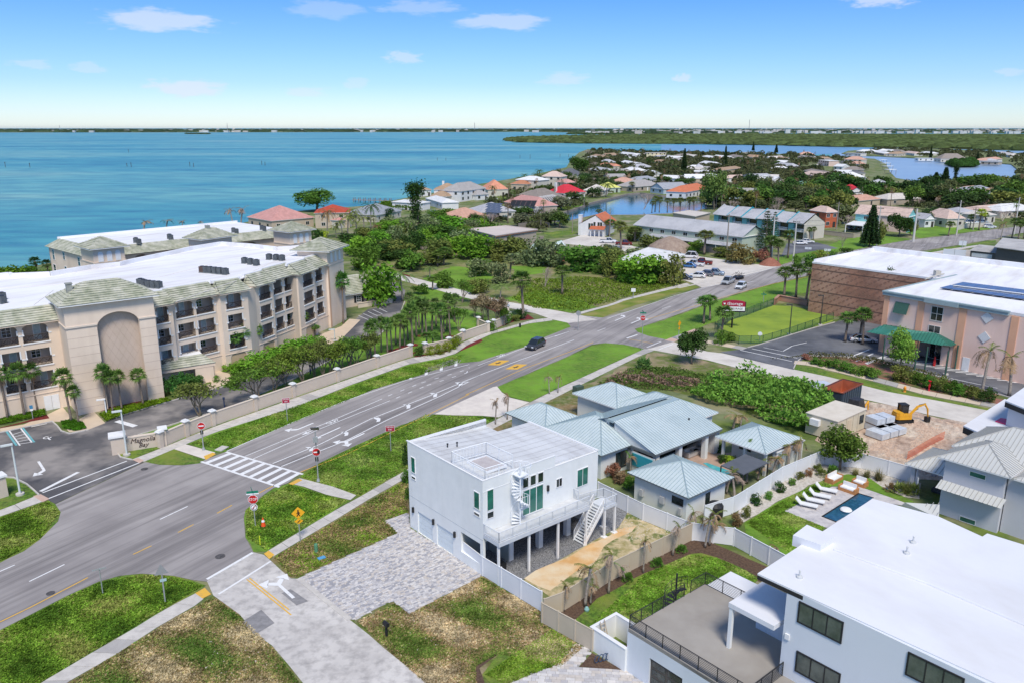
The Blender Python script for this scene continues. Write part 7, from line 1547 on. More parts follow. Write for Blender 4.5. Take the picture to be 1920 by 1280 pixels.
row('dead','palms at the fence corner above the mulch bed','palms at the fence corner',[(1322,1026,962,46),(1330,1022,948,44),(1308,1010,950,40),(1345,1015,968,44)],GO)
row('dead','small battered palm at the far end of the mulch bed',None,[(1453,1054,1020,30)],GBR)
row('sparse','open branched trees inside the boundary wall','open trees inside the boundary wall',[(376,781,712,84,GO),(515,738,672,70),(590,708,636,70,GO),(606,704,640,50),(655,690,628,60,GM),(690,684,622,50,GO),(486,752,683,86,GM),(537,726,676,52),(568,717,645,76),(620,703,642,72),(642,696,638,54),(670,688,634,48)],(.12,.18,.03))
row('bush','leafy trees crowding the foot of the curved facade','leafy trees at the facade foot',[(478,705,668,62),(500,692,655,66),(530,680,643,66),(560,668,634,66),(590,656,626,50),(452,700,678,36),(430,694,680,30)],GB_)
row('bush','dark shrubs under the tiled entrance canopy','shrubs under the canopy',[(322,740,702,34),(340,736,698,34),(357,727,698,30),(372,720,702,26),(332,745,722,26)],(.05,.13,.03))
row('ball','round shrubs by the entrance canopy door','round shrubs by the canopy',[(407,715,703,16),(386,708,698,12,GR_)],GM)
row('sparse','crepe myrtles behind the lane entrance wall','crepe myrtles at the lane entrance',[(867,568,524,34,GM),(890,596,560,30),(917,612,552,44),(931,613,556,40),(861,623,572,32,GM),(905,600,548,34),(945,612,574,30,GM)],(.20,.15,.09))
row('bush','dense trees behind the condominium end tower','dense trees behind the end tower',[(711,569,486,84,GB_),(682,505,460,62,GM),(695,472,440,80,GD),(728,488,454,50,GD),(760,504,464,60,GD),(740,440,412,82,GB_),(772,458,436,46,GG),(812,446,420,88,GD),(850,434,404,92,GB_),(826,484,452,46,GO),(870,466,436,48,GM),(690,450,428,40,GG)],GM)
row('bush','trees and tall shrubs edging the overgrown field','trees edging the field',[(885,484,435,84,GB_),(937,484,444,46,GO),(967,487,442,50,GO),(900,518,484,52,GG),(936,532,490,42,GG),(1020,498,443,68,GG),(1092,508,458,86,GM),(1145,518,468,46,GO),(1175,528,488,60,GB_),(1204,532,474,90,GB_),(1236,530,484,50,GM),(1258,534,474,50,GO),(1048,494,472,38,GR_),(1120,500,466,50,GD),(832,540,508,42,GM),(788,552,532,34,GM),(895,550,522,50,GO)],GM)
row('bare','dry grey shrubs in the overgrown field','dry grey shrubs in the field',[(1022,539,494,34),(1035,500,455,40),(800,480,458,30)],GG)
row('bush','bushes round the wooden fence and parking lot','bushes by the parking lot',[(1390,494,454,56,(.17,.15,.05)),(1426,492,465,34,GR_),(1352,482,462,40,GO),(1221,466,440,50,GO),(1186,452,424,34,GO),(1232,445,426,34,(.16,.10,.09)),(1305,470,450,36,GM),(1165,520,500,26,GM),(1298,475,462,26,GM)],GM)
row('broad','solitary dark rounded tree at the cross street corner',None,[(1297,682,622,60)],GD)
row('palmetto','palmetto clumps on the scrubby lot','palmetto clumps on the scrubby lot',[(1207,692,654,50),(1485,732,700,46)],(.09,.16,.04))
row('broad','leafy green tree at the corner of the pool garden',None,[(1574,880,806,92)],(.09,.16,.03))
row('broad','light green tree in front of the green porch roof',None,[(1686,698,622,56)],(.16,.29,.05))
row('grass','spiky grasses behind the pool garden','spiky garden grasses',[(1647,900,870,30),(1625,894,873,24),(1604,890,872,22),(1700,925,890,32)],(.20,.19,.08))
row('palmetto','low palms in the pool garden beds','low palms in the pool garden',[(1560,890,858,34,GM),(1540,892,868,30,GO),(1688,924,890,48,GO),(1670,920,896,34,GBR),(1712,928,890,40,GO)],GM)
row('ball','clipped balls in the curved roadside hedge','clipped balls in the roadside hedge',[(786,667,650,22,GD),(806,666,648,24),(822,664,644,24),(838,660,640,22),(848,655,634,22),(856,648,628,22)],(.16,.21,.02))
row('bush','shrubs in the salmon bed before the storage car park','shrubs in the salmon bed',[(1511,674,662,18,GR_),(1530,682,668,24),(1546,686,672,26),(1562,690,672,26,GM),(1588,697,678,32),(1612,702,684,34),(1636,708,688,34),(1683,712,682,34,GO),(1705,718,692,28,GO),(1724,722,696,28),(1745,728,702,28),(1762,734,704,26,GO),(1782,738,712,28),(1800,742,716,28),(1826,748,722,30,GO),(1850,754,726,32,GD)],GM)
row('bush','shrubs round the lettered lane gate piers','shrubs at the lane gate',[(948,606,584,26),(968,602,590,20,GO),(975,598,578,26,GD),(922,620,600,20),(1350,645,618,26),(1366,640,622,24)],GM)
row('bush','brown battered shrubs beside the metal roofed house wall','battered shrubs by the house wall',[(1130,880,852,36),(1148,893,865,36,GR_),(1168,905,880,34),(1180,915,893,30,GM),(1150,868,850,22,GR_)],(.17,.12,.07))
row('bush','small plants in the white gravel bed','plants in the white gravel bed',[(1398,970,946,18,GO),(1418,945,925,22,GD),(1440,935,918,16,GM),(1462,922,902,22,GD),(1485,908,894,16,GM),(1500,898,882,16,GO),(1516,892,876,16,GBR),(1532,884,868,16,GO),(1380,985,960,24,GBR)],GM)
row('bush','dark shrubs against the left side of the boxy white house','shrubs against the boxy house',[(762,872,826,16),(762,905,878,20,GM),(768,935,912,18,GM)],GD)
row('bush','flowering plants by the pavilion in the pool court','plants by the pavilion',[(1355,866,850,22),(1370,868,852,24,GY),(1348,845,828,22)],GD)
row('casuarina','pair of tall ragged pines towering over the thicket',None,[(780,432,342,30)],GD)
row('ball','big dark clipped round shrub in front of the blue grey roof',None,[(730,414,390,26)],(.02,.055,.012))
row('palmetto','silvery blue fan palms among the shore houses','silvery blue palms',[(812,408,384,26),(947,412,398,24)],GBL)
row('broad','round green tree at the waters edge left of the red roof',None,[(595,396,358,84)],GM)
row('dead','wind torn palms at the shore behind the farther condominium','torn palms at the shore',[(270,438,411,40),(312,432,409,34),(342,430,412,32),(375,428,414,24),(437,424,388,26),(452,423,386,30)],GBR)
row('fsabal','dark palms between the farther condominium and the pink roof','dark palms by the pink roof',[(488,422,403,16),(508,420,402,14),(520,426,405,18),(536,420,403,16),(575,420,400,16)],GD)
row('coco','tall palms around the red tiled house','palms round the red tiled house',[(614,446,386,26,GBR),(631,447,420,18),(652,448,396,34),(670,446,386,28),(695,430,376,28,GD),(684,440,402,26),(642,440,412,22),(706,444,418,18,GBR)],GO)
row('bush','trees between the two condominiums and the pink roof','trees beyond the condominiums',[(594,462,428,28),(604,452,432,24,GY),(566,468,454,24,GD),(580,462,445,20)],GD)
row('bush','mangrove bushes at the left shore','mangrove bushes at the left shore',[(-5,545,497,60),(22,543,496,60),(48,540,496,50),(72,534,503,40),(88,528,505,26)],(.07,.15,.015))
row('sabal','small palms at the left shore bushes','small palms at the left shore',[(74,528,479,24),(94,532,484,20)],GD)
row('broad','big dark tree at the shore by the slate hip roof',None,[(1085,326,296,40)],(.05,.10,.02))
row('bare','bare greyish pink trees','bare greyish pink trees',[(1106,293,279,32),(1207,393,357,46),(1579,464,435,22),(1727,372,348,44)],GG)
row('sabal','palms lining the near side of the pond','palms lining the pond',[(1228,398,366,15),(1236,399,368,14),(1251,399,370,15),(1262,400,370,14),(1275,400,369,16),(1292,400,368,15),(1301,401,367,16),(1314,400,368,16),(1222,400,376,14),(1122,410,392,16),(1065,408,386,18),(1186,360,340,14)],GO)
row('broad','tall feathery olive tree behind the teal townhouses',None,[(1339,394,322,52)],(.13,.19,.05))
row('cone','dark conical trees rising above the far point','dark conical trees on the far point',[(1282,326,277,13),(1359,314,272,10),(1412,284,265,6),(1455,288,270,8),(1768,366,312,26),(1752,356,322,22),(1832,302,284,6),(1744,300,272,6)],(.022,.045,.014))
row('casuarina','ragged pine beside the dark cone group on the right',None,[(1787,364,309,12)],(.022,.045,.014))
row('cone','tall tiered dark cone tree in front of the peach house',None,[(1630,463,382,38)],(.028,.06,.02))
row('norfolk','open tiered pines behind the parking lot','open tiered pines',[(1434,474,392,44),(1448,466,394,28)],(.035,.07,.025))
row('bush','brownish green shrub beside the tiered cone tree',None,[(1651,458,412,20)],GO)
row('broad','dark broad trees before the peach and turquoise house','trees before the peach house',[(1685,444,404,50),(1706,442,418,28,GO),(1738,422,398,30),(1722,424,404,24,GM)],GD)
row('sabal','palms along the parking lot and road beyond','palms along the far road',[(1320,478,430,36,GO),(1444,492,440,32),(1459,494,447,28),(1477,484,428,28),(1142,443,410,26),(1164,468,413,32,GO),(1190,454,423,30),(1778,443,414,20),(1835,432,390,22,GY),(1897,447,407,20),(1909,449,412,20),(1919,448,408,20),(1818,430,400,16),(1846,425,398,16),(1517,452,425,12),(1525,450,424,12)],(.08,.12,.03))
row('dead','leaning dead palm beside the road on the right',None,[(1876,450,414,22)],GBR)
row('coco','date palms on the pond bank','date palms on the pond bank',[(1136,370,340,24),(1095,392,366,16),(972,345,330,14),(982,345,324,12),(1010,340,315,14),(1004,352,322,16),(922,372,346,14)],(.07,.11,.03))
row('bush','shrubs behind the brick roof by the road','shrubs by the road',[(1584,482,464,26,GD),(1535,492,468,34,(.16,.20,.04)),(1516,498,474,28),(1494,500,478,20),(1562,486,470,22),(1873,495,486,20,GY),(1905,492,472,34)],GM)
row('broad','dark trees against the brick storage wall','trees against the brick wall',[(1661,604,512,34),(1650,606,566,26)],GD)
row('bare','bare twiggy tree in front of the brick wall',None,[(1604,588,522,50)],GG)
def thicket(name,px,h,ls,n,col,label,seed=1,cat=None,lump=1.2):
 q=[P2(*p)for p in px];rd=random.Random(seed);xs=[p[0]for p in q];ys=[p[1]for p in q];mb=MB();k=0
 ph=[(rd.uniform(.3,1.2)/lump,rd.uniform(.3,1.2)/lump,rd.uniform(0,6))for _ in range(4)]
 def inside(x,y):
  c=False
  for i in range(len(q)):
   (x0,y0),(x1,y1)=q[i-1],q[i]
   if(y0>y)!=(y1>y)and x<(x1-x0)*(y-y0)/(y1-y0)+x0:c=not c
  return c
 while k<n:
  x,y=rd.uniform(min(xs),max(xs)),rd.uniform(min(ys),max(ys))
  if not inside(x,y):k+=.2;continue
  z=h*(.6+.55*sum(math.sin(a*x*2+b*y*2+c)for a,b,c in ph)/2.4)*rd.uniform(.55,1.05);leafquad(mb,(x,y,max(.1,z)),ls*rd.uniform(.6,1.3),rd,up=.6);k+=1
 o=mb.build(name,LEAF);o.color=(*col,1);o['kind']='stuff';o['label']=label;return o
thicket('sea_grape_thicket',[Z1(850,260),Z1(1000,200),Z1(1200,190),Z1(1400,160),Z1(1560,190),Z1(1700,230),Z1(1900,330),Z1(1930,430),Z1(1800,540),Z1(1640,540),Z1(1440,450),Z1(1300,395),Z1(1150,330),Z1(1020,330)],3.2,.34,11000,(.16,.35,.06),'dense bright green sea grape thicket behind the pavilion cottage',3,lump=1.5)
thicket('clipped_hedge',[Z3(740,555),Z3(800,605),Z3(1000,540),Z3(1285,450),Z3(1240,430),Z3(1060,475),Z3(880,510)],.8,.16,5000,(.13,.23,.015),'clipped yellow green hedge before the arched niche',4,lump=9)
thicket('clipped_hedge',[Z3(-60,575),Z3(130,545),Z3(340,520),Z3(350,560),Z3(180,590),Z3(-60,640)],.8,.16,3600,(.09,.19,.015),'clipped hedge under the left wing palms',5,lump=9)
thicket('clipped_hedge',[Z3(455,605),Z3(540,590),Z3(620,610),Z3(650,655),Z3(560,672),Z3(480,655)],.5,.16,2200,(.08,.18,.015),'low hedge on the kerbed island with two palms',6,lump=9)
thicket('weedy_scrub',[(1120,722),(1190,690),(1260,690),(1330,705),(1440,722),(1480,735),(1400,735),(1300,735),(1200,730)],.7,.22,9000,(.12,.18,.04),'low weedy scrub on the vacant lot',7,lump=1.0)
thicket('dry_scrub',[(1115,735),(1160,700),(1230,705),(1290,712),(1350,728),(1250,730),(1180,722)],.8,.22,4200,(.30,.21,.15),'dry pinkish scrub on the vacant lot',8,lump=.8)
thicket('tall_grass',[(960,560),(1000,525),(1100,520),(1290,530),(1160,562),(1080,586),(1000,578)],.45,.3,12000,(.17,.24,.03),'tall overgrown grass in the field',9,lump=3)
thicket('hedge',[Z2B(-10,0),(1520,661),(1640,672),(1860,738),(1855,745),(1640,684),(1500,668)],.7,.2,4200,(.12,.12,.05),'low brownish hedge along the storage car park',10,lump=4)
thicket('shore_hedge',[(715,384),(770,388),(775,396),(712,392)],2.6,.5,2500,(.08,.18,.02),'long green hedge at the shore by the white roof',11,lump=6)
def turf(px,n,cols,seed,h=.07,label='grass blades on the lawn'):
 q=[P2(*p)for p in px];rd=random.Random(seed);xs=[p[0]for p in q];ys=[p[1]for p in q];M_=[MB()for _ in cols];k=t=0
 while k<n and t<n*5:
  t+=1;x,y=rd.uniform(min(xs),max(xs)),rd.uniform(min(ys),max(ys))
  if not inpoly(q,x,y):continue
  k+=1;g=math.sin(x*.9+1.3*math.sin(y*.6+seed))+math.sin(y*1.1+x*.35)+rd.gauss(0,.7);i=min(len(cols)-1,max(0,int((g+2)/4*len(cols))));m=M_[i];b=len(m.v);a=rd.uniform(0,3.14);l=rd.uniform(.06,.16);dx,dy=math.cos(a)*l,math.sin(a)*l;z=.03
  m.v+=[(x-dx,y-dy,z),(x+dx,y+dy,z),(x+dy*.9,y-dx*.9,z+h*rd.uniform(.5,1.2))];m.f.append((b,b+1,b+2))
 for m,c in zip(M_,cols):
  o=m.build('grass',LEAF);o.color=(*c,1);o['kind']='stuff';o['label']=label
TG=[(.09,.175,.022),(.155,.28,.03),(.22,.35,.045),(.30,.35,.09)];TD=[(.11,.19,.035),(.24,.25,.07),(.38,.29,.14),(.54,.43,.27)]
for i,(pl,n,c,l)in enumerate([([(0,1183),(57,1154),(125,1119),(185,1092),(265,1077),(325,1081),(380,1098),(312,1138),(175,1220),(77,1278),(0,1330)],30000,TG,'grass of the near left lawn'),([(124,1284),(300,1175),(400,1119),(450,1156),(510,1214),(560,1280),(100,1310)],24000,TD,'patchy dry grass in the near left corner'),([(463,1008),(460,957),(496,929),(542,908),(610,928),(652,938),(500,1031)],13000,TG,'grass round the stop sign'),([(564,894),(600,868),(662,838),(800,776),(930,782),(760,879),(675,928)],18000,TG,'grass of the lawn behind the boxy house'),([(514,1044),(657,960),(764,896),(764,960),(721,975),(744,998),(560,1080),(545,1082)],15000,TD[:3]+[(.20,.32,.04)],'thin grass above the paver driveway'),([(670,1164),(740,1131),(766,1152),(880,1094),(903,1082),(1018,1150),(1090,1215),(1050,1250),(935,1225),(890,1250),(895,1300),(830,1310),(775,1262)],34000,TD,'patchy dry grass below the paver driveway'),([(0,970),(90,939),(112,960),(75,1009),(15,1045),(0,1052)],8000,TG,'grass at the left edge'),([(356,831),(480,786),(650,727),(767,685),(866,665),(860,680),(795,700),(700,730),(555,790),(425,844)],22000,TG,'grass strip along the far side of the road'),([(1105,1172),(1210,1075),(1294,1040),(1344,1046),(1398,1070),(1420,1086),(1180,1180)],12000,TG,'grass of the terrace house garden'),([(1398,980),(1477,933),(1550,898),(1560,910),(1472,958),(1545,988),(1500,1050)],9000,TG,'grass of the pool garden'),([(1034,1180),(1076,1208),(1050,1243),(950,1282),(910,1264)],9000,TG,'grass patch before the tan gates')]):turf(pl,n,c,i,label=l)
for pts in([Z3(750,500),Z3(900,480),Z3(1050,440),Z3(1062,462),Z3(900,505),Z3(755,520)],[Z3(-20,650),Z3(180,600),Z3(350,545),Z3(372,575),Z3(200,605),Z3(-20,655)],[(652,690),(700,680),(770,662),(790,655),(768,668),(705,688)],[(776,668),(868,652),(862,659),(830,668),(790,674)],[(855,662),(905,640),(900,632),(860,645)],[(925,618),(965,603),(1002,598),(990,590),(950,596)],[(880,565),(940,590),(945,584),(900,560)],[(742,520),(760,524),(770,518),(755,512)]):S('mulch_bed',pts,.034,BEDRED)
S('entrance_pavement',[Z3(0,650),Z3(180,620),Z3(360,545),Z3(470,490),Z3(560,600),Z3(700,520),Z3(790,610),Z3(650,665),Z3(520,680),Z3(450,600),Z3(395,600),Z3(0,675)],.032,mat('tan_pavement',(.62,.50,.37),(.56,.45,.335),.6,.85))
S('entrance_pavement',[(330,746),(344,745),(437,716),(430,700),(405,693),(385,712),(340,738)],.032,MATS['tan_pavement']);S('entrance_pavement',[(608,650),(640,636),(676,600),(655,598),(640,612),(600,628),(595,640)],.032,MATS['tan_pavement'])
for(x,y)in((696,677),(704,672),(727,667),(735,658),(750,655),(759,650),(774,647),(792,630),(829,645),(844,632)):mb=MB(Fr(P2(x,y),0));mb.cyl(0,0,.02,.07,1.0,n=14);mb.build('mulch_ring',BEDRED)['kind']='structure'
def blocked(x,y,m=2.5):
 for f,L_,dep in FOOT:
  if not L_:continue
  dx,dy=x-f.o[0],y-f.o[1];u,v=dx*f.d[0]+dy*f.d[1],dx*f.n[0]+dy*f.n[1]
  if-m<u<L_+m and-dep-m<v<m:return True
  if-1<u<L_+1 and 0<v<9:return None
 return False
LANDW=[P2(*p)for p in LAND];PONDW=[P2(*p)for p in POND];ROADW=[P2(*p)for p in ROAD]
cells={}
def scatter(name,zone,n,mind,kinds,labels,seed):
 rd=random.Random(seed);q=[P2(*p)for p in zone];xs=[p[0]for p in q];ys=[p[1]for p in q];cnt=0;tries=0
 while cnt<n and tries<n*60:
  tries+=1;x,y=rd.uniform(min(xs),max(xs)),rd.uniform(min(ys),max(ys))
  if not inpoly(q,x,y)or not inpoly(LANDW,x,y)or inpoly(PONDW,x,y)or inpoly(ROADW,x,y):continue
  b=blocked(x,y)
  if b:continue
  key=(int(x//mind),int(y//mind))
  if any((key[0]+i,key[1]+j)in cells and(cells[(key[0]+i,key[1]+j)][0]-x)**2+(cells[(key[0]+i,key[1]+j)][1]-y)**2<mind*mind for i in(-1,0,1)for j in(-1,0,1)):continue
  cells[key]=(x,y);kd,cols,hw=rd.choices(kinds,[k[3]for k in kinds])[0][:3];W_,H_=rd.uniform(*hw[:2]),rd.uniform(*hw[2:])
  if b is None and rd.random()<.55:H_*=.5;W_*=.8
  bw,bh=BASE[kd];lab=labels[kd]+' '+name;plant_at(kd,(x,y,0),W_/bw,H_/bh,rd.choice(cols),lab,lab);cnt+=1
LBL=dict(fbroad='rounded green tree',fsabal='ragged palm',bare='bare twiggy tree',bush='leafy bushy tree',dead='brown storm torn palm',cone='dark cone tree')
K=[('fbroad',[(.04,.065,.024),(.055,.085,.03),(.085,.10,.045),(.10,.12,.05),(.05,.09,.03),(.13,.14,.08),(.07,.12,.03)],(7,12,4,7),5),('fsabal',[GO,PALMC,GBR,GBR,GD],(4,6,6,10),3),('bare',[GG],(7,11,4,7),1.0),('dead',[GBR,GO,GBR],(5,7,6,9),2)]
scatter('near the pond and its houses',[(840,440),(905,418),(925,380),(1000,345),(1075,325),(1200,335),(1340,350),(1460,360),(1500,400),(1480,430),(1330,388),(1330,365),(1180,356),(1100,376),(1060,425),(1000,440),(960,425)],130,8.5,K,LBL,21)
scatter('behind the townhouses and peach house',[(1330,392),(1340,360),(1500,352),(1640,355),(1800,350),(1940,350),(1940,418),(1860,410),(1730,396),(1600,378),(1590,430),(1545,420),(1530,395)],170,9,[(K[0][0],[(.04,.075,.024),GD,(.055,.105,.028),(.08,.15,.03),(.10,.12,.05),GO],(10,16,7,11),6)]+K[1:],LBL,22)
scatter('on the middle of the far point',[(1078,322),(1110,302),(1300,300),(1480,305),(1560,330),(1600,352),(1480,350),(1300,345),(1150,338)],110,14,K,LBL,23)
scatter('on the farthest shore of the point',[(1090,300),(1110,284),(1300,289),(1480,292),(1570,298),(1630,310),(1620,330),(1540,312),(1400,304),(1200,300)],45,20,[K[1],K[3]],LBL,24)
scatter('behind the right hand road',[(1740,410),(1960,380),(1960,420),(1870,415),(1800,415)],30,8,K,LBL,26)
scatter('in the thicket behind the end tower',[(650,520),(660,450),(760,420),(860,400),(930,440),(900,470),(850,480),(780,515),(740,500),(700,500)],46,5.5,[('bush',[GD,GM,GB_,GG,GO,GM],(6,11,4,7),5),('fsabal',[GO],(4,6,6,9),.6)],LBL,27)
scatter('along the far side of the field',[(860,480),(900,440),(960,452),(1080,480),(1160,470),(1290,520),(1240,528),(1100,512),(1000,500),(900,520)],34,6,[('bush',[GM,GO,GG,GB_],(5,9,2.5,4.5),5)],LBL,28)
def woodmass(name,zone,n,label,seed,hw=(6,11,3,7),col=(.085,.10,.045)):
 rd=random.Random(seed);q=[P2(*p)for p in zone];xs=[p[0]for p in q];ys=[p[1]for p in q];mb=MB();k=t=0
 while k<n and t<n*40:
  t+=1;x,y=rd.uniform(min(xs),max(xs)),rd.uniform(min(ys),max(ys))
  if not inpoly(q,x,y)or not inpoly(LANDW,x,y)or inpoly(PONDW,x,y)or inpoly(ROADW,x,y):continue
  b=blocked(x,y)
  if b:continue
  k+=1;W_,H_=rd.uniform(*hw[:2]),rd.uniform(*hw[2:])*(.5 if b is None else 1)
  for i in range(46):
   d=Vector((rd.gauss(0,1),rd.gauss(0,1),abs(rd.gauss(0,1))+.1)).normalized();leafquad(mb,(x+d.x*W_*.46,y+d.y*W_*.46,H_*(.35+.6*d.z)),W_*.2*rd.uniform(.6,1.2),rd,n=d)
 o=mb.build(name,LEAF);o.color=(*col,1);o['kind']='stuff';o['label']=label
woodmass('treetop_mass',[(1078,322),(1110,302),(1300,300),(1480,305),(1560,330),(1600,352),(1480,350),(1300,345),(1150,338)],620,'mixed treetops merging between the houses on the far point',51)
woodmass('treetop_mass',[(1090,300),(1110,284),(1300,289),(1480,292),(1570,298),(1630,310),(1620,330),(1540,312),(1400,304),(1200,300)],420,'treetops merging along the farthest shore of the point',52)
woodmass('treetop_mass',[(1600,291),(1650,280),(1800,284),(1925,292),(1960,320),(1960,350),(1905,330),(1900,306),(1800,297),(1690,293)],220,'treetops merging across the bay',53)
woodmass('understorey',[(1330,392),(1340,360),(1500,352),(1640,355),(1800,350),(1960,350),(1960,418),(1860,410),(1730,396),(1600,378),(1590,430),(1545,420),(1530,395)],420,'shrubby undergrowth between the trees behind the townhouses',54,(5,9,2,4))
woodmass('understorey',[(840,440),(905,418),(925,380),(1000,345),(1075,325),(1200,335),(1340,350),(1330,365),(1180,356),(1100,376),(1060,425),(1000,440)],260,'shrubby undergrowth round the pond houses',55,(4,8,1.5,3.5))
for kind in list(PROTO):
 for t,u in PROTO[kind]:
  if not u:
   for c in kids(t):bpy.data.objects.remove(c)
   bpy.data.objects.remove(t)
# ============================================================ mangroves and the far shore
def canopy(name,zone,n,r0,r1,hz,col,label,seed,kind='stuff',m=LEAF):
 rd=random.Random(seed);q=[P2(*p)for p in zone];xs=[p[0]for p in q];ys=[p[1]for p in q];mb=MB();k=0;t=0
 sheet(name.replace('forest','ground').replace('treeline','ground'),q,-.4,LANDM,px=False)
 while k<n and t<n*40:
  t+=1;x=rd.uniform(min(xs),max(xs));y=min(ys)+(max(ys)-min(ys))*rd.random()**1.5
  if not inpoly(q,x,y):continue
  r=rd.uniform(r0,r1);h=rd.uniform(*hz);k+=1;b=len(mb.v);a0=rd.uniform(0,6)
  mb.v+=[(x+r*rd.uniform(.8,1.2)*math.cos(a0+i*1.2566),y+r*rd.uniform(.8,1.2)*math.sin(a0+i*1.2566),rd.uniform(0,h*.3))for i in range(5)]
  mb.v+=[(x+r*.6*math.cos(a0+.6+i*1.2566),y+r*.6*math.sin(a0+.6+i*1.2566),h*rd.uniform(.65,.95))for i in range(5)]+[(x,y,h)]
  for i in range(5):j=(i+1)%5;mb.f+=[(b+i,b+j,b+5+i),(b+5+i,b+j,b+5+j),(b+5+i,b+5+j,b+10)]
 o=mb.build(name,m);o.color=(*col,1);o['kind']=kind;o['label']=label;return o
BAYM=mat('sky_reflection_bay_water',(.30,.40,.50),(.24,.34,.45),.02,.3,spec=.4,bump=.1,bscale=.5)  # pale sky reflection painted into the bay's base colour
sheet('bay_water',[(1560,288),(1660,276),(1960,284),(1960,360),(1640,350)],-.86,BAYM)
sheet('channel_water',[(1240,271),(1440,272.5),(1570,275.5),(1700,278),(1560,288),(1440,291),(1240,287)],-.87,mat('channel_water',(.16,.30,.40),(.12,.25,.36),.02,.3,spec=.4,bump=.1,bscale=.5))  # distant channel sheet, reflected sky likewise put into its blue
canopy('mangrove_forest',[(946,264),(975,267),(1100,269),(1300,270),(1440,272),(1560,275),(1700,277),(1960,283),(2100,284),(2100,253),(1920,254),(1700,253.5),(1500,253),(1350,252.5),(1100,255.5),(1030,257),(960,260)],9000,9,20,(5,9),(.10,.14,.05),'wide low mangrove forest beyond the channel',31)
canopy('mangrove_islet',[(1777,309),(1790,304),(1820,302),(1832,308),(1825,313),(1790,313)],260,2.5,5,(3,6),(.04,.085,.02),'small dark mangrove islet in the bay',32)
canopy('far_treeline',[(-400,249),(500,248.4),(1010,247.6),(1080,249),(1150,252),(1500,250),(1700,250),(2300,251),(2300,243),(-400,243)],5200,30,80,(8,22),(.045,.085,.04),'thin wooded line of the opposite shore',33)
canopy('far_islet',[(1058,252),(1180,252.6),(1180,251),(1070,250.6)],200,12,22,(5,9),(.04,.08,.03),'dark wooded islet before the opposite shore',34)
canopy('far_islet',[(350,251.6),(392,251.8),(392,250.8),(350,250.8)],60,12,22,(4,7),(.04,.08,.03),'low dark islet off the opposite shore on the left',35)
rd=random.Random(44);mb=MB()
for i in range(900):
 x=rd.uniform(-300,2200)if rd.random()<.35 else rd.uniform(1150,2200);y=rd.uniform(243.6,248.8 if x<1100 else 251.5);p=P2(x,y);f=MB;w_=rd.uniform(10,30);h_=rd.uniform(5,13)+(12 if rd.random()<.03 else 0)
 mb.box(p[0]-w_,p[0]+w_,p[1]-10,p[1]+10,0,h_+6)
o=mb.build('far_town',mat('far_buildings',(.62,.60,.57),(.40,.38,.36),.01,.8));o['kind']='stuff';o['label']='scattered pale buildings along the opposite shore'
for x,h_ in((427,62),(890,66),(1404,88),(113,48)):
 p=P2(x,247.5);mb=MB();mb.tube([(p[0],p[1],0),(p[0],p[1],h_*1.3)],2.2,4);tag(mb.build('radio_mast',mat('mast_grey',(.3,.3,.32))),'thin radio mast on the horizon, '+{427:'second from the left',890:'above the open water',1404:'tallest, on the right',113:'leftmost and lowest'}[x],'mast','radio masts on the horizon')
for i,(x,y0,y1)in enumerate([(10,312,304),(56,313,306),(238,311,306),(246,312,305),(241,285,280),(356,311,304),(363,312,306),(491,308,302),(497,309,304),(820,300,296),(836,300,296),(975,296,291),(994,297,290),(1050,294,289),(1066,294,290),(838,268,265)]):
 p=P2(x,y1+4 if False else y0);h_=Htop(x,y0,y1);mb=MB(Fr(p,0));mb.cyl(0,0,-1,h_,.25,n=6);mb.box(-.5,.5,-.12,.12,h_-1.2,h_-.3)
 tag(mb.build('channel_marker',mat('marker_wood',(.12,.10,.09),rough=.9)),'dark channel marker post in the water, '+ORDN[i]+' of the scattered posts','channel marker','channel markers')
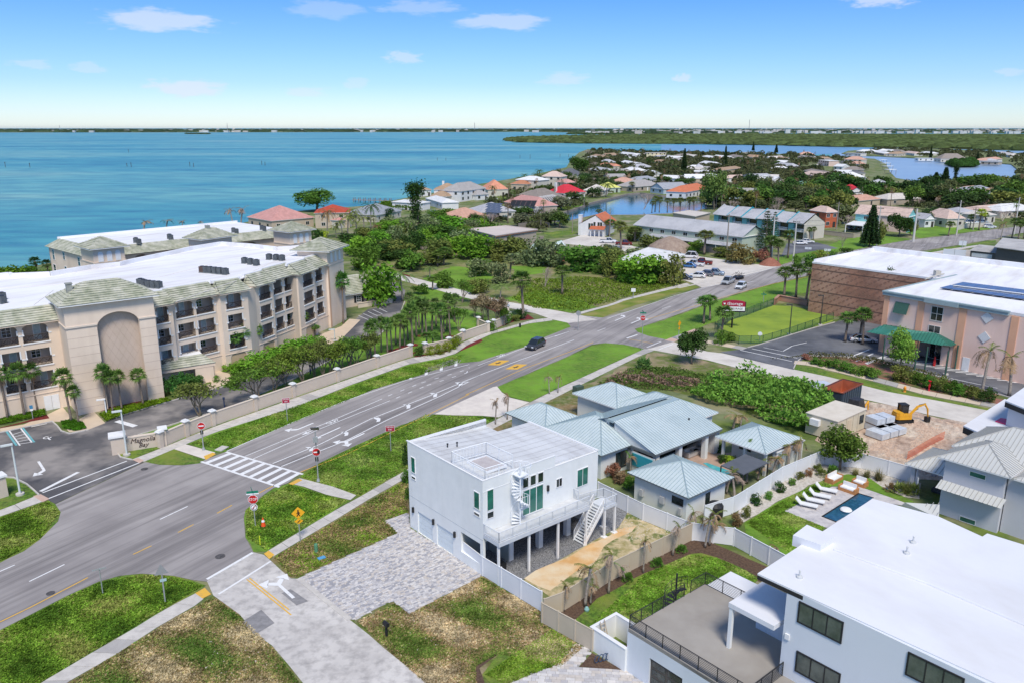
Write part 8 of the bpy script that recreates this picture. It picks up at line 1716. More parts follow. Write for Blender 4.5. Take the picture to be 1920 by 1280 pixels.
# ============================================================ vehicles
TYRE=mat('tyre_rubber',(.02,.02,.02),rough=.85);RIM=mat('alloy_rim',(.45,.45,.46),rough=.35,metallic=.7);CGL=mat('car_glass',(.015,.02,.025),rough=.05,spec=.9)
HLM=mat('headlamp',(.75,.78,.8),rough=.15);TLM=mat('tail_lamp',(.45,.02,.02),rough=.2)
def cpaint(n,c):return mat('car_paint_'+n,c,rough=.25,metallic=.2,spec=.6)
def make_car(kind,paint,L_=4.7,W_=1.85,H_=1.65):
 "body lofted from cross sections along its length; u forward"
 t=thing({'suv':'parked_suv','sedan':'parked_car','pickup':'pickup_truck'}[kind],'',{'suv':'suv','sedan':'car','pickup':'pickup truck'}[kind])
 hb=.95 if kind!='sedan' else .82;g=.28
 low=[(-.5,.80),(-.49,.96),(-.46,1.0),(-.2,1.0),(.1,1.0),(.3,.97),(.42,.92),(.48,.80),(.5,.70)]
 if kind=='pickup':hts=[(-.5,1.05),(-.485,1.12),(-.2,1.12),(.0,1.1),(.2,1.08),(.40,1.05),(.47,.98),(.5,.8)]
 else:hts=[(-.5,.75),(-.485,1.0),(-.3,1.03),(.0,1.0),(.22,.98),(.38,.90),(.47,.78),(.5,.6)]
 mb=MB();n=len(hts);S_=[]
 for p,h in hts:
  z=hb*h;w=W_/2*(1 if abs(p)<.44 else .88);u=p*L_
  S_+=[(u,-w*.94,g),(u,-w,g+.25),(u,-w*.99,z-.12),(u,-w*.88,z),(u,w*.88,z),(u,w*.99,z-.12),(u,w,g+.25),(u,w*.94,g)]
 F_=[(i*8+k,i*8+(k+1)%8,(i+1)*8+(k+1)%8,(i+1)*8+k)for i in range(n-1)for k in range(8)]+[tuple(range(8))[::-1],tuple((n-1)*8+k for k in range(8))]
 mb.fr=Fr((0,0),0);mb.add(S_,F_);mb.build('body',paint,t)
 cab={'suv':(-.46,-.33,.06,.26),'sedan':(-.40,-.22,.08,.27),'pickup':(-.12,-.08,.16,.30)}[kind];wt=W_/2*.74;wb=W_/2*.90;z0=hb*(1.0 if kind!='pickup' else 1.08)-.02
 c=MB(Fr((0,0),0));us=[q*L_ for q in cab]
 c.add([(us[0],-wb,z0),(us[3],-wb,z0),(us[3],wb,z0),(us[0],wb,z0),(us[1],-wt,H_-.05),(us[2],-wt,H_-.05),(us[2],wt,H_-.05),(us[1],wt,H_-.05)],[(0,1,5,4),(1,2,6,5),(2,3,7,6),(3,0,4,7)]);c.build('windows',CGL,t)
 r=MB(Fr((0,0),0));r.box(us[1]-.03,us[2]+.03,-wt-.02,wt+.02,H_-.06,H_+.01)
 for s in(-1,1):
  for(a,b)in((us[0],us[1]),(us[3],us[2]),((us[0]+us[3])/2,(us[1]+us[2])/2)):r.bar((a,s*(wb-.01),z0),(b,s*(wt+.005),H_-.04),.075,4)
 r.build('roof',paint,t)
 for s in(-1,1):
  for a in(-.31,.31):
   w_=MB();w_.fr=Fr((0,0),0);y=s*(W_/2-.11);m=14;rr_=.34
   v=[(a*L_+rr_*math.cos(q),y+o*.11,.34+rr_*math.sin(q))for o in(-1,1)for q in[2*math.pi*k/m for k in range(m)]]
   w_.add(v,[tuple(range(m)),tuple(range(m,2*m))[::-1]]+[(k,(k+1)%m,m+(k+1)%m,m+k)for k in range(m)]);wo=w_.build('wheel',TYRE,t)
   w2=MB(Fr((0,0),0));v=[(a*L_+.21*math.cos(q),y+s*.115,.34+.21*math.sin(q))for q in[2*math.pi*k/m for k in range(m)]];w2.add(v,[tuple(range(m))]);w2.build('rim',RIM,wo)
 for s in(-1,1):
  h=MB(Fr((0,0),0));h.box(L_*.475,L_*.502,s*W_*.36-.18,s*W_*.36+.18,hb*.66,hb*.80);h.build('headlight',HLM,t)
  h=MB(Fr((0,0),0));h.box(-L_*.503,-L_*.48,s*W_*.40-.1,s*W_*.40+.1,hb*.7,hb*.95);h.build('tail_light',TLM,t)
 b=MB(Fr((0,0),0));b.box(L_*.49,L_*.507,-W_*.3,W_*.3,g+.08,g+.3);b.build('grille',BLACK,t)
 if kind=='pickup':
  b=MB(Fr((0,0),0));b.box(-L_*.47,-L_*.14,-W_*.42,W_*.42,hb*1.0,hb*1.125);b.build('cargo_bed',BLACK,t)
 freeze(t);return t
CARP={}
def car(kind,pn,col,x,y,az,label,group='parked cars',s=1.0,L_=4.7,H_=1.65,W_=1.85,z=0.04):
 key=(kind,pn,L_)
 p=P(x,y)[:2]+(z,)
 if key not in CARP:
  t=make_car(kind,cpaint(pn,col),L_,W_,H_);CARP[key]=t;t.location=p;t.rotation_euler.z=-R(az);t.scale=(s,s,s);t['label']=label;t['group']=group;return t
 return copy_tree(CARP[key],p,-R(az),s,label=label,group=group)
car('suv','charcoal',(.05,.055,.065),1004,652,211,'dark charcoal car driving alone down the main road','cars on the main road',L_=4.8)
car('pickup','silver',(.42,.44,.45),1365,532,214,'silver pickup towing a loaded trailer on the main road','cars on the main road',L_=5.8,H_=1.85,W_=2.0)
car('suv','white',(.75,.76,.77),1389,541,213,'white hatchback behind the silver pickup, nearest the grass','cars on the main road',L_=4.5,H_=1.55)
car('sedan','black',(.03,.04,.05),1282,524,110,'black sedan, leftmost car in the parking lot',L_=4.7,H_=1.45)
car('suv','white',(.75,.76,.77),1307,521,292,'white car between the black sedan and the blue grey truck',L_=4.5)
car('suv','grey',(.16,.17,.19),1322,518,292,'dark grey car tucked behind the white one',L_=4.4)
car('pickup','bluegrey',(.22,.29,.37),1338,516,112,'blue grey truck, rightmost in the parking lot',L_=5.6,H_=1.8)
car('pickup','white',(.75,.76,.77),1302,499,292,'white pickup in the middle of the parking lot',L_=5.6,H_=1.85,W_=2.0)
car('pickup','maroon',(.18,.025,.02),1317,496,292,'dark red pickup beside the white pickup',L_=5.6,H_=1.8)
car('sedan','blue',(.05,.17,.40),1291,502,292,'bright blue car half hidden behind the shrubs',L_=4.4,H_=1.45)
car('suv','white',(.75,.76,.77),1292,484,292,'white van at the back of the parking lot',L_=5.4,H_=2.0)
car('pickup','white',(.75,.76,.77),1140,456,100,'white pickup parked at the Spanish style house',L_=5.6,H_=1.85,W_=2.0)
car('pickup','maroon',(.18,.025,.02),1170,460,100,'dark pickup parked at the Spanish style house',L_=5.6,H_=1.8)
car('sedan','white',(.75,.76,.77),1618,641,103,'white sedan behind the palm island at the storage building',L_=4.7,H_=1.42)
car('sedan','white',(.75,.76,.77),1500,459,100,'white car parked left near the townhouses',L_=4.7,H_=1.42);car('sedan','white',(.75,.76,.77),1513,456,100,'white car parked right near the townhouses',L_=4.7,H_=1.42)
car('suv','charcoal',(.05,.055,.065),1593,431,190,'dark car, left one under the white carport',L_=4.8);car('suv','charcoal',(.05,.055,.065),1610,432,190,'dark car, right one under the white carport',L_=4.8)
car('pickup','bluegrey',(.22,.29,.37),1838,420,100,'blue grey truck beside the wooden poles on the right',L_=5.6,H_=1.8);car('suv','white',(.75,.76,.77),1855,428,100,'white car at the far right kerb',L_=4.5)
car('suv','white',(.75,.76,.77),1822,421,100,'white van beside the blue grey truck on the right',L_=5.4,H_=2.0)
tr_=thing('utility_trailer','open trailer piled with equipment behind the silver pickup','trailer',P(1384,522));f=Fr(P2(1384,523),214)
mb=MB(f);mb.box(-2.2,2.2,-1,1,.55,.65);mb.bar((2.2,0,.5),(3.6,0,.5),.1);mb.build('deck',BLACK,tr_)
for s in(-1,1):
 for u in(-.5,.4):mb=MB(f);mb.cyl(u,s*1.0,.05,.6,.3,n=10);mb.build('wheel',TYRE,tr_)
rd=random.Random(9);mb=MB(f)
for k in range(18):a=(rd.uniform(-2,2),rd.uniform(-.8,.8),rd.uniform(.7,1.7));mb.bar(a,(a[0]+rd.uniform(-.9,.9),a[1]+rd.uniform(-.5,.5),a[2]+rd.uniform(-.3,.8)),.1)
for s in(-1,1):mb.bar((-2.2,s,1.3),(2.2,s,1.3),.08)
mb.build('load',mat('mixed_load',(.30,.27,.24),(.12,.11,.10),3,.8),tr_)
bt=thing('motorboat','small white motorboat on the lawn by the tall grey roof','boat',P(922,377));f=Fr(P2(922,377),80)
hull=[]
for u,w_,zk in((-3.2,1.0,.5),(-1,1.15,.4),(1,1.0,.45),(2.6,.5,.8),(3.4,.04,1.3)):hull+=[(u,-w_,1.5),(u,-w_*.8,.9),(u,0,zk),(u,w_*.8,.9),(u,w_,1.5)]
mb=MB(f);mb.add(hull,[(i*5+k,i*5+k+1,(i+1)*5+k+1,(i+1)*5+k)for i in range(4)for k in range(4)]+[(0,1,2,3,4)]+[(i*5,(i+1)*5,(i+1)*5+4,i*5+4)for i in range(4)]);mb.build('hull',WHITE,bt);mb=MB(f);mb.box(-.8,.6,-.5,.5,1.5,2.4);mb.build('console',WHITE,bt)
for i,(x,y)in enumerate([(1654,306),(1660,313),(1664,319),(1669,326)]):
 bl=thing('boat_lift','white roofed boat lift in the bay, '+ORDN[i]+' counted from the far end','boat lift',P(x,y),'boat lifts in the bay');mb=MB(Fr(P2(x,y),60));mb.box(-5,5,-2.5,2.5,3.4,3.7);mb.build('roof',WHITE,bl)
 for u in(-4.5,4.5):
  for v in(-2.2,2.2):mb=MB(Fr(P2(x,y),60));mb.cyl(u,v,-1.2,3.4,.18,n=6);mb.build('post',BARKG,bl)
dk2=thing('dock','wooden dock with posts reaching into the lagoon by the white roof','dock',P(720,378));f=Fr(P2(732,378),285);mb=MB(f);mb.box(0,22,-1,1,.2,.4);mb.build('deck',BARKG,dk2)
for k in range(8):
 for v in(-1,1):mb=MB(f);mb.cyl(3*k,v,-1.5,1.6,.2,n=6);mb.build('post',BARK,dk2)
# ============================================================ building plot
DB=mat('dark_navy_steel',(.02,.035,.055),(.035,.055,.08),1,.55);ORI=mat('rusty_orange_interior',(.46,.13,.06),(.34,.10,.05),1,.8)
ds=thing('roll_off_dumpster','dark navy roll off dumpster with rusty orange inside','dumpster',P(1575,765));f=Fr(P2(1576,764),47)
x0,x1,y0,y1,h_=0,6.4,-5.0+2.2,0,2.2;y0=-2.9
for a in((x0,x1,y1-.08,y1),(x0,x1,y0,y0+.08),(x0,x0+.08,y0+.08,y1-.08),(x1-.08,x1,y0+.08,y1-.08)):mb=MB(f);mb.box(*a,.1,h_);mb.build('side_wall',DB,ds)
mb=MB(f);mb.box(x0+.1,x1-.1,y0+.1,y1-.1,.2,.3);mb.box(x0+.085,x1-.085,y1-.11,y1-.085,.3,h_-.05);mb.box(x0+.085,x1-.085,y0+.085,y0+.11,.3,h_-.05);mb.box(x0+.085,x0+.11,y0+.11,y1-.11,.3,h_-.05);mb.box(x1-.11,x1-.085,y0+.11,y1-.11,.3,h_-.05);mb.build('interior',ORI,ds)
mb=MB(f)
for k in range(9):u=.35+k*.7;mb.box(u,u+.14,y1,y1+.12,.1,h_-.1)
mb.build('rib',mat('navy_rib',(.07,.10,.13),rough=.5),ds)['kind']='stuff'
mb=MB(f);mb.box(x0-.06,x1+.06,y1-.02,y1+.14,h_-.08,h_+.06);mb.box(x0-.06,x1+.06,y0-.1,y0+.04,h_-.08,h_+.06);mb.box(x0-.1,x0+.03,y0,y1,h_-.07,h_+.05);mb.box(x1-.03,x1+.1,y0,y1,h_-.07,h_+.05);mb.build('top_rail',mat('rust_rail',(.20,.06,.04),rough=.7),ds)
ex=thing('mini_excavator','yellow mini excavator with black cab, arm bent down to the right','excavator',P(1690,789));YL=mat('machine_yellow',(.78,.40,.03),(.62,.30,.03),1,.4);f=Fr(P2(1690,790),85)
for s in(-1,1):
 mb=MB(f);pr=[(-1.3,0.25),(-1.1,0),(1.1,0),(1.3,.25),(1.1,.55),(-1.1,.55)];v=[(u,s*.75+o,z+.02)for o in(-.22,.22)for u,z in pr];mb.add(v,[tuple(range(6)),tuple(range(6,12))[::-1]]+[(i,(i+1)%6,6+(i+1)%6,6+i)for i in range(6)]);mb.build('track',BLACK,ex)
mb=MB(f);mb.box(-.5,.5,-.5,.5,.3,.7);mb.box(1.3,1.45,-.95,.95,.1,.6);mb.build('undercarriage',BLACK,ex)
mb=MB(f);mb.prism([(-1.35,-.7),(-1.0,-1.0),(.9,-1.0),(1.0,1.0),(-1.0,1.0),(-1.35,.7)][::-1],.7,1.45);mb.build('body',YL,ex)
mb=MB(f);mb.prism([(-1.3,-.6),(-.95,-.95),(-.3,-.95),(-.3,.95),(-.95,.95),(-1.3,.6)][::-1],1.45,1.75);mb.build('engine_cover',YL,ex)
cb2=MB(f)
for u in(-.3,.75):
 for v in(-.95,.15):cb2.box(u-.05,u+.05,v,v+.1,1.45,2.75)
cb2.box(-.4,.85,-1.0,.3,2.75,2.85);cc=cb2.build('cab',BLACK,ex);mb=MB(f);mb.box(-.26,.71,-.93,.22,1.5,2.74);mb.build('glass',CGL,cc)
mb=MB(f);mb.tube([(.9,.5,1.3),(2.0,.5,2.6),(3.2,.5,3.0)],[.2,.2,.14],5);mb.build('boom',YL,ex);mb=MB(f);mb.tube([(3.1,.5,3.1),(3.7,.5,2.2),(3.9,.5,.9)],[.14,.15,.1],5);mb.build('arm',YL,ex);mb=MB(f);mb.prism([(3.5,.2),(4.3,.2),(4.2,.8),(3.6,.8)][::-1],.1,.9);mb.build('bucket',BLACK,ex)
mb=MB(f);mb.bar((1.0,.5,1.5),(2.2,.5,2.3),.09);mb.bar((2.2,.5,2.9),(3.3,.5,3.1),.08);mb.build('hydraulic_ram',BLACK,ex);ex.scale=(.86,.86,.86)
sk=thing('tracked_loader','yellow loader under a black tarpaulin beside the dumpster','loader',P(1600,780));f=Fr(P2(1596,781),50)
mb=MB(f);mb.prism([(-.2,-.9),(2.2,-.9),(2.2,.9),(-.2,.9)],.5,2.4,[(.2,-.7),(1.9,-.6),(1.8,.6),(.3,.7)]);mb.build('tarpaulin',mat('black_tarp',(.02,.02,.022),(.05,.05,.055),3,.5,.05,3),sk);mb=MB(f);mb.prism([(-2.4,-.6),(-.1,-.7),(-.1,.7),(-2.4,.6)],.6,1.3);mb.build('body',YL,sk)
for s in(-1,1):
 for u in(-1.7,1.4):mb=MB(f);mb.box(u-.4,u+.4,s*.85-.18,s*.85+.18,0.02,.75);mb.build('wheel',TYRE,sk)
mb=MB(f);mb.bar((2.2,.5,.9),(3.6,.4,1.6),.2);mb.bar((3.6,.4,1.6),(3.8,.4,.3),.18);mb.build('backhoe_arm',YL,sk)
ct=thing('site_office_container','cream site office container with small windows on the building plot','container',P(1565,810));f=Fr(P2(1566.5,829),50)
CRM=mat('cream_steel',(.64,.57,.43),(.58,.52,.39),.6,.7)
mb=MB(f);mb.box(0,7.2,-4.2,0,.15,2.75);mb.build('box',CRM,ct);mb=MB(f);mb.box(-.1,7.3,-4.3,.1,2.75,2.85);mb.build('roof',mat('cream_roof_sheet',(.68,.62,.52),(.6,.54,.44),.8,.7),ct)
window(f,.7,1.6,1.2,2.1,ct,GLASS_D,BLACK,v=.02);window(f,5.7,6.7,1.1,2.2,ct,GLASS_D,BLACK,v=.02);mb=MB(f);mb.box(2.6,3.5,.01,.06,.2,2.3);mb.build('door',mat('cream_door',(.60,.50,.36),rough=.7),ct);mb=MB(Fr(f(0,-3.4)[:2],140));mb.box(0,1.2,.02,.6,1.6,2.4);mb.build('air_conditioner',WHITETRIM,ct)
mb=MB(f);[mb.box(u,u+.06,.001,.03,.2,2.7)for u in(2.2,3.9,5.2)];mb.build('seam',mat('seam_tan',(.42,.36,.27)),ct)
def pallets(x,y,az,n,label,rows=1):
 for i in range(n):
  for r in range(rows):
   f=Fr(P2(x,y),az);t=thing('wrapped_paver_stack',label+', '+ORDN[i]+(' from the left' if rows==1 else ' from the left, '+('lower tier','upper tier')[r]),'paver stack',(*f(i*1.7,0)[:2],r*1.0),'wrapped paver stacks');mb=MB(f)
   mb.box(i*1.7,i*1.7+1.5,0,2.4 if r==0 else 1.9,r*.95+.15,r*.95+.92);mb.build('wrapped_load',mat('pale_plastic_wrap',(.62,.66,.70),(.50,.54,.58),2,.25),t);mb=MB(f);mb.box(i*1.7,i*1.7+1.5,0.05,2.3 if r==0 else 1.8,r*.95+.02,r*.95+.14);mb.build('pallet',BARK,t)
pallets(1620,803,65,2,'plastic wrapped stack of pale pavers beside the container',2);pallets(1622,816,60,3,'grey wrapped paver stack in the nearest line');pallets(1508,738,75,2,'white wrapped stack at the street end of the thicket',2)
mb=MB()
for a,b in(((1700,862),(1745,835)),((1745,835),(1770,822))):p0,p1=P2(*a),P2(*b);mb.add([(*p0,0),(*p1,0),(*p1,1.1),(*p0,1.1)],[(0,1,2,3)])
tag(mb.build('orange_barrier_net',mat('orange_net',(.70,.16,.07),rough=.8,alpha=.55)),'orange plastic barrier net at the near side of the tilled plot','barrier net')
# ============================================================ garden furniture
for i,(x,y)in enumerate([(1512,950),(1525,942),(1537,933),(1549,922)]):
 t=thing('sun_lounger','white cushioned sun lounger by the pool, '+['nearest of the four','second nearest','third nearest','farthest of the four'][i],'sun lounger',P(x,y),'white sun loungers by the pool');f=Fr(P2(x,y),120)
 mb=MB(f);mb.box(-.6,1.1,-.33,.33,.3,.42);mb.build('seat',WHITETRIM,t);mb=MB(f);mb.add([(-.6,-.33,.3),(-.6,.33,.3),(-1.15,.33,.85),(-1.15,-.33,.85),(-.6,-.33,.42),(-.6,.33,.42),(-1.1,.33,.95),(-1.1,-.33,.95)],[(0,1,2,3),(7,6,5,4),(0,4,5,1),(2,6,7,3),(1,5,6,2),(3,7,4,0)]);mb.build('backrest',WHITETRIM,t)
 for u in(-.5,1.0):
  for v in(-.28,.28):mb=MB(f);mb.box(u-.03,u+.03,v-.03,v+.03,0.03,.3);mb.build('leg',BARKG,t)
WK=mat('orange_wicker',(.52,.24,.09),(.44,.20,.08),8,.8)
for i,(x,y,az,l,lab)in enumerate([(1562,908,50,2.0,'wicker sofa with white cushions, back left of the seating group'),(1573,918,140,1.6,'wicker sofa with white cushions, front of the seating group'),(1598,908,140,1.2,'wicker armchair with white cushion, right of the seating group')]):
 t=thing('wicker_sofa',lab,'outdoor sofa',P(x,y),'wicker seating group');f=Fr(P2(x,y),az);mb=MB(f);mb.box(0,l,-.8,0,.03,.4);mb.box(0,l,-.95,-.8,.03,.85);mb.box(-.15,0,-.95,0,.03,.6);mb.box(l,l+.15,-.95,0,.03,.6);mb.build('frame',WK,t);mb=MB(f);mb.box(.05,l-.05,-.75,-.02,.4,.52);mb.build('seat_cushion',WHITETRIM,t);mb=MB(f);mb.box(.05,l-.05,-.8,-.68,.52,.95);mb.build('back_cushion',WHITETRIM,t)
tag(MB(Fr(P2(1582,915),50)).box(0,1.3,-.4,.4,.05,.42).build('wicker_table',WK),'low wicker table in the middle of the seating group','table')
fl_=MB(Fr(P2(1586,958),50));fl_.lathe(0,0,[(.1,.06),(.5,.08),(.6,.2),(.5,.32),(.1,.36)],12);tag(fl_.build('pool_float',WHITETRIM),'white inflatable float in the deep blue pool','pool float')
# ============================================================ signs, poles and street furniture
SGP=mat('galvanised_post',(.38,.40,.39),rough=.5,metallic=.3);SRED=mat('sign_red',(.50,.02,.02),rough=.4);SGRN=mat('sign_green',(.015,.20,.12),rough=.4);SYEL=mat('sign_yellow',(.80,.40,.02),rough=.4);SWH=mat('sign_white',(.80,.80,.80),rough=.4);SBLK=mat('sign_black',(.02,.02,.02),rough=.5);MAR=mat('sign_maroon',(.36,.02,.05),rough=.4)
def ngon_plate(f,u,z,r,n,m,par,rot=0,v=.04,name='sign_plate',t=.02,sx=1.0):
 mb=MB(f);p=[(u+sx*r*math.cos(2*math.pi*(k+rot)/n),z+r*math.sin(2*math.pi*(k+rot)/n))for k in range(n)]
 mb.add([(a,v,b)for a,b in p]+[(a,v+t,b)for a,b in p],[tuple(range(n)),tuple(range(n,2*n))[::-1]]+[(i,(i+1)%n,n+(i+1)%n,n+i)for i in range(n)]);return mb.build(name,m,par)
def post(f,h,par,r=.05):mb=MB(f);mb.cyl(0,0,0,h,r,n=6);return mb.build('post',SGP,par)
def rectp(f,u0,u1,z0,z1,m,par,v=.04,name='sign_plate',t=.02):mb=MB(f);mb.box(u0,u1,v,v+t,z0,z1);return mb.build(name,m,par)
def streetname(f,h,par,txt=('Cocoa','Ave')):
 rectp(f,-.55,.55,h,h+.24,SGRN,par,name='street_name_blade');g=Fr(f.o,f.az+75);rectp(g,-.5,.5,h+.27,h+.5,SGRN,par,name='street_name_blade')
def camfacing(x,y,off=0):p=P2(x,y);return Fr(p,math.degrees(math.atan2(p[0],p[1]))+90+off)
st=thing('stop_sign','red stop sign with a round no turn sign below and green street names on top','road sign',P(479,985));f=camfacing(479,985,8);post(f,3.6,st)
ngon_plate(f,0,2.9,.50,8,SWH,st,.5);ngon_plate(f,0,2.9,.455,8,SRED,st,.5,v=.062);text_mesh('STOP',f,0,.085,2.9,.40,SWH,st,ext=.004,width=.74)
ngon_plate(f,.02,2.05,.36,16,SWH,st);ngon_plate(f,.02,2.05,.30,16,SBLK,st,v=.062);ngon_plate(f,.02,2.05,.25,16,SWH,st,v=.075);mb=MB(f);mb.bar((-.18,.1,1.87),(.2,.1,2.23),.05);mb.build('slash',SRED,st);mb=MB(f);mb.bar((.0,.09,1.85),(.0,.09,2.1),.05);mb.bar((0,.09,2.1),(.16,.09,2.15),.05);mb.build('arrow',SBLK,st)
streetname(f,3.55,st);rectp(f,-.6,.6,3.42,3.54,SWH,st)
def stopsign(x,y,yt,label,low=False):
 t=thing('stop_sign',label,'road sign',P(x,y));f=camfacing(x,y);h=max(2.4,Htop(x,y,yt));post(f,h,t,.06);ngon_plate(f,0,h-1.0,.50,8,SWH,t,.5);ngon_plate(f,0,h-1.0,.46,8,SRED,t,.5,v=.065);text_mesh('STOP',f,0,.09,h-1.0,.38,SWH,t,ext=.004,width=.7);streetname(f,h-.2,t);return t
stopsign(1203,656,586,'stop sign with green street names at the cross street')
for(x,y,yt,lab)in((382,843,790,'red and white do not enter sign at the left end of the crosswalk'),(597,902,808,'red do not enter sign with solar panel at the right end of the crosswalk')):
 t=thing('do_not_enter_sign',lab,'road sign',P(x,y));f=camfacing(x,y,6);h=Htop(x,y,yt);post(f,h,t,.07)
 zc=h-.5 if 'left' in lab else h-2.4;ngon_plate(f,0,zc,.46,20,SWH,t);ngon_plate(f,0,zc,.42,20,SRED,t,v=.062);rectp(f,-.3,.3,zc-.07,zc+.07,SWH,t,v=.085,name='white_bar');rectp(f,-.18,.18,zc-1.1,zc-.6,SBLK,t)
 mb=MB(f);mb.cyl(0,0,0,.35,.22,.14,10);mb.build('base',SGP,t)
 if 'solar' in lab:
  mb=MB(f);mb.add([(-.45,-.3,h+.1),(.45,-.3,h+.1),(.45,.4,h+.65),(-.45,.4,h+.65),(-.45,-.3,h+.04),(.45,-.3,h+.04),(.45,.4,h+.59),(-.45,.4,h+.59)],[(0,1,2,3),(7,6,5,4),(0,4,5,1),(2,6,7,3),(1,5,6,2),(3,7,4,0)]);mb.build('solar_panel',SOL,t);rectp(f,-.25,.25,h-1.2,h-.6,SGP,t,name='control_box',t=.25);rectp(f,.1,.35,zc-.1,zc+.25,SBLK,t,v=.15,name='beacon')
for(x,y,yt,lab,ww)in((539,789,745,'small maroon wrong way sign on the far grass strip',1.0),(733,845,797,'maroon wrong way sign on the near lawn by the road',1.1)):
 t=thing('wrong_way_sign',lab,'road sign',P(x,y));f=camfacing(x,y);h=Htop(x,y,yt);post(f,h,t);rectp(f,-ww/2,ww/2,h-.72,h,SWH,t);rectp(f,-ww/2+.03,ww/2-.03,h-.69,h-.03,MAR,t,v=.065,t=.01);text_mesh('WRONG',f,0,.08,h-.2,.27,SWH,t,ext=.003,width=ww*.78);text_mesh('WAY',f,0,.08,h-.5,.27,SWH,t,ext=.003,width=ww*.45)
pd=thing('pedestrian_sign','orange diamond pedestrian warning sign beside the sidewalk','road sign',P(563,1014));f=camfacing(563,1014);post(f,3.5,pd);ngon_plate(f,0,3.0,.62,4,SYEL,pd);mb=MB(f);mb.cyl(0,.09,3.2,3.32,.06,n=8);mb.bar((0,.09,3.18),(.02,.09,2.92),.09);mb.bar((.02,.09,2.92),(-.14,.09,2.68),.06);mb.bar((.02,.09,2.92),(.15,.09,2.7),.06);mb.bar((0,.09,3.1),(.16,.09,2.98),.05);mb.bar((0,.09,3.1),(-.14,.09,2.96),.05);mb.build('walking_figure',SBLK,pd);ngon_plate(f,0,2.15,.30,4,SYEL,pd,sx=1.4);mb=MB(f);mb.bar((-.12,.09,2.05),(.14,.09,2.25),.05);mb.build('arrow',SBLK,pd)
pd2=thing('pedestrian_sign','yellow diamond warning sign seen edge on by the far verge','road sign',P(1272,638));f=Fr(P2(1272,638),40);post(f,3.6,pd2,.06);ngon_plate(f,0,3.2,.6,4,SYEL,pd2);ngon_plate(f,0,2.3,.35,4,SYEL,pd2)
bk1=thing('yield_sign','grey back of a triangular sign at the lower left street corner','road sign',P(310,1128));f=camfacing(310,1128);post(f,3.2,bk1,.06);ngon_plate(f,-.02,2.95,.62,3,mat('sign_back_grey',(.30,.31,.31),rough=.6,metallic=.2),bk1,.75);rectp(f,-.2,.3,1.95,2.2,mat('small_teal_back',(.35,.5,.48)),bk1)
bk2=thing('street_sign','edge of a T shaped sign on a thin post at the lower left lawn','road sign',P(193,1112));f=camfacing(193,1112);post(f,2.4,bk2,.045);rectp(f,-.55,.5,2.3,2.42,SGP,bk2,t=.05)
for(x,y,yt,lab,g)in((1084,620,583,'dark octagonal sign back at the lane corner',8),(1187,560,541,'small square sign on the verge by the field',4),(1268,535,519,'white sign board beside the field sidewalk',4),(1424,640,622,'round white sign at the fence corner',12),(1431,568,548,'green street sign cross on the far verge',4)):
 t=thing('street_sign',lab,'road sign',P(x,y));f=camfacing(x,y);h=Htop(x,y,yt);post(f,h,t,.06)
 if 'octagonal' in lab:ngon_plate(f,0,h-.45,.5,8,MATS['sign_back_grey'],t,.5)
 elif 'round' in lab:ngon_plate(f,0,h-.4,.4,12,SWH,t)
 elif 'green' in lab:streetname(f,h-.6,t)
 else:rectp(f,-.5,.5,h-.8,h,SWH,t)
sg=thing('storage_sign','big maroon and white storage sign on a dark pole by the palms','advertising sign',P(1372,615));p0,p1=P2(1355,614),P2(1396,620);z0,z1=4.6,8.4
f=camfacing(1372,615,-10);wv=4.4;mb=MB(f);mb.cyl(0,-.1,0,3.3,.18,n=8);mb.build('pole',SBLK,sg)
pl=[(-wv/2,4.35),(wv/2,4.35),(wv/2,5.2)]+[(wv/2*math.cos(a),5.2+.4*math.sin(a))for a in[math.pi*k/8 for k in range(1,8)]]+[(-wv/2,5.2)]
n=len(pl);mb=MB(f);mb.add([(a,.0,b)for a,b in pl]+[(a,.3,b)for a,b in pl],[tuple(range(n)),tuple(range(n,2*n))[::-1]]+[(i,(i+1)%n,n+(i+1)%n,n+i)for i in range(n)]);mb.build('red_panel',MAR,sg);rectp(f,-wv/2,wv/2,3.5,4.33,SWH,sg,v=0,t=.3,name='white_panel');rectp(f,-wv/2-.08,wv/2+.08,3.25,3.48,SBLK,sg,v=-.05,t=.4,name='sign_base');rectp(f,wv/2+.01,wv/2+.15,3.5,5.3,SBLK,sg,v=-.05,t=.4,name='sign_edge')
text_mesh('iStorage',f,.25,.32,4.9,.85,SWH,sg,ext=.01,width=2.9);text_mesh('SELF STORAGE',f,.1,.32,3.92,.55,SBLK,sg,ext=.01,width=3.3);ngon_plate(f,-1.75,4.9,.28,3,SWH,sg,.25,v=.31)
def lamp(x,y,yt,label,m=WHITETRIM,arm=1):
 t=thing('lamp_post',label,'lamp post',P(x,y));f=camfacing(x,y);h=Htop(x,y,yt);mb=MB(f);mb.cyl(0,0,.15,h,.11,.08,8);mb.build('pole',m,t);mb=MB(f);mb.cyl(0,0,0,.22,.42,n=14);mb.build('base',CONC,t);mb=MB(f);mb.box(-1.0*arm if arm>0 else-.1,.1 if arm>0 else 1.0,-.2,.2,h-.02,h+.12);mb.build('lamp_head',m,t)
LP=mat('pale_grey_post',(.60,.64,.62),rough=.5);DPO=mat('dark_bronze_post',(.05,.05,.045),rough=.5)
lamp(238,853,770,'pale grey lamp post beside the lettered entrance wall',LP);lamp(38,927,833,'pale grey lamp post on the left entrance island',LP)
for x,y,yt,l in((1480,627,572,'dark lamp post right on the fence of the sunken lawn'),(1538,610,555,'dark lamp post near the brick wall'),(1714,697,640,'dark lamp post left before the hatched bays'),(1773,702,650,'dark lamp post in the middle of the hatched bays')):lamp(x,y,yt,l,DPO)
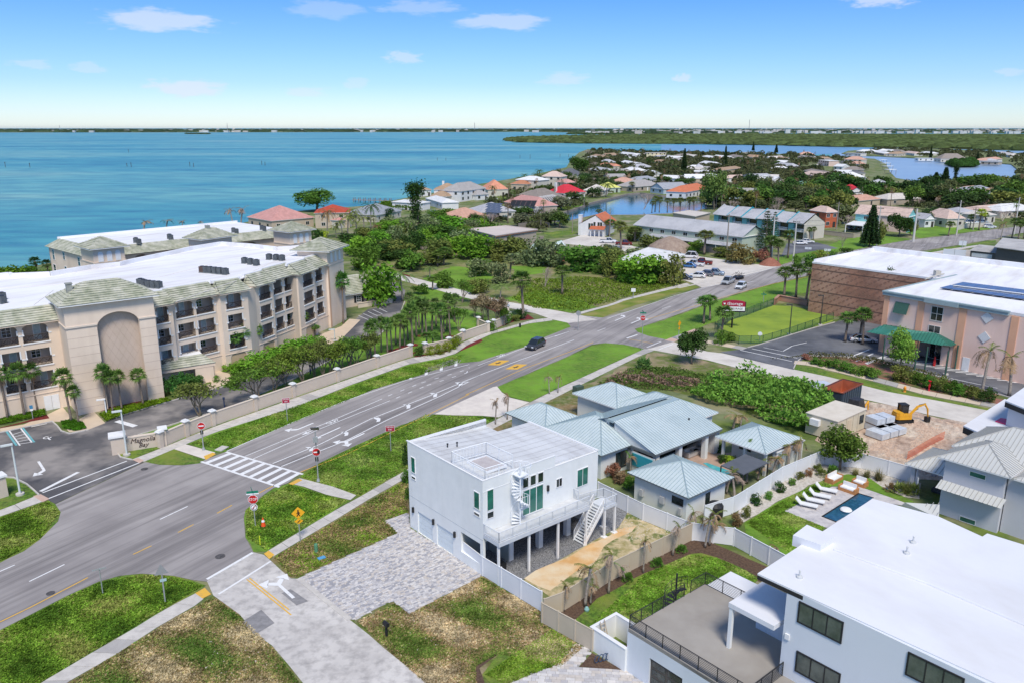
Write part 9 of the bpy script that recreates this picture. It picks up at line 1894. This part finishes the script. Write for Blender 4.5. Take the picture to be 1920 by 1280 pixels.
lamp(628,640,618,'small pale lamp post at the inner drive bend',LP);lamp(200,777,748,'white utility pedestal post before the arched niche',WHITETRIM)
def upole(x,y,yt,label,m=BARKG,arms=1,r=.22):
 t=thing('utility_pole',label,'utility pole',P(x,y));f=camfacing(x,y,35);h=Htop(x,y,yt);mb=MB(f);mb.cyl(0,0,0,h,r*1.2,r*.7,8);mb.build('pole',m,t)
 for k in range(arms):mb=MB(f);mb.box(-1.2,1.2,-.08,.08,h-.8-k*1.2,h-.6-k*1.2);[mb.cyl(u,0,h-.6-k*1.2,h-.35-k*1.2,.06,n=5)for u in(-1,0,1)];mb.build('cross_arm',BARK,t)
 return f(0,0,h-.5)
WPO=mat('pale_concrete_pole',(.56,.54,.50),rough=.8)
PT_=[upole(1487,489,412,'pale concrete pole on the verge, left of the cone tree',WPO),upole(1446,489,405,'pale pole between the palms by the parking lot',WPO),upole(1362,478,402,'dark wooden pole in front of the long apartment block'),upole(1643,462,387,'pale concrete pole beside the tiered cone tree',WPO),upole(1712,454,392,'tapered concrete pole at the driveway',WPO,0,.35),upole(1793,442,376,'tall pale pole by the cream road wall',WPO),upole(1901,440,370,'tall pale pole at the right edge palms',WPO),upole(1568,431,379,'wooden pole beside the orange walled house',BARKG),upole(1824,432,390,'thin wooden pole beside the tall pole'),upole(1207,447,402,'thin wooden pole at the left end of the apartment block',BARKG,0,.15),upole(1143,448,392,'wooden pole in front of the Spanish style house',BARKG,0,.15),upole(1073,437,400,'wooden pole by the yellow green lawn',BARKG,0,.15),upole(1014,430,412,'short pole behind the tan flat building',BARKG,0,.12),upole(1286,397,368,'pale pole among the pond palms',WPO,0,.12)]
wr=MB()
def wire(a,b,sag=.8):wr.tube([tuple(Vector(a).lerp(Vector(b),t)-Vector((0,0,sag*4*t*(1-t))))for t in(0,.25,.5,.75,1)],.035,3)
for i,j in((0,3),(3,5),(5,6),(1,2),(0,1)):
 wire(PT_[i],PT_[j],1.2);wire(tuple(Vector(PT_[i])-Vector((0,0,1.5))),tuple(Vector(PT_[j])-Vector((0,0,1.5))),1.2)
tag(wr.build('overhead_wire',BLACK),'sagging overhead wires along the road on the right','wires')
def cone(x,y,label):t=thing('traffic_cone',label,'traffic cone',P(x,y));f=Fr(P2(x,y),20);mb=MB(f);mb.lathe(0,0,[(.24,.05),(.05,.95)],10);mb.build('cone',mat('cone_orange',(.80,.10,.02),rough=.5),t);mb=MB(f);mb.lathe(0,0,[(.17,.52),(.11,.72)],10);mb.build('white_band',WHITETRIM,t);mb=MB(f);mb.box(-.28,.28,-.28,.28,0.02,.06);mb.build('foot',BLACK,t)
cone(494,986,'orange traffic cone with white band on the corner lawn')
mbx=thing('mailbox','black mailbox on a post at the edge of the dry lawn','mailbox',P(725,1193));f=Fr(P2(725,1193),50);mb=MB(f);mb.box(-.07,.07,-.07,.07,0,1.0);mb.build('post',BLACK,mbx);mb=MB(f);pr=[(-.15,1.0),(.15,1.0),(.15,1.2)]+[(.15*math.cos(a),1.2+.13*math.sin(a))for a in(.6,1.2,1.9,2.5)]+[(-.15,1.2)];n=len(pr);mb.add([(a,-.28,b)for a,b in pr]+[(a,.28,b)for a,b in pr],[tuple(range(n)),tuple(range(n,2*n))[::-1]]+[(i,(i+1)%n,n+(i+1)%n,n+i)for i in range(n)]);mb.build('box',SBLK,mbx)
def tg(name,mb,m,label,cat):return tag(mb.build(name,m),label,cat)
mb=MB(Fr(P2(593,1034),0));mb.lathe(0,0,[(.17,0),(.17,.75),(.14,.85),(.02,.88)],12);tg('utility_pedestal',mb,mat('green_plastic',(.10,.26,.14),rough=.6),'short green utility pedestal on the grass by the paver driveway','utility pedestal')
mb=MB(Fr(P2(603,1046),50));mb.box(-.35,.35,-.22,.22,0.02,.1);tg('valve_cover',mb,mat('blue_lid',(.10,.32,.55),rough=.5),'blue water meter lid in the grass beside the green pedestal','meter lid')
mb=MB(Fr(P2(488,1021),0));mb.cyl(0,0,0,.95,.05,n=6);tg('marker_stake',mb,mat('lime_marker',(.55,.65,.02)),'lime yellow marker stake at the corner lawn edge','marker')
mb=MB(Fr(P2(1583,724),0));mb.lathe(0,0,[(.2,0),(.16,.1),(.16,.6),(.2,.65),(.1,.85),(.03,.9)],10);mb.box(-.28,.28,-.08,.08,.4,.55);tag(mb.build('fire_hydrant',mat('hydrant_yellow',(.75,.35,.03),rough=.5)),'yellow fire hydrant hidden on the verge','hydrant');bpy.data.objects.remove(bpy.data.objects['fire_hydrant'])
hy=thing('fire_hydrant','orange yellow fire hydrant on the verge by the salmon bed','fire hydrant',P(1696,734));f=Fr(P2(1696,734),0);mb=MB(f);mb.lathe(0,0,[(.24,0),(.17,.1),(.17,.62),(.22,.66),(.12,.86),(.03,.92)],10);mb.build('body',mat('hydrant_orange',(.78,.30,.03),rough=.5),hy);mb=MB(f);mb.box(-.32,.32,-.09,.09,.42,.58);mb.build('nozzle',MATS['hydrant_orange'],hy)
rp_=thing('standpipe_valve','bright red fire standpipe in the salmon bed','standpipe',P(1742,730));f=Fr(P2(1742,730),30);mb=MB(f);mb.tube([(-.7,0,0),(-.7,0,.8),(.7,0,.8),(.7,0,0)],.16,7);mb.build('pipe',mat('standpipe_red',(.55,.01,.03),rough=.4),rp_);mb=MB(f);mb.cyl(0,0,.8,1.4,.12,n=8);mb.cyl(0,0,1.35,1.45,.3,n=10);mb.build('valve',MATS['standpipe_red'],rp_)
mb=MB(Fr(P2(1084,734),50));mb.box(-.7,.7,-.5,.5,0,.95);tg('transformer_box',mb,mat('transformer_green',(.07,.11,.08),rough=.6),'dark green transformer box beside the sidewalk near the metal roofs','transformer box')
mb=MB(Fr(P2(421,763),0));mb.cyl(0,0,0,1.2,.09,n=8);mb.cyl(0,0,1.2,1.5,.16,n=8);tg('bollard_light',mb,mat('navy_bollard',(.03,.05,.12)),'dark blue bollard light on the lawn edge of the inner drive, left','bollard light')
mb=MB(Fr(P2(582,700),0));mb.cyl(0,0,0,1.2,.09,n=8);mb.cyl(0,0,1.2,1.5,.16,n=8);tg('bollard_light',mb,MATS['navy_bollard'],'dark blue bollard light on the inner drive edge, right','bollard light')
mb=MB(Fr(P2(975,614),0));mb.box(-.2,.2,-.2,.2,0,.8);tg('litter_bin',mb,BLACK,'small black bin on the curved roadside path','bin')
mb=MB(Fr(P2(416,841),20));mb.box(-.7,.7,-.5,.5,.02,.14);tg('utility_cover',mb,CONC,'flat concrete utility cover in the grass beside the crosswalk','utility cover')
rs=thing('red_figure_post','slim red standing marker at the pink building entrance','marker',P(1751,686));mb=MB(Fr(P2(1751,686),0));mb.lathe(0,0,[(.2,0),(.22,.6),(.12,1.3),(.16,1.5),(.05,1.7)],8);mb.build('marker',mat('red_marker',(.55,.03,.03)),rs)
mb=MB(Fr(P2(252,788),0));fs_2=None
hs=thing('accessible_parking_sign','small blue accessible parking sign at the left wing hedge','road sign',P(62,785));f=camfacing(62,785);post(f,1.9,hs);rectp(f,-.2,.2,1.5,2.0,mat('sign_blue',(.05,.22,.38)),hs);rectp(f,-.15,.15,1.2,1.45,SWH,hs)
mb=MB(Fr(P2(1340,970),0));mb.lathe(0,0,[(.7,0.02),(.8,.3),(.8,1.4),(.6,1.7),(.1,1.8)],14);tg('black_tank',mb,BLACK,'big black round tank between the cottage and the white fence','tank')
mb=MB(Fr(P2(1100,1145),0));mb.lathe(0,0,[(.16,0),(.22,.2),(.12,.4),(.02,.45)],10);tg('garden_globe',mb,mat('teal_ball',(.25,.45,.45),rough=.3),'small pale teal globe light in the grass by the tan gates','garden light')
bq=thing('garden_hose_reel','dark blue garden hose coiled by the near white wall','hose',P(1128,1238));mb=MB(Fr(P2(1128,1238),50))
for k in range(4):mb.tube([(.3*k-.5+.25*math.cos(a),0.1*k,.4+.3*math.sin(a))for a in[i*.7 for i in range(10)]],.035,4)
mb.build('hose',mat('hose_navy',(.03,.06,.12)),bq)
mb=MB(Fr(P2(1256,470),0));mb.lathe(0,0,[(7.5,0),(6.5,1.6),(4,3.2),(1,4.4),(.1,4.6)],14);tg('thatched_hut',mb,mat('thatch_brown',(.26,.19,.15),(.36,.28,.22),.9,.95,.3,1.5),'collapsed brown thatched hut beside the parking lot','thatched hut')
mb=MB(Fr(P2(1444,497),0));mb.lathe(0,0,[(3.2,0),(2.2,1.0),(.8,1.9),(.1,2.1)],11);tg('dirt_pile',mb,mat('red_earth',(.24,.09,.06),(.34,.15,.10),1.5,.95,.2,2),'pile of reddish earth at the parking lot exit','dirt pile')
for(x,y,yt,lab,w_)in((1788,486,468,'white blank sign board on a short post beside the grey roofs',6),(1804,465,452,'small white sign by the road beyond the brick roof',2.2),(1726,482,472,'small white board at the sandy lot',1.2),(1515,470,464,'small white board at the townhouse car park, left',2),(1551,474,467,'small white board at the townhouse car park, right',2),(1857,430,424,'small white board by the right hand road',2)):
 t=thing('sign_board',lab,'sign',P(x,y));f=camfacing(x,y);h=Htop(x,y,yt);post(f,h,t,.1);rectp(f,-w_/2,w_/2,h*.35,h,mat('pale_board',(.62,.66,.70),rough=.5),t)
rd=random.Random(77);mb=MB()
for zone,n in(([(690,1150),(740,1135),(770,1155),(880,1100),(920,1110),(900,1160),(820,1220),(760,1230)],170),([(400,1150),(470,1200),(520,1260),(420,1280),(380,1250)],110),([(1140,985),(1190,960),(1270,1000),(1200,1030)],200)):
 q=[P2(*p)for p in zone];k=0
 while k<n:
  x,y=rd.uniform(min(p[0]for p in q),max(p[0]for p in q)),rd.uniform(min(p[1]for p in q),max(p[1]for p in q))
  if not inpoly(q,x,y):continue
  s=rd.uniform(.03,.09);b=len(mb.v);mb.v+=[(x-s,y,.02),(x,y-s*.8,.03),(x+s,y+s*.2,.02),(x,y+s,.02),(x,y,.03+s*.7)];mb.f+=[(b,b+1,b+4),(b+1,b+2,b+4),(b+2,b+3,b+4),(b+3,b,b+4)];k+=1
o=mb.build('shell_fragments',mat('shell_white',(.66,.60,.52),(.5,.44,.38),3,.9));o['kind']='stuff';o['label']='pale shell fragments scattered in the dry grass'
def pavers(name,px,cols,par_label,az,a=.36,b=.18,z=.045,seed=1,h=.02):
 q=[P2(*p)for p in px];f=Fr(q[0],az);loc=[((p[0]-q[0][0])*f.d[0]+(p[1]-q[0][1])*f.d[1],(p[0]-q[0][0])*f.n[0]+(p[1]-q[0][1])*f.n[1])for p in q];u0,u1=min(p[0]for p in loc),max(p[0]for p in loc);v0,v1=min(p[1]for p in loc),max(p[1]for p in loc)
 rd=random.Random(seed);sheet(name+'_bed',q,z-.03,mat('paver_joint',(.30,.29,.28),rough=.9),px=False);M_=[MB(f)for _ in cols];j=0;v=v0
 while v<v1:
  u=u0-(a/2 if j%2 else 0)
  while u<u1:
   l=a*rd.choice((.6,1,1,1.3));c=(u+l/2,v+b/2)
   if inpoly(loc,*c):g=.008;zz=z+rd.uniform(-.004,.006);M_[rd.randrange(len(cols))].add([(u+g,v+g,zz),(u+l-g,v+g,zz),(u+l-g,v+b-g,zz),(u+g,v+b-g,zz),(u+g,v+g,zz-.03),(u+l-g,v+g,zz-.03),(u+l-g,v+b-g,zz-.03),(u+g,v+b-g,zz-.03)],[(3,2,1,0),(0,1,5,4),(1,2,6,5),(2,3,7,6),(3,0,4,7)])
   u+=l
  v+=b;j+=1
 for k,m_ in enumerate(M_):o=m_.build('paver',cols[k],bpy.data.objects.get(name+'_bed'));o['kind']='stuff'
PV=[mat('paver_%s'%n,c,tuple(x*.85 for x in c),2,.85)for n,c in(('pale',(.66,.63,.60)),('grey',(.49,.47,.47)),('slate',(.36,.355,.375)),('sand',(.57,.52,.47)),('silver',(.57,.55,.54)))]
pavers('driveway',[(766,961),(721,976),(746,999),(560,1083),(655,1161),(668,1161),(692,1148),(725,1130),(738,1127),(752,1137),(767,1150),(880,1091),(903,1078),(866,1050),(770,990)],PV,'',50,.30,.17,seed=2)
pavers('garden_path',[(1080,1207),(1108,1217),(1085,1250),(1170,1255),(1260,1310),(900,1310),(990,1263),(1050,1247),(1065,1225)],[PV[0],PV[3],PV[4],PV[1]],'',95,.5,.3,seed=3)
S('mulch_bed',[(1086,1250),(1110,1224),(1168,1256)],.05,MULCH)
rd=random.Random(88);mb=MB();q=[P2(*p)for p in((1640,762),(1740,784),(1850,806),(1860,880),(1720,890),(1610,855),(1640,830))];k=0
while k<2600:
 x,y=rd.uniform(min(p[0]for p in q),max(p[0]for p in q)),rd.uniform(min(p[1]for p in q),max(p[1]for p in q))
 if not inpoly(q,x,y)or math.sin(x*1.1+2*math.sin(y*.5))+rd.gauss(0,.5)<.2:continue
 s=rd.uniform(.08,.26);b=len(mb.v);mb.v+=[(x-s,y+rd.uniform(-.1,.1),.01),(x,y-s*.7,.02),(x+s*1.2,y,.01),(x,y+s,.02),(x,y,.02+s*.5)];mb.f+=[(b,b+1,b+4),(b+1,b+2,b+4),(b+2,b+3,b+4),(b+3,b,b+4)];k+=1
o=mb.build('soil_clods',mat('clod_brown',(.40,.28,.21),(.56,.43,.33),2,.95));o['kind']='stuff';o['label']='soil clods on the tilled building plot'
# ============================================================ sea haze
mb=MB();mb.add([(x,y,z)for z in(-5,124)for x,y in((-61000,-400),(61000,-400),(61000,76000),(-61000,76000))],[(3,2,1,0),(4,5,6,7),(0,1,5,4),(1,2,6,5),(2,3,7,6),(3,0,4,7)])
hm=bpy.data.materials.new('haze');hm.use_nodes=True;n=hm.node_tree.nodes;n.clear();o=n.new('ShaderNodeOutputMaterial');v=n.new('ShaderNodeVolumePrincipled');v.inputs['Density'].default_value=5e-6;v.inputs['Color'].default_value=(1,1,1,1);v.inputs['Anisotropy'].default_value=.2
hm.node_tree.links.new(v.outputs[0],o.inputs['Volume']);hz=mb.build('haze',hm);hz['kind']='stuff';hz['label']='thin sea haze over the lagoon and the far shore'
